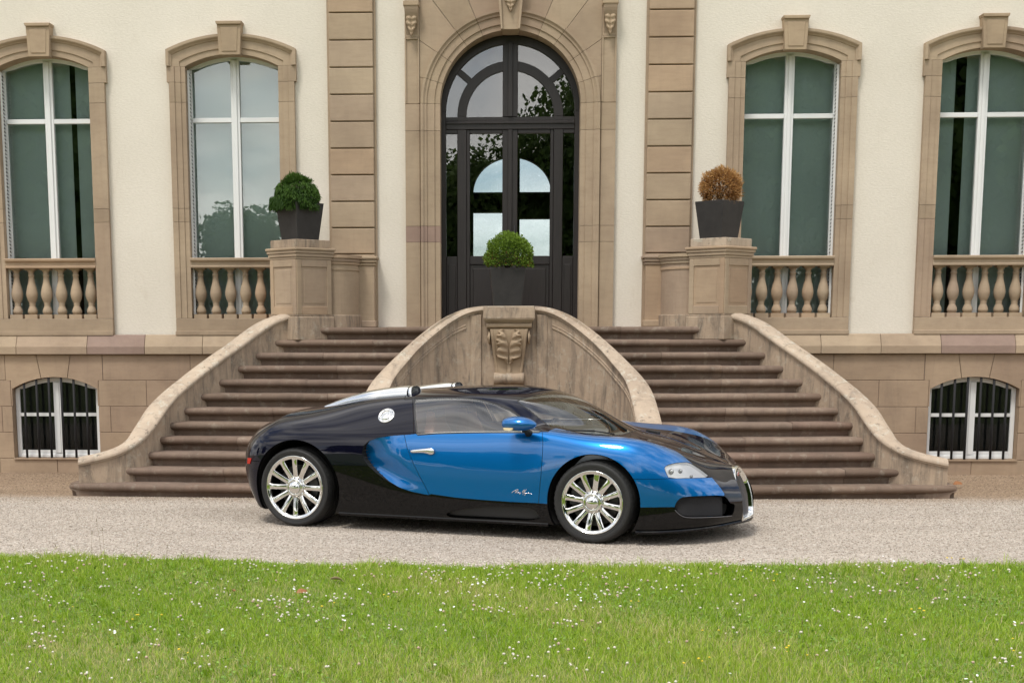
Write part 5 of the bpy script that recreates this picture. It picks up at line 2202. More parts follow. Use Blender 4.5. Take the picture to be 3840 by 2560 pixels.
phi = np.where(body.V[:, 0] > 3.3, poly_sd(body.V[:, 1:3], horseshoe(1.0)), -1.0)
_, body, _ = body.cut(phi)

# head lamp and air intake
LAMP = dense(n1((209, 372), (222, 335), (300, 298), (450, 268), (640, 260), (730, 300), (880, 400), (1048, 528), (800, 541), (290, 552), (248, 470)), 0, True, 1)
lamp_gap, body, _ = body.cut(region(body, LAMP, lambda V: V[:, 0] > 2.9) + 1.6)
lamp, lamp_gap, _ = lamp_gap.cut(region(lamp_gap, LAMP))
INTAKE = dense(n1((388, 1080), (415, 1000), (475, 925), (560, 890), (900, 872), (1275, 862), (1350, 905), (1400, 985), (1420, 1012), (1500, 1020), (1490, 1120), (1470, 1200), (1440, 1237), (1310, 1252), (950, 1268), (650, 1272), (540, 1250), (450, 1190), (402, 1130)), 0, True, 1)
intake, body, intake_edge = body.cut(region(body, INTAKE, lambda V: V[:, 0] > 2.9))

# two-tone: the blue flank
BLUE = L_C + k3((1640, 1362)) + k4((700, 1180), (848, 1179)) + n1((0, 1082), (388, 1077), (700, 1077), (1100, 1100), (1310, 850)) + n1((1300, 826), (1240, 735), (1150, 625), (1052, 512), (900, 372), (760, 275)) + list(reversed(HOODL[:5])) + list(reversed(BELT))
YH_X = [2.20, 2.32, 2.50, 2.75, 3.00, 3.25, 3.39, 3.469, 3.533, 3.599, 3.652, 3.69]
YH_Y = [0.74, 0.70, 0.645, 0.605, 0.595, 0.60, 0.605, 0.578, 0.546, 0.517, 0.474, 0.43]
phi = region(body, BLUE)
top_ = (body.V[:, 0] > 2.30) & (body.V[:, 2] > 0.62) & (body.V[:, 5] > 0.25)
phi = np.where(top_, (body.V[:, 1] - np.interp(body.V[:, 0], YH_X, YH_Y)) * 430, phi)
blue, black, c_edge = body.cut(phi)

# seams in the blue flank
DOOR = k3((45, 560), (46, 612), (80, 760), (150, 930), (230, 1090), (314, 1246), (330, 1500), (1500, 1500), (1509, 1350), (1516, 1250), (1535, 1050), (1550, 850), (1556, 700), (1549, 578), (1545, 500))
dr, rest, _ = blue.cut(region(blue, DOOR) + 0.9)
door_s, seam1, _ = dr.cut(region(dr, DOOR) - 0.9)
FEND = k3((1800, 100), (1400, 300), (1545, 900)) + k4((100, 921), (785, 921)) + n1((0, 570), (280, 556), (660, 549), (1060, 536), (1600, 500), (1600, -1200))
phx = lambda sh: rest_x(sh)
fr, rear_side, _ = rest.cut(car_px(rest.V[:, :3])[:, 0] - 1800)
ff_ = lambda sh_: np.where((sh_.V[:, 0] < 2.75) | (sh_.V[:, 2] > 0.62), 50.0, region(sh_, FEND))
fe, bump_up, _ = fr.cut(ff_(fr) + 0.9)
fender, seam2, _ = fe.cut(ff_(fe) - 0.9)
fender, sliver = split_main(fender)

# side air inlet behind the door: the blue skin dives under the black edge
INL = dense(k2((1500, 556), (1350, 576), (1262, 608), (1212, 655), (1193, 720), (1213, 790), (1265, 858), (1340, 925), (1450, 1003), (1560, 1062), (1640, 1092)), 0, False, 1)


def geo_normals(sh):
    """vertex normals from the faces, kept on the side of the old ones"""
    c_ = sh.compact()
    V, F = c_.V.copy(), c_.F
    fn = np.cross(V[F[:, 1], :3] - V[F[:, 0], :3], V[F[:, 2], :3] - V[F[:, 0], :3])
    fn *= np.sign((fn * V[F[:, 0], 3:]).sum(1))[:, None]
    acc = np.zeros((len(V), 3))
    for j in range(3): np.add.at(acc, F[:, j], fn)
    # merge duplicates that share a position
    V[:, 3:] = acc / np.maximum(np.linalg.norm(acc, axis=1, keepdims=True), 1e-12)
    return Shell(V, F)


INLP = np.array(sorted([tuple(q_) for q_ in INL], key=lambda q_: q_[1]))


def dive(sh):
    V = sh.V.copy()
    p = car_px(V[:, :3])
    xc_ = np.interp(p[:, 1], INLP[:, 1], INLP[:, 0])
    d = np.maximum(p[:, 0] - xc_, 0) / 430.0
    endw = smooth01((p[:, 1] - 1628) / 75) * (1 - smooth01((p[:, 1] - 1735) / 105))
    V[:, 1] -= 0.080 * (1 - smooth01(d / 0.34)) * endw
    return geo_normals(Shell(V, sh.F))


door_s, rear_side, seam1 = dive(door_s), dive(rear_side), dive(seam1)

# black panels
def by(sh, f): return sh.cut(f(sh.V))


nose_blk, black, _ = by(black, lambda V: V[:, 0] - 2.45)
hood, lip_s, _ = nose_blk.cut(np.where(nose_blk.V[:, 1] < 0.51, np.where(nose_blk.V[:, 0] > 3.3, nose_blk.V[:, 2] - 0.315, 1), nose_blk.V[:, 2] - 0.50))
sp_ = black
SILL = k2((500, 852), (905, 844), (1240, 851), (1300, 856), (1700, 900)) + k3((300, 1000), (900, 1000), (1700, 1100), (1900, 1900), (-1500, 1900))
sf_ = lambda sh_: np.where(sh_.V[:, 0] > 0.25, np.where(sh_.V[:, 2] < 0.3, 50.0, region(sh_, SILL)), -50.0)
sl_, black, _ = black.cut(sf_(black) + 0.9)
sill_s, seam3, _ = sl_.cut(sf_(sl_) - 0.9)
RB = n8((-100, 470), (100, 490), (160, 520), (250, 552), (420, 556), (700, 556), (700, 2500), (-100, 2500))
rb_, black, _ = black.cut(np.where(black.V[:, 0] < 0.2, 0.560 - black.V[:, 2], -1) + 0.0022)
rear_bumper_s, seam4, _ = rb_.cut(0.560 - rb_.V[:, 2] - 0.0022)
ROOFL = n4((1268, 185), (1240, 268), (1360, 262), (1372, 520), (1380, 900), (6000, 900), (6000, -900), (1500, -900), (1400, -300))
rf_, quarter_s, _ = black.cut(np.where(black.V[:, 2] > 0.80, region(black, ROOFL), -50) + 0.9)
roof_s, seam5, _ = rf_.cut(region(rf_, ROOFL) - 0.9)

# hollow in the sill below the door
def sill_hollow(sh):
    V = sh.V.copy()
    p = car_px(V[:, :3])
    HOL = k3((420, 1445), (700, 1385), (1000, 1365), (1300, 1375), (1440, 1395), (1500, 1440), (1545, 1555), (1000, 1530), (600, 1515), (420, 1500))
    sd_ = poly_sd(p, HOL)
    w_ = smooth01((sd_ + 8) / 34)
    xr_ = smooth01((V[:, 0] - 1.25) / 0.7)
    V[:, 1] -= 0.045 * w_ * xr_
    return geo_normals(Shell(V, sh.F))


HOL = dense(k3((520, 1448), (760, 1398), (1000, 1378), (1300, 1385), (1420, 1398), (1490, 1440), (1535, 1545), (1000, 1528), (600, 1512), (500, 1490)), 0, True, 1)
hol_s, sill_s, _ = sill_s.cut(region(sill_s, HOL))

parts_ = {}
parts_['door'] = car_part('door', door_s, 'paint_blue')
car_part('front_fender', fender, 'paint_blue')
car_part('rear_side_panel', rear_side, 'paint_blue')
parts_['bumper'] = car_part('front_bumper', bump_up, 'paint_blue')
car_part('hood', hood, 'paint_midnight', both='joined')
car_part('front_lower_bumper', lip_s, 'paint_black', both='joined')
car_part('sill', sill_s, 'paint_black')
car_part('sill_hollow', hol_s.inward(0.035), 'black_plastic')  # matte black stands for the sill mirroring the shade under the car
car_part('rear_bumper', rear_bumper_s, 'paint_midnight', both='joined')
parts_['quarter'] = car_part('rear_body', quarter_s, 'paint_midnight', both='joined')
car_part('roof', roof_s, 'paint_midnight', both='joined')
parts_['win'] = car_part('side_window', win_glass, 'car_glass')
for w_, s_ in zip(parts_['win'], car_part('window_seal', win_seal.inward(0.002), 'black_plastic')): s_.parent = w_
parts_['ws'] = car_part('windscreen', ws_glass, 'car_glass', both='joined')
for s_ in car_part('windscreen_seal', ws_seal.inward(0.001), 'black_plastic', both='joined'): s_.parent = parts_['ws'][0]
for nm, sm in (('door_gap', seam1), ('fender_gap', seam2), ('sill_gap', seam3), ('bumper_gap', seam4), ('roof_gap', seam5)):
    car_part(nm, sm.inward(0.006), 'liner_black', pieces=True)
car_part('lamp_gap', lamp_gap.inward(0.004), 'liner_black')
car_part('lamp_border', sliver, 'paint_midnight', pieces=True)


def strip(pts, n_in, name, mat, parent=None, mirror=True):
    """band from a row of points to the same row moved by n_in"""
    mb = MB()
    k = len(pts)
    vs_ = [tuple(p) for p in pts] + [tuple(np.array(p) + n_in_) for p, n_in_ in zip(pts, n_in)]
    mb.add(vs_, [(i, i + 1, k + i + 1, k + i) for i in range(k - 1)], True)
    return cbuild(mb, name, mat, parent, mirror)


# wheel housings
for (ax, az_, ar_), e in zip(ARCH, arch_edges):
    a = np.arctan2(e[:, 2] - az_, e[:, 0] - ax)
    a = np.where(a < -math.pi / 2, a + 2 * math.pi, a)
    o_ = np.argsort(a)
    pts = e[o_][:, :3]
    lip = [p for p in pts]
    strip(lip, [np.array([-(p[0] - ax) * 0.02, -0.022, -(p[2] - az_) * 0.02]) for p in lip], 'arch_lip', 'paint_black')
    ring1 = [np.array([p[0] + (p[0] - ax) * 0.02, p[1] - 0.012, p[2] + (p[2] - az_) * 0.02]) for p in lip]
    strip(ring1, [np.array([0, 0.50 - p[1], 0]) for p in ring1], 'wheel_housing', 'liner_black')

# inlet throat along the C edge
ce = []
for px_, py_ in INL:
    p, n_ = surf_at(px_, py_)
    ce.append(p)
strip([p + np.array([-0.004, 0.0, 0]) for p in ce], [np.array([0.0, -0.13, 0]) for p in ce], 'inlet_throat', 'liner_black')
mb = MB()
for k in range(24):          # mesh over the inlet throat
    t = 0.16 + 0.62 * k / 23
    i = int(t * (len(ce) - 1))
    p = ce[i]
    mb.tube([p + np.array([-0.002, -0.03, 0.0]), p + np.array([0.035, -0.105, 0.004])], 0.0022, 4)
cbuild(mb, 'inlet_grille', 'cabin_dark', None, True)

# front air intake: recessed back and diagonal bars
back_in = intake.inward(0.075)
car_part('intake_back', back_in, 'liner_black')
ipx = np.array(n1(*[(388, 862)])[0]), np.array(n1((1320, 1275))[0])
for mir in (0,):
    mb = MB()
    for k in range(-30, 50):
        pts = []
        pxs = np.linspace(ipx[0][0], ipx[1][0], 40)
        pys = ipx[0][1] + k * 2.9 - (pxs - ipx[0][0]) * 0.43 + 6e-4 * (pxs - ipx[0][0]) ** 2
        okp = poly_sd(np.stack([pxs, pys], 1), INTAKE) > 1.0
        for px_, py_, g_ in zip(pxs, pys, okp):
            if g_:
                pts.append(surf_at(px_, py_, -0.028)[0])
            elif len(pts) > 2:
                break
        if len(pts) > 2: mb.tube(pts, 0.0019, 3)
    cbuild(mb, 'intake_grille', 'mesh_dark', None, True)
mb = MB()
pr_ = [surf_at(x, y, 0.002)[0] for x, y in dense(n1((400, 1135), (450, 1193), (540, 1253), (650, 1274), (950, 1270), (1310, 1254), (1440, 1238)), 0, False, 1)]
mb.tube(pr_, 0.002, 5)  # thin grey line added for the highlight along the lower lip
cbuild(mb, 'intake_glint', 'mesh_light', None, True)
# throat walls of the intake
ep = [surf_at(x, y)[0] for x, y in list(INTAKE) + [INTAKE[0]]]
strip(ep, [np.array([-0.055, -0.045, 0.0]) for p in ep], 'intake_throat', 'paint_black')

# head lamps
bowl = lamp.inward(0.024)
lobj = car_part('headlight', lamp, 'lamp_glass')
for w_, s_ in zip(lobj, car_part('lamp_bowl', bowl, 'lamp_reflector')): s_.parent = w_
ep = [surf_at(x, y, -0.002)[0] for x, y in list(LAMP) + [LAMP[0]]]
en = [surf_at(x, y, -0.024)[0] for x, y in list(LAMP) + [LAMP[0]]]
for w_, s_ in zip(lobj, strip(ep, [b_ - a_ for a_, b_ in zip(ep, en)], 'lamp_wall', 'satin_alloy')): s_.parent = w_
for (px_, py_), rr in ((n1((345, 425))[0], 0.026), (n1((520, 410))[0], 0.022), (n1((725, 505))[0], 0.018)):
    p, n_ = surf_at(px_, py_, -0.024)
    mb = MB()
    rings = []
    for i in range(9):
        th = math.pi * i / 16
        rings.append([tuple(p + n_ * rr * math.sin(th) * 0.9 + rr * math.cos(th) * (np.array([0, 0, 1.0]) * math.cos(2 * math.pi * j / 16) + np.cross(n_, [0, 0, 1.0]) * math.sin(2 * math.pi * j / 16))) for j in range(16)])
    mb.loft(rings, True, True, True)
    for w_, s_ in zip(lobj, cbuild(mb, 'projector_lens', 'chrome', None, True)): s_.parent = w_

# ---- horseshoe grille
def prow(y): return -(math.sqrt(y * y + 0.0025) - 0.05) * 0.13


def gx(z): return float(np.interp(z, [0.15, 0.25, 0.325, 0.40, 0.48, 0.577, 0.60], [3.778, 3.770, 3.760, 3.738, 3.704, 3.660, 3.648]))


def hs_ring(scale_y, dz, dx, k=44):
    pts = []
    for i in range(k + 1):
        a = math.pi * i / k
        pts.append((0.212 * scale_y * math.cos(a), 0.405 + (0.170 * scale_y) * math.sin(a) - dz * math.sin(a)))
    zb_ = 0.150 + dz
    low = [(-0.214, 0.36), (-0.214, 0.30), (-0.208, 0.23), (-0.197, zb_)]
    pts += [(y * scale_y, z) for y, z in low]
    pts += [(y * scale_y, zb_) for y in np.linspace(-0.16, 0.16, 7)]
    pts += [(-y * scale_y, z) for y, z in reversed(low)]
    return [(gx(z) + dx + prow(y), y, z) for y, z in pts]


grille = empty('front_grille', (0, 0, 0), 0, car)
mb = MB()
rings = [hs_ring(1.01, -0.003, -0.060), hs_ring(1.02, -0.004, -0.020), hs_ring(1.015, -0.003, -0.006), hs_ring(0.995, 0.001, 0.000), hs_ring(0.97, 0.005, -0.004), hs_ring(0.93, 0.012, -0.022), hs_ring(0.88, 0.018, -0.048), hs_ring(0.85, 0.022, -0.062)]
mb.loft(rings, True, False, True)
cbuild(mb, 'grille_frame', 'chrome', grille)
mb = MB()
bk = hs_ring(0.90, 0.018, -0.062)
mb.add(bk, [tuple(range(len(bk)))])
cbuild(mb, 'grille_back', 'liner_black', grille)
mb = MB()
inner_poly = [(p[1], p[2]) for p in hs_ring(0.885, 0.02, 0)]
for sgn_ in (1, -1):
    for k in range(-40, 60):
        tt = np.linspace(-0.20, 0.20, 34)
        zz = 0.17 + k * 0.0175 + sgn_ * tt * 0.9
        okp = poly_sd(np.stack([tt, zz], 1), inner_poly) > 0.0
        pts = [(gx(z) - 0.044 + (0.003 if sgn_ > 0 else 0.0) + prow(t), t, z) for t, z, g_ in zip(tt, zz, okp) if g_]
        if len(pts) > 2: mb.tube(pts[::2] + [pts[-1]], 0.0017, 3)
cbuild(mb, 'grille_mesh', 'mesh_light', grille)
mb = MB()
bz, by_ = 0.512, 0.0
rings = []
for r_, dx in ((0.030, -0.050), (0.031, -0.046), (0.029, -0.043)):
    rings.append([(gx(bz) + dx + 0.012, by_ + r_ * 1.0 * math.cos(2 * math.pi * j / 24), bz + r_ * 0.62 * math.sin(2 * math.pi * j / 24)) for j in range(24)])
mb.loft(rings, True, True, False)
cbuild(mb, 'badge_rim', 'badge_white', grille)
mb = MB()
mb.loft([[(gx(bz) - 0.0308 + dx, by_ + 0.0265 * math.cos(2 * math.pi * j / 24), bz + 0.0155 * math.sin(2 * math.pi * j / 24)) for j in range(24)] for dx in (0, 0.0015)], True, True, False)
cbuild(mb, 'badge_field', 'badge_red', grille)


def text_on(name, txt, size, mat, parent, M):
    """flat lettering as a mesh"""
    cu = bpy.data.curves.new(name, 'FONT')
    cu.body = txt
    cu.size = size
    cu.align_x = 'CENTER'
    cu.align_y = 'CENTER'
    cu.extrude = size * 0.03
    to = bpy.data.objects.new(name, cu)
    COL.objects.link(to)
    bpy.context.view_layer.update()
    dg = bpy.context.evaluated_depsgraph_get()
    me = bpy.data.meshes.new_from_object(to.evaluated_get(dg))
    bpy.data.objects.remove(to)
    bpy.data.curves.remove(cu)
    me.transform(M)
    return obj(name, me, mat, parent)


def frame_mat(origin, xdir, ydir):
    """text axes given in car coordinates (forward, right, up)"""
    o_ = Vector((origin[0], -origin[1], origin[2]))
    xd = Vector((xdir[0], -xdir[1], xdir[2])).normalized()
    yd = Vector((ydir[0], -ydir[1], ydir[2])).normalized()
    zd = xd.cross(yd)
    M = Matrix.Identity(4)
    for r in range(3):
        M[r][0], M[r][1], M[r][2], M[r][3] = xd[r], yd[r], zd[r], o_[r]
    return M


# the badge faces forward: the car's left is at the reader's right
text_on('badge_lettering', 'BUGATTI', 0.0115, 'badge_white', grille, frame_mat((gx(bz) - 0.0285, 0, bz), (0, -1, 0), (0, 0, 1)))

# hood centre ridge
mb = MB()
pts = []
for i in range(40):
    x = lerp(2.82, 3.55, i / 39)
    cl = BV[np.abs(BV[:, 1]) < 1e-6]
    cl = cl[cl[:, 2] > 0.55]
    o_ = np.argsort(cl[:, 0])
    pts.append((x, 0, float(np.interp(x, cl[o_, 0], cl[o_, 2])) - 0.0005))
mb.tube(pts, 0.0028, 6)
cbuild(mb, 'hood_ridge', 'paint_black')

# ---- wheels
def make_wheel(xc, zc, Rt, wid, Rr, yout, spoke_phase, mir, disc_r, steer=0.0):
    s_ = -1 if mir else 1
    wh = empty('wheel', (xc, -s_ * (yout), zc), 0, car)
    wh.scale = (1, s_, 1)
    wh.rotation_euler = (0, 0, steer)
    # builder frame: y = 0 at the outer sidewall plane, towards +y inside (car coordinates: -y)
    def wb(mb, name, mat, bevel=0.0):
        return mb.build(name, mat, wh, bevel)
    def ring(r, y, seg, mod=None):
        return [((r + (mod(j) if mod else 0)) * math.cos(2 * math.pi * j / seg), y, (r + (mod(j) if mod else 0)) * math.sin(2 * math.pi * j / seg)) for j in range(seg)]
    seg = 144
    sip = lambda j: -0.005 if j % 3 == 0 else 0.0
    W_ = wid
    prof = [(Rr - 0.012, 0.030, None), (Rr - 0.004, 0.012, None), (Rr + 0.006, 0.004, None), (Rr + 0.014, 0.0015, None), (Rr + 0.0145, 0.0, None), (Rr + 0.019, 0.0, None), (Rr + 0.020, 0.002, None), (lerp(Rr, Rt, 0.50), -0.004, None), (lerp(Rr, Rt, 0.72), -0.001, None), (lerp(Rr, Rt, 0.78), 0.0035, None), (Rt - 0.016, 0.010, None), (Rt - 0.010, 0.016, sip), (Rt - 0.0045, 0.028, sip), (Rt - 0.001, 0.046, sip), (Rt, 0.052, None)]
    y = 0.052
    for g in range(4):
        y2 = 0.055 + (W_ - 0.11) * (g + 0.5) / 4
        prof += [(Rt, y2 - 0.006, None), (Rt - 0.007, y2 - 0.005, None), (Rt - 0.007, y2 + 0.005, None), (Rt, y2 + 0.006, None)]
    prof += [(Rt - 0.003, W_ - 0.04, sip), (Rt - 0.012, W_ - 0.018, sip), (lerp(Rr, Rt, 0.5), W_, None), (Rr, W_ - 0.02, None)]
    mb = MB()
    mb.loft([ring(r, y_, seg, md) for r, y_, md in prof], True, False, True)
    t_ = wb(mb, 'tyre', 'tyre_rubber')
    es = t_.modifiers.new('split', 'EDGE_SPLIT')
    es.split_angle = math.radians(45)
    # rim lip and barrel
    mb = MB()
    prof = [(Rr - 0.004, 0.016), (Rr + 0.002, 0.006), (Rr, 0.0005), (Rr - 0.004, -0.001), (Rr - 0.010, 0.001), (Rr - 0.014, 0.006), (Rr - 0.018, 0.008), (Rr - 0.026, 0.009), (Rr - 0.029, 0.013), (Rr - 0.030, 0.05), (Rr - 0.020, 0.055), (Rr - 0.035, 0.12), (Rr - 0.040, W_ - 0.03)]
    mb.loft([ring(r, y_, 96) for r, y_ in prof], True, False, True)
    rim = wb(mb, 'rim', 'chrome')
    es = rim.modifiers.new('split', 'EDGE_SPLIT')
    es.split_angle = math.radians(50)
    # twelve spokes
    sp = MB()
    rings = []
    r0, r1 = 0.072, Rr - 0.022
    for i in range(15):
        t = i / 14
        r = lerp(r0, r1, t)
        hw = 0.0208 + 0.009 * max(0, 1 - t / 0.30) ** 2 + 0.010 * max(0, (t - 0.88) / 0.12) ** 2 + 0.003 * t
        yf = 0.016 + 0.016 * (1 - t) ** 1.6 - 0.010 * math.sin(math.pi * t) * 0.3 - 0.007 * t
        dep = 0.030
        rings.append([(-hw, yf + dep, r), (-hw * 1.02, yf + 0.008, r), (-hw * 0.94, yf + 0.002, r), (-hw * 0.80, yf, r), (hw * 0.80, yf, r), (hw * 0.94, yf + 0.002, r), (hw * 1.02, yf + 0.008, r), (hw, yf + dep, r)])
    sp.loft(rings, True, True, True)
    sme = sp.mesh('spoke')
    for k in range(12):
        o_ = obj('spoke', sme, 'chrome', wh)
        o_.rotation_euler = (0, math.radians(spoke_phase + 30 * k), 0)
        es = o_.modifiers.new('split', 'EDGE_SPLIT')
        es.split_angle = math.radians(60)
    # hub and domed cap
    mb = MB()
    prof = [(0.100, 0.060), (0.096, 0.036), (0.090, 0.026), (0.084, 0.020), (0.080, 0.010), (0.076, 0.004), (0.070, 0.001), (0.064, 0.000), (0.056, 0.002), (0.054, 0.006)]
    mb.loft([ring(r, y_, 48) for r, y_ in prof], True, False, True)
    wb(mb, 'hub', 'chrome')
    mb = MB()
    prof = [(0.056, 0.008), (0.055, 0.000), (0.051, -0.008), (0.042, -0.016), (0.030, -0.0215), (0.016, -0.0245), (0.004, -0.0252)]
    mb.loft([ring(r, y_, 48) for r, y_ in prof], True, True, True)
    wb(mb, 'hub_cap', 'chrome')
    for k in range(6):
        a = math.radians(60 * k + 30)
        mb = MB()
        mb.tube([(0.067 * math.cos(a), 0.001, 0.067 * math.sin(a)), (0.067 * math.cos(a), -0.003, 0.067 * math.sin(a))], 0.0042, 8)
        wb(mb, 'hub_bolt', 'satin_alloy')
    # brake
    mb = MB()
    mb.loft([ring(0.10, 0.085, 64), ring(disc_r, 0.085, 64), ring(disc_r, 0.115, 64), ring(0.10, 0.115, 64)], True, False, False)
    wb(mb, 'brake_disc', 'disc_iron')
    mb = MB()
    mb.loft([ring(0.06, 0.080, 48), ring(0.125, 0.080, 48), ring(0.125, 0.10, 48)], True, False, False)
    wb(mb, 'disc_bell', 'brake_copper')
    mb = MB()
    rings = []
    a0 = 150 if not mir else 150
    for i in range(11):
        a = math.radians(lerp(a0 - 38, a0 + 38, i / 10) if xc > 1 else lerp(-8, 62, i / 10))
        rings.append([((disc_r + d) * math.cos(a), y_, (disc_r + d) * math.sin(a)) for d, y_ in ((-0.075, 0.062), (0.012, 0.062), (0.018, 0.075), (0.018, 0.13), (-0.075, 0.13))])
    mb.loft(rings)
    wb(mb, 'brake_caliper', 'caliper', 0.004)
    mb = MB()
    mb.loft([ring(0.02, W_ - 0.03, 40), ring(Rr - 0.03, W_ - 0.03, 40), ring(Rr - 0.03, W_ - 0.01, 40)], True, False, False)
    wb(mb, 'wheel_inner', 'liner_black')
    return wh


for mir in (False, True):
    make_wheel(-0.015, 0.343, 0.3455, 0.345, 0.2770, 0.955, 0, mir, 0.19)
    make_wheel(2.698, 0.333, 0.3355, 0.265, 0.2560, 0.955, 9, mir, 0.195, 0.0)

# ---- door mirror
def ellip(mb, c_, ax, fn=None, nu_=24, nv_=16):
    rings = []
    for i in range(nv_ + 1):
        th = lerp(0.02, math.pi - 0.02, i / nv_)
        ring = []
        for j in range(nu_):
            ph = 2 * math.pi * j / nu_
            p = np.array([math.cos(th), math.sin(th) * math.cos(ph), math.sin(th) * math.sin(ph)])
            if fn: p = fn(p)
            ring.append(tuple(np.array(c_) + p * np.array(ax)))
        rings.append(ring)
    mb.loft(rings, True, True, True)


def mirror_shape(p):
    x, y, z = p
    taper = 1.0 - 0.18 * max(0, x) ** 2
    if z < 0: z *= 0.92 + 0.1 * x
    if x < -0.72: x = -0.72 - (x + 0.72) * 0.08
    return np.array([x, y * taper, z * taper + 0.06 * (1 - x * x)])


mb = MB()
ellip(mb, (2.085, 1.015, 0.948), (0.160, 0.092, 0.060), mirror_shape, 28, 22)
mir_o = cbuild(mb, 'door_mirror', 'paint_blue', None, True)
mir_o[1].location = (-0.05, 0.0, -0.035)
for s_, mo in zip((1, -1), mir_o):
    mb = MB()
    mb.tube([(2.13, s_ * 0.86, 0.855), (2.12, s_ * 0.90, 0.885), (2.10, s_ * 0.95, 0.910), (2.09, s_ * 1.0, 0.925)], [0.036, 0.026, 0.022, 0.022], 12)
    cbuild(mb, 'mirror_arm', 'black_plastic', mo)
    mb = MB()
    mb.prism_y([(1.992, 0.922), (2.075, 0.922), (2.068, 0.906), (2.045, 0.900), (1.998, 0.903)], s_ * 1.070, s_ * 1.102)
    cbuild(mb, 'mirror_turn_lamp', 'lamp_glass_amber' if 'lamp_glass_amber' in MATS else 'satin_alloy', mo)
    mb = MB()
    mb.box(2.00, 2.10, s_ * 0.98, s_ * 1.05, 0.893, 0.899)
    cbuild(mb, 'mirror_trim', 'satin_alloy', mo, bevel=0.002)

# ---- chrome lever on each door
hp = [(124, 790, 0.017), (150, 790, 0.019), (210, 786, 0.021), (260, 784, 0.025), (300, 786, 0.032), (335, 790, 0.041), (362, 791, 0.036), (380, 791, 0.018)]
mb = MB()
rings = []
for x, y, h in hp:
    (px_, py_) = k3((x, y))[0]
    p, n_ = surf_at(px_, py_, 0.012)
    hh = h * 0.78
    rings.append([tuple(p + np.array([0, dy, dz])) for dy, dz in ((-0.006, -hh), (0.006, -hh * 0.8), (0.011, -hh * 0.3), (0.012, hh * 0.2), (0.008, hh * 0.75), (-0.006, hh))])
mb.loft(rings, True, True, True)
for d_, h_ in zip(parts_['door'], cbuild(mb, 'door_handle', 'satin_alloy', None, True)): h_.parent = d_

# ---- signature script on the door
strokes = [[(470, 560), (480, 525), (555, 472), (640, 425), (715, 405), (750, 412), (740, 445), (695, 478), (645, 500), (668, 508), (662, 535), (640, 556)],
           [(655, 440), (632, 500), (610, 560)],
           [(690, 522), (682, 556), (712, 530), (728, 556), (745, 530), (760, 558), (776, 534), (795, 560), (812, 535), (830, 560), (856, 542), (835, 578), (795, 618)],
           [(925, 555), (930, 500), (968, 450), (1040, 405), (1030, 440), (990, 520), (958, 598), (945, 632)],
           [(1120, 395), (1072, 440), (1032, 500), (1010, 560)],
           [(1012, 575), (1050, 545), (1042, 580), (1080, 550), (1062, 610), (1030, 668)],
           [(1080, 582), (1100, 555), (1118, 575), (1140, 550), (1152, 578), (1182, 555), (1212, 566), (1262, 576), (1320, 582), (1350, 602), (1345, 620)]]
mb = MB()
for st_ in strokes:
    pts = [surf_at(x, y, 0.001)[0] for x, y in dense(n7(*st_), 0, False, 1)]
    mb.tube(pts, 0.0022, 5)
sg_ = cbuild(mb, 'signature_script', 'script_silver', parts_['door'][0])

# ---- fuel cap
p, n_ = surf_at(*k2((1435, 360))[0], 0.0)
t1_ = np.cross(n_, [0, 0, 1.0]); t1_ /= np.linalg.norm(t1_)
t2_ = np.cross(n_, t1_)


def disc_on(mb, p, n_, prof, seg=40):
    rings = []
    for r_, h in prof:
        rings.append([tuple(p + n_ * h + r_ * (t1_ * math.cos(2 * math.pi * j / seg) + t2_ * math.sin(2 * math.pi * j / seg))) for j in range(seg)])
    mb.loft(rings, True, True, True)


mb = MB()
disc_on(mb, p, n_, [(0.074, -0.012), (0.074, 0.003), (0.071, 0.006), (0.052, 0.008), (0.050, 0.004), (0.048, 0.004), (0.046, 0.010), (0.03, 0.013), (0.002, 0.0135)])
fc = cbuild(mb, 'fuel_cap', 'chrome')
for k in range(8):
    a = 2 * math.pi * k / 8 + 0.2
    q_ = p + n_ * 0.007 + 0.061 * (t1_ * math.cos(a) + t2_ * math.sin(a))
    mb = MB()
    mb.tube([q_, q_ + n_ * 0.003], 0.0035, 8)
    cbuild(mb, 'cap_bolt', 'cabin_dark', fc)

# ---- chrome air scoops on the roof end
def deck_z(x, y):
    d = (BV[:, 0] - x) ** 2 + (BV[:, 1] - y) ** 2 + np.where(BV[:, 2] > 0.8, 0, 9)
    k = np.argsort(d)[:4]
    return float(np.average(BV[k, 2], weights=1 / (d[k] + 1e-6)))


topc = [px_at_y(x, y, 0.46) for x, y in n4((95, 352), (300, 270), (500, 200), (650, 158), (800, 122), (1000, 92), (1200, 66), (1300, 58), (1390, 62))]
tx_ = [q_[0] for q_ in topc]
tz_ = [q_[2] for q_ in topc]
yc = 0.475
mb = MB()
rings = []
SX = np.linspace(0.06, 0.90, 22)
for x in SX:
    t = (x - 0.06) / 0.84
    w_ = 0.045 + 0.068 * smooth01(t * 1.4)
    zt_ = float(np.interp(x, tx_, tz_))
    zd = min(deck_z(x, yc + w_), deck_z(x, yc)) - 0.012
    h = max(zt_ - zd, 0.006)
    ring = []
    for j in range(15):
        a = math.pi * j / 14
        ca, sa = math.cos(a), math.sin(a)
        ring.append((x, yc + w_ * np.sign(ca) * abs(ca) ** 0.75, zd + h * sa ** 0.72 if sa > 0 else zd))
    rings.append(ring)
mb.loft(rings, False, False, True)
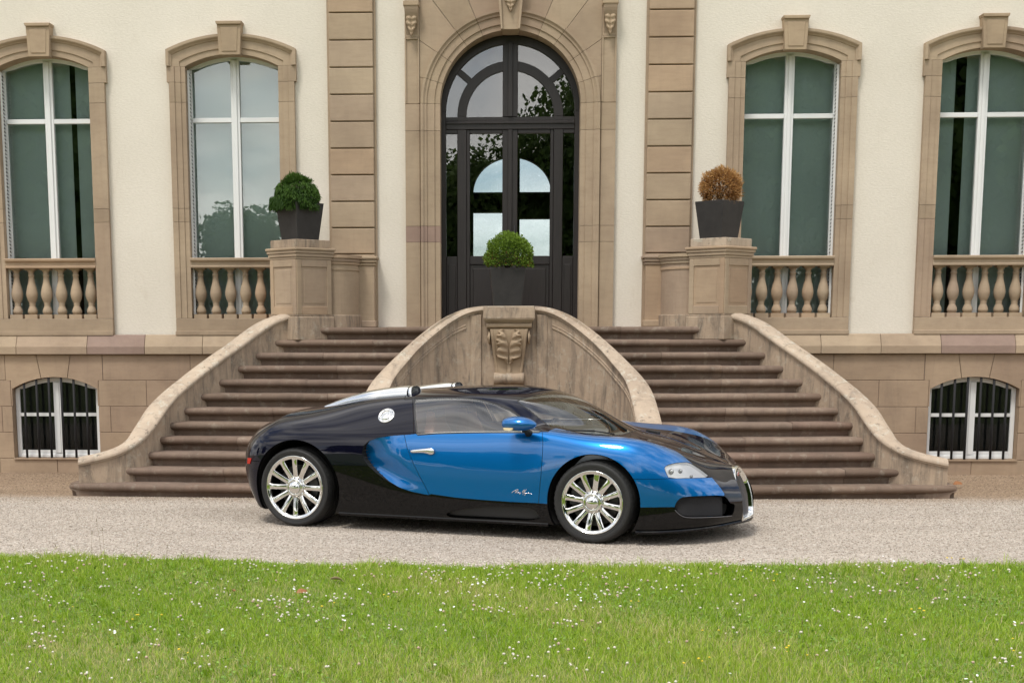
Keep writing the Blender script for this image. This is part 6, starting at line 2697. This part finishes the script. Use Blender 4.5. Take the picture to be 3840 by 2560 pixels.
# mouth ring turned inwards
last = rings[-1]
mo = MB()
zd0 = last[0][2]
mr_ = []
for dx, sc in ((0.0, 1.0), (0.012, 1.03), (0.022, 1.035), (0.028, 1.01), (0.026, 0.96), (0.012, 0.91), (0.0, 0.90)):
    mr_.append([(p_[0] + dx + 0.02 * (1 - (p_[2] - zd0) / 0.11), yc + (p_[1] - yc) * sc, zd0 + (p_[2] - zd0) * sc) for p_ in last])
mo.loft(mr_, False, False, True)
sc_o = cbuild(mb, 'air_scoop', 'satin_alloy', None, True)
for a_, b_ in zip(sc_o, cbuild(mo, 'scoop_mouth', 'chrome', None, True)): b_.parent = a_
gb = MB()
mrg = [(p_[0] + 0.004 + 0.02 * (1 - (p_[2] - zd0) / 0.11), yc + (p_[1] - yc) * 0.93, zd0 + (p_[2] - zd0) * 0.93) for p_ in last]
gb.add(mrg, [tuple(range(len(mrg)))])
for a_, b_ in zip(sc_o, cbuild(gb, 'scoop_back', 'liner_black', None, True)): b_.parent = a_
gb = MB()
for k in range(9):
    y = yc - 0.085 + 0.021 * k
    hh = 0.9 * float(np.interp(y, [p_[1] for p_ in reversed(last)], [p_[2] - zd0 for p_ in reversed(last)]))
    if hh > 0.02: gb.tube([(last[0][0] + 0.028, y - 0.018, zd0), (last[0][0] + 0.014, y + 0.012, zd0 + hh)], 0.0035, 4)
for a_, b_ in zip(sc_o, cbuild(gb, 'scoop_grille', 'cabin_grey', None, True)): b_.parent = a_

# ---- bright tube under the side window, standing in for the reflection there
mb = MB()
bt = [surf_at(x, y, 0.002)[0] for x, y in k3((190, 603), (400, 588), (700, 580), (1000, 577), (1300, 577), (1520, 577))]
mb.tube(bt, 0.0035, 6)
cbuild(mb, 'belt_glint', 'satin_alloy', None, True)

# ---- cowl vents at the foot of the windscreen
for x0, y0_ in ((2.80, 0.47),):
    mb = MB()
    q_ = [(x0 - 0.06, y0_ - 0.03), (x0 + 0.05, y0_ - 0.05), (x0 + 0.06, y0_ + 0.01), (x0 - 0.04, y0_ + 0.05)]
    mb.loft([[(x, y, deck_z(x, y) - 0.006) for x, y in q_], [(x, y, deck_z(x, y) + 0.010) for x, y in q_]], True, True, False)
    cbuild(mb, 'cowl_vent', 'black_plastic', None, True)

# ---- wiper
mb = MB()
w1 = [surf_at(x, y, 0.012)[0] for x, y in n2((482, 698), (600, 700), (760, 703), (890, 708))]
mb.tube(w1, [0.004, 0.007, 0.009, 0.010], 6)
w2 = [surf_at(x, y, 0.012)[0] for x, y in n2((890, 708), (1000, 722), (1190, 758))]
mb.tube(w2, 0.007, 6)
cbuild(mb, 'wiper', 'black_plastic')

# ---- side skirt and front splitter: blades along the lower edge
def blade(u0, u1, name, mat, out_=0.012, h=0.028, drop=0.0, both=True):
    mb = MB()
    rings = []
    for i in range(int(u0 * NU), int(u1 * NU) + 1):
        p = GRID[i, NV]
        n_ = GN[i, int(2.2 * NV)].copy(); n_[2] = 0
        n_ /= max(np.linalg.norm(n_), 1e-6)
        z1 = p[2] + 0.012 - drop
        rings.append([tuple(np.r_[(p + n_ * d)[:2], z]) for d, z in ((-0.08, z1), (out_, z1), (out_ + 0.004, z1 - h * 0.4), (out_, z1 - h), (-0.08, z1 - h))])
    mb.loft(rings, True, True, False)
    return cbuild(mb, name, mat, None, both)


blade(6.72, 12.22, 'side_skirt', 'paint_black', 0.006, 0.03, 0.002)
blade(15.75, 20.0, 'front_splitter', 'paint_black', 0.012, 0.024, 0.012)

# ---- tail lamp edge
mb = MB()
rings = []
tl = n8((172, 535), (248, 545), (215, 660), (165, 655))
pts = [surf_at(x, y, 0.006)[0] for x, y in tl]
pb = [surf_at(x, y, -0.01)[0] for x, y in tl]
mb.loft([pb, pts], True, True, False)
cbuild(mb, 'side_marker_lamp', 'lamp_red', None, True)
mb = MB()
for s_ in (1, -1):
    for yy in (0.30, 0.52):
        pass
    ellip(mb, (-0.712, s_ * 0.34, 0.62), (0.02, 0.075, 0.055), None, 20, 10)
cbuild(mb, 'tail_lamp', 'lamp_red')

# ---- underbody and cabin
mb = MB()
mb.prism_z([(-0.50, 0.55), (-0.40, 0.74), (0.45, 0.60), (0.46, 0.86), (2.30, 0.86), (2.31, 0.55), (3.10, 0.55), (3.12, 0.80), (3.45, 0.55), (3.62, 0.15), (3.62, -0.15), (3.45, -0.55), (3.12, -0.80), (3.10, -0.55), (2.31, -0.55), (2.30, -0.86), (0.46, -0.86), (0.45, -0.60), (-0.40, -0.74), (-0.50, -0.55)], 0.13, 0.17)
cbuild(mb, 'underbody', 'liner_black')
mb = MB()
mb.box(0.96, 1.0, -0.66, 0.66, 0.17, 1.06)
cbuild(mb, 'bulkhead', 'seat_leather')
mb = MB()
mb.box(1.0, 2.30, -0.70, 0.70, 0.171, 0.20)
cbuild(mb, 'cabin_floor', 'cabin_dark')
mb = MB()
mb.box(1.02, 2.26, 0.80, 0.83, 0.18, 0.83)
cbuild(mb, 'door_card', 'cabin_grey', None, True)
mb = MB()
mb.box(-0.35, 0.94, -0.50, 0.50, 0.171, 0.80)
cbuild(mb, 'engine_block', 'liner_black')
mb = MB()
mb.box(2.62, 3.30, -0.50, 0.50, 0.171, 0.62)
cbuild(mb, 'front_structure', 'liner_black')
# dashboard
mb = MB()
rings = []
for y in np.linspace(-0.74, 0.74, 13):
    e = abs(y) / 0.74
    rings.append([(2.14 + 0.04 * e, y, 0.40), (2.08 + 0.02 * e, y, 0.70), (2.10, y, 0.795 - 0.01 * e), (2.22, y, 0.835 - 0.02 * e), (2.46 - 0.14 * e, y, 0.815 - 0.02 * e), (2.52 - 0.2 * e, y, 0.40)])
mb.loft(rings, True, True, True)
cbuild(mb, 'dashboard', 'cabin_grey', None, False, 0.01)
for s_ in (1, -1):
    mb = MB()
    rings = []
    for t, hw, x0, th, z in ((0.0, 0.235, 1.16, 0.16, 0.36), (0.3, 0.25, 1.12, 0.15, 0.52), (0.6, 0.245, 1.07, 0.12, 0.70), (0.8, 0.20, 1.045, 0.10, 0.83), (0.9, 0.14, 1.035, 0.09, 0.90), (1.0, 0.12, 1.03, 0.085, 0.99), (1.04, 0.09, 1.035, 0.06, 1.02)):
        rings.append([(x0, s_ * 0.36 - hw, z), (x0 + th * 0.9, s_ * 0.36 - hw, z), (x0 + th, s_ * 0.36 - hw * 0.6, z - 0.01), (x0 + th, s_ * 0.36 + hw * 0.6, z - 0.01), (x0 + th * 0.9, s_ * 0.36 + hw, z), (x0, s_ * 0.36 + hw, z)])
    mb.loft(rings, True, True, True)
    seat = cbuild(mb, 'seat', 'seat_leather', None, False, 0.012, 2)
    mb = MB()
    mb.box(1.15, 1.66, s_ * 0.36 - 0.24, s_ * 0.36 + 0.24, 0.24, 0.42)
    cbuild(mb, 'seat_cushion', 'seat_leather', seat, False, 0.04, 3)
    mb = MB()
    mb.box(1.035, 1.12, s_ * 0.36 - 0.11, s_ * 0.36 + 0.11, 0.93, 1.03)
    cbuild(mb, 'headrest', 'cabin_dark', seat, False, 0.02, 2)
mb = MB()
ringp = []
wc = np.array([1.98, -0.36, 0.74])
for i in range(33):
    a = 2 * math.pi * i / 32
    ringp.append(wc + 0.175 * (np.array([0, 1, 0]) * math.cos(a) + np.array([-0.34, 0, 0.94]) * math.sin(a)))
mb.tube(ringp, 0.014, 8, True, False)
for a in (0.3, math.pi - 0.3, -math.pi / 2):
    mb.tube([wc, wc + 0.17 * (np.array([0, 1, 0]) * math.cos(a) + np.array([-0.34, 0, 0.94]) * math.sin(a))], 0.012, 6)
cbuild(mb, 'steering_wheel', 'cabin_dark')
mb = MB()
ellip(mb, (2.02, 0.0, 1.115), (0.02, 0.09, 0.028))
cbuild(mb, 'rear_view_mirror', 'black_plastic')

# ------------------------------------------------------------------ potted shrubs
def foliage_mat(name, stops, transl=0.25):
    mt, n, l, b = new_mat(name)
    at = n.new('ShaderNodeAttribute')
    at.attribute_name = 'tone'
    gr = ramp(n, stops)
    l.new(at.outputs['Fac'], gr.inputs['Fac'])
    l.new(gr.outputs['Color'], b.inputs['Base Color'])
    b.inputs['Roughness'].default_value = 0.6
    b.inputs['Specular IOR Level'].default_value = 0.25
    tr = n.new('ShaderNodeBsdfTranslucent')
    l.new(gr.outputs['Color'], tr.inputs['Color'])
    ms = n.new('ShaderNodeMixShader')
    ms.inputs[0].default_value = transl
    l.new(b.outputs[0], ms.inputs[1])
    l.new(tr.outputs[0], ms.inputs[2])
    l.new(ms.outputs[0], n['Material Output'].inputs['Surface'])


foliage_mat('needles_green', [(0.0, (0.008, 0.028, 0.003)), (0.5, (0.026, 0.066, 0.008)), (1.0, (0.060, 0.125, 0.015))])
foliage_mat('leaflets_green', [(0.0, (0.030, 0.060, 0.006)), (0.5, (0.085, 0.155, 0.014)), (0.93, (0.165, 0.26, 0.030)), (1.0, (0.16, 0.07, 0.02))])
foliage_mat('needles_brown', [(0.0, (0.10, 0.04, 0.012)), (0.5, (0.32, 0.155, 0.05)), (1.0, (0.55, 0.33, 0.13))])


def sprays(P, D, L_, W_, tone, seed):
    """elongated leaf sprays at P pointing along D"""
    r_ = np.random.default_rng(seed)
    c_ = len(P)
    D = D / np.linalg.norm(D, axis=1, keepdims=True)
    A = np.cross(D, r_.normal(0, 1, (c_, 3)))
    A /= np.linalg.norm(A, axis=1, keepdims=True)
    B = np.cross(D, A)
    L_, W_ = L_[:, None], W_[:, None]
    V = np.stack([P, P + D * L_ * 0.45 + A * W_, P + D * L_ + B * W_ * 0.4, P + D * L_ * 0.5 - A * W_], 1).reshape(-1, 3)
    F = np.arange(c_ * 4).reshape(-1, 4)
    return V, F, np.repeat(tone, 4)


def dome(cx, cy, cz, rx, ry, rz, count, seed, inner=0.55, low=-0.35):
    """points in the outer part of an uneven dome and the outward directions"""
    r_ = np.random.default_rng(seed)
    d = r_.normal(0, 1, (count * 2, 3))
    d /= np.linalg.norm(d, axis=1, keepdims=True)
    d = d[d[:, 2] > low][:count]
    lump = 1 + 0.06 * np.sin(d[:, 0] * 7 + seed) * np.sin(d[:, 1] * 6 + 1) + 0.05 * np.sin(d[:, 2] * 9 + d[:, 0] * 5)
    rr = (inner + (1 - inner) * r_.random(len(d)) ** 0.5) * lump
    P = np.array([cx, cy, cz]) + d * np.array([rx, ry, rz]) * rr[:, None]
    return P, d, rr


def pot(cx, cy, z0, rot, name, label):
    root = empty(name, (cx, cy, z0), math.radians(rot))
    tag(root, label, 'potted shrub', 'potted shrubs on the staircase')
    mb = MB()
    h, t, bt = 0.432, 0.208, 0.160
    prof = [(bt - 0.03, 0.0), (bt, 0.0), (t, h), (t - 0.022, h), (t - 0.03, h - 0.06)]
    rings = []
    for r_, z in prof:
        rings.append([(sx * r_, sy * r_, z) for sx, sy in ((-1, -1), (1, -1), (1, 1), (-1, 1))])
    mb.loft(rings, True, True, False)
    mb.build('pot', 'pot_dark', root, 0.006, 2)
    mb = MB()
    mb.box(-t + 0.031, t - 0.031, -t + 0.031, t - 0.031, h - 0.08, h - 0.03)
    mb.build('soil', 'pot_soil', root)
    return root


def to_local(V, root):
    c_, s_ = math.cos(-root.rotation_euler[2]), math.sin(-root.rotation_euler[2])
    P = V - np.array(root.location)
    return np.stack([P[:, 0] * c_ - P[:, 1] * s_, P[:, 0] * s_ + P[:, 1] * c_, P[:, 2]], 1)


def crown(root, V, F, T, mat):
    o = fast_mesh('foliage', to_local(V, root), F, mat, {'tone': T})
    o.parent = root
    return o


def stem(root, h0, h1, spread):
    mb = MB()
    mb.tube([(0, 0, h0), (0.005, 0.0, h0 + 0.06), (0, 0.005, h1)], [0.014, 0.011, 0.006], 7)
    r_ = random.Random(int(h1 * 1000))
    for k in range(9):
        a = k * 0.7 + r_.random()
        mb.tube([(0, 0, h0 + 0.04), (spread * 0.5 * math.cos(a), spread * 0.5 * math.sin(a), lerp(h0, h1, 0.5)), (spread * math.cos(a), spread * math.sin(a), lerp(h0, h1, 0.85))], [0.008, 0.006, 0.003], 5)
    mb.build('stem', 'pot_soil', root)


# drooping dark green conifer on the left pedestal
root = pot(-2.515, 17.93, 2.749, 45, 'potted_shrub', 'drooping dark green shrub in black pot on the pedestal by the bluish window')
P, d, rr = dome(-2.545, 17.90, 3.20, 0.275, 0.265, 0.305, 12000, 3, 0.62, -0.30)
r_ = np.random.default_rng(8)
droop = d * np.array([0.45, 0.45, 0.25]) + np.array([0, 0, -0.85]) + r_.normal(0, 0.25, d.shape)
droop[d[:, 2] > 0.75] = d[d[:, 2] > 0.75] * 0.8 + r_.normal(0, 0.4, (int((d[:, 2] > 0.75).sum()), 3))
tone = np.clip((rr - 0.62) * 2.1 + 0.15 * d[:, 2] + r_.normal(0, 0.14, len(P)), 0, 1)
V, F, T = sprays(P, droop, r_.uniform(0.03, 0.06, len(P)), r_.uniform(0.003, 0.006, len(P)), tone, 1)
a = r_.uniform(2.2, 4.4, 900)
ex_ = np.stack([-2.57 + 0.29 * np.cos(a), 17.90 + 0.27 * np.sin(a), r_.uniform(3.13, 3.26, 900)], 1)
V2, F2, T2 = sprays(ex_, np.stack([np.cos(a) * 0.3, np.sin(a) * 0.3, -np.ones(900)], 1), r_.uniform(0.04, 0.07, 900), r_.uniform(0.003, 0.006, 900), r_.uniform(0.3, 0.9, 900), 2)
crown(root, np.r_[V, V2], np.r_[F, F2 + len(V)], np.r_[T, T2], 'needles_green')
stem(root, 0.37, 0.62, 0.16)

# compact bright green ball on the centre wall
root = pot(-0.022, 17.50, 1.962, 2, 'potted_shrub', 'compact round light green shrub in black pot before the dark door')
P, d, rr = dome(-0.005, 17.50, 2.505, 0.285, 0.27, 0.30, 8500, 5, 0.5, -0.30)
r_ = np.random.default_rng(9)
dirs = d + r_.normal(0, 0.5, d.shape)
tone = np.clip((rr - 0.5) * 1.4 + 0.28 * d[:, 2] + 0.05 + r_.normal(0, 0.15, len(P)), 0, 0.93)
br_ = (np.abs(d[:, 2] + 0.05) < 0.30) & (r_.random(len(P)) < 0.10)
tone[br_] = 1.0
V, F, T = sprays(P, dirs, r_.uniform(0.018, 0.034, len(P)), r_.uniform(0.005, 0.009, len(P)), tone, 3)
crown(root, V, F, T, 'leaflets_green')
stem(root, 0.37, 0.70, 0.15)

# dried brown ball on the right pedestal
root = pot(2.485, 17.93, 2.749, 45, 'potted_shrub', 'dried out rusty brown round shrub in black pot on a pedestal')
P, d, rr = dome(2.495, 17.93, 3.335, 0.240, 0.24, 0.235, 8000, 7, 0.40, -0.72)
r_ = np.random.default_rng(10)
dirs = d + r_.normal(0, 0.45, d.shape) + np.array([0, 0, 0.2])
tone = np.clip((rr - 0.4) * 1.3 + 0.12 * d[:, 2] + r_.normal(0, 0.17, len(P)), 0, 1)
V, F, T = sprays(P, dirs, r_.uniform(0.024, 0.050, len(P)), r_.uniform(0.003, 0.006, len(P)), tone, 4)
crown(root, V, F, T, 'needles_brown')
stem(root, 0.37, 0.72, 0.12)

# ------------------------------------------------------------------ fallen leaves and tall stalks in the lawn
mt, n, l, b = new_mat('dry_leaf')
co = n.new('ShaderNodeNewGeometry').outputs['Position']
a1 = tex(n, l, 'noise', 60, co, 5, 0.6)
r1 = ramp(n, [(0.3, (0.20, 0.075, 0.025)), (0.7, (0.34, 0.15, 0.055))])
l.new(a1.outputs['Fac'], r1.inputs['Fac'])
l.new(r1.outputs['Color'], b.inputs['Base Color'])
b.inputs['Roughness'].default_value = 0.7
simple('pale_leaf', (0.42, 0.30, 0.21), 0.8)


def on_ground(px, py, z=0.0):
    d = CAM_R @ np.array([(px - PCX) / FPX, 1, (PCY - py) / FPX])
    return CAM_P + d * ((z - CAM_P[2]) / d[2])


for px, py, L_, rot, mat_, lab in ((1132, 2222, 0.070, 0.4, 'dry_leaf', 'curled rusty brown fallen leaf lying in the grass'), (874, 2214, 0.045, 1.9, 'dry_leaf', 'small narrow brown fallen leaf among the clover blossoms'), (1262, 2176, 0.085, 2.9, 'pale_leaf', 'pale tan crumpled fallen leaf near the edge of the gravel'), (3592, 1816, 0.11, 0.2, 'dry_leaf', 'dark dry leaf lying on the gravel beside the bottom step')):
    p = on_ground(px, py, 0.04 if py > 2000 else -0.07)
    mb = MB()
    rows_ = []
    for i in range(9):
        t = i / 8
        w_ = L_ * 0.36 * math.sin(math.pi * (0.06 + 0.9 * t)) ** 0.8
        ring = []
        for j in range(5):
            u = (j - 2) / 2
            ring.append(((t - 0.5) * L_, u * w_, 0.35 * w_ * u * u + 0.10 * L_ * math.sin(3 * t + 1) * (1 - 0.3 * u)))
        rows_.append(ring)
    vs_ = [q for r__ in rows_ for q in r__]
    mb.add(vs_, [(i * 5 + j, i * 5 + j + 1, (i + 1) * 5 + j + 1, (i + 1) * 5 + j) for i in range(8) for j in range(4)], True)
    mb.tube([(-0.5 * L_, 0, 0.085 * L_), (-0.8 * L_, 0.01, 0.02 * L_)], 0.0012, 4)
    o = mb.build('fallen_leaf', mat_)
    so = o.modifiers.new('thick', 'SOLIDIFY')
    so.thickness = 0.0012
    o.location = tuple(p + np.array([0, 0, 0.005]))
    o.rotation_euler = (0.5, -0.25, rot)
    tag(o, lab, 'leaf', 'fallen leaves')

simple('straw', (0.16, 0.13, 0.05), 0.8)
mb = MB()
r_ = random.Random(3)
for px, py, hh in ((383, 2105, 0.30), (345, 2100, 0.20), (395, 2110, 0.24), (622, 2135, 0.16), (508, 2120, 0.14), (235, 2098, 0.10), (118, 2095, 0.08), (800, 2130, 0.11), (3065, 2250, 0.10), (1365, 2140, 0.10), (2960, 2350, 0.16), (3010, 2420, 0.12)):
    p = on_ground(px, py, 0.01)
    lx = r_.uniform(-0.06, 0.06)
    mb.tube([p, p + np.array([lx * 0.4, 0, hh * 0.55]), p + np.array([lx, 0.01, hh])], [0.0013, 0.0011, 0.0008], 4)
    mb.tube([p + np.array([lx, 0.01, hh]), p + np.array([lx * 1.1, 0.01, hh + 0.022])], [0.0028, 0.0016], 5)
o = mb.build('tall_grass_stalks', 'straw')
tag(o, 'thin tall grass stalks rising from the edge of the lawn', 'grass stalk', kind='stuff')

# ------------------------------------------------------------------ the park behind the photographer (seen in the glass and the car paint)
foliage_mat('park_leaves', [(0.0, (0.045, 0.080, 0.020)), (0.5, (0.085, 0.140, 0.034)), (1.0, (0.14, 0.21, 0.055))], 0.4)
r_ = np.random.default_rng(99)
VV, FF, TT, o_ = [], [], [], 0
TREES = [(-46, -38, 17), (-37, -44, 19), (-29, -38, 20), (-23.5, -42, 18), (-16, -50, 9), (-11, -46, 7.5), (-6.5, -44, 10.5), (-2.5, -42, 11.5), (1.2, -44, 12), (6.5, -40, 19), (10, -45, 19), (15, -39, 21), (21, -43, 20), (27, -39, 19), (35, -44, 21), (44, -40, 18), (-58, -30, 18), (58, -30, 19), (-70, -12, 17), (70, -14, 18), (-78, 8, 16), (80, 6, 17)]
for x, y, h in TREES:
    near_ = abs(x) < 20
    c_ = int((2500 + 420 * h) * (3.0 if near_ else 1))
    d = r_.normal(0, 1, (c_, 3))
    d /= np.linalg.norm(d, axis=1, keepdims=True)
    lump = 1 + 0.22 * np.sin(d[:, 0] * 5 + x) * np.sin(d[:, 1] * 6 + y) + 0.15 * np.sin(d[:, 2] * 8 + x)
    rr = (0.55 + 0.45 * r_.random(c_)) * lump
    P = np.array([x, y, h * 0.54]) + d * np.array([h * 0.30, h * 0.30, h * 0.46]) * rr[:, None]
    s_ = r_.uniform(0.08, 0.17, c_) if near_ else r_.uniform(0.18, 0.42, c_)
    n_ = d + r_.normal(0, 0.6, d.shape)
    n_ /= np.linalg.norm(n_, axis=1, keepdims=True)
    V, F = discs(P, n_, s_, 4)
    VV.append(V); FF.append(F + o_); o_ += len(V)
    TT.append(np.repeat(np.clip(0.5 + 0.3 * d[:, 2] + r_.normal(0, 0.2, c_), 0, 1), 4))
    # closed dark heart of the crown
    ci = 500
    d = r_.normal(0, 1, (ci, 3))
    d /= np.linalg.norm(d, axis=1, keepdims=True)
    P = np.array([x, y, h * 0.52]) + d * np.array([h * 0.26, h * 0.26, h * 0.44]) * (0.25 + 0.50 * r_.random(ci))[:, None]
    n_ = d + r_.normal(0, 0.5, d.shape)
    n_ /= np.linalg.norm(n_, axis=1, keepdims=True)
    V, F = discs(P, n_, r_.uniform(0.5, 1.0, ci), 4)
    VV.append(V); FF.append(F + o_); o_ += len(V)
    TT.append(np.repeat(r_.uniform(0.0, 0.4, ci), 4))
po = fast_mesh('woodland', np.concatenate(VV), np.concatenate(FF), 'park_leaves', {'tone': np.concatenate(TT)})
tag(po, 'dark green park trees across the lawn, mirrored in the window panes', 'trees', kind='stuff')
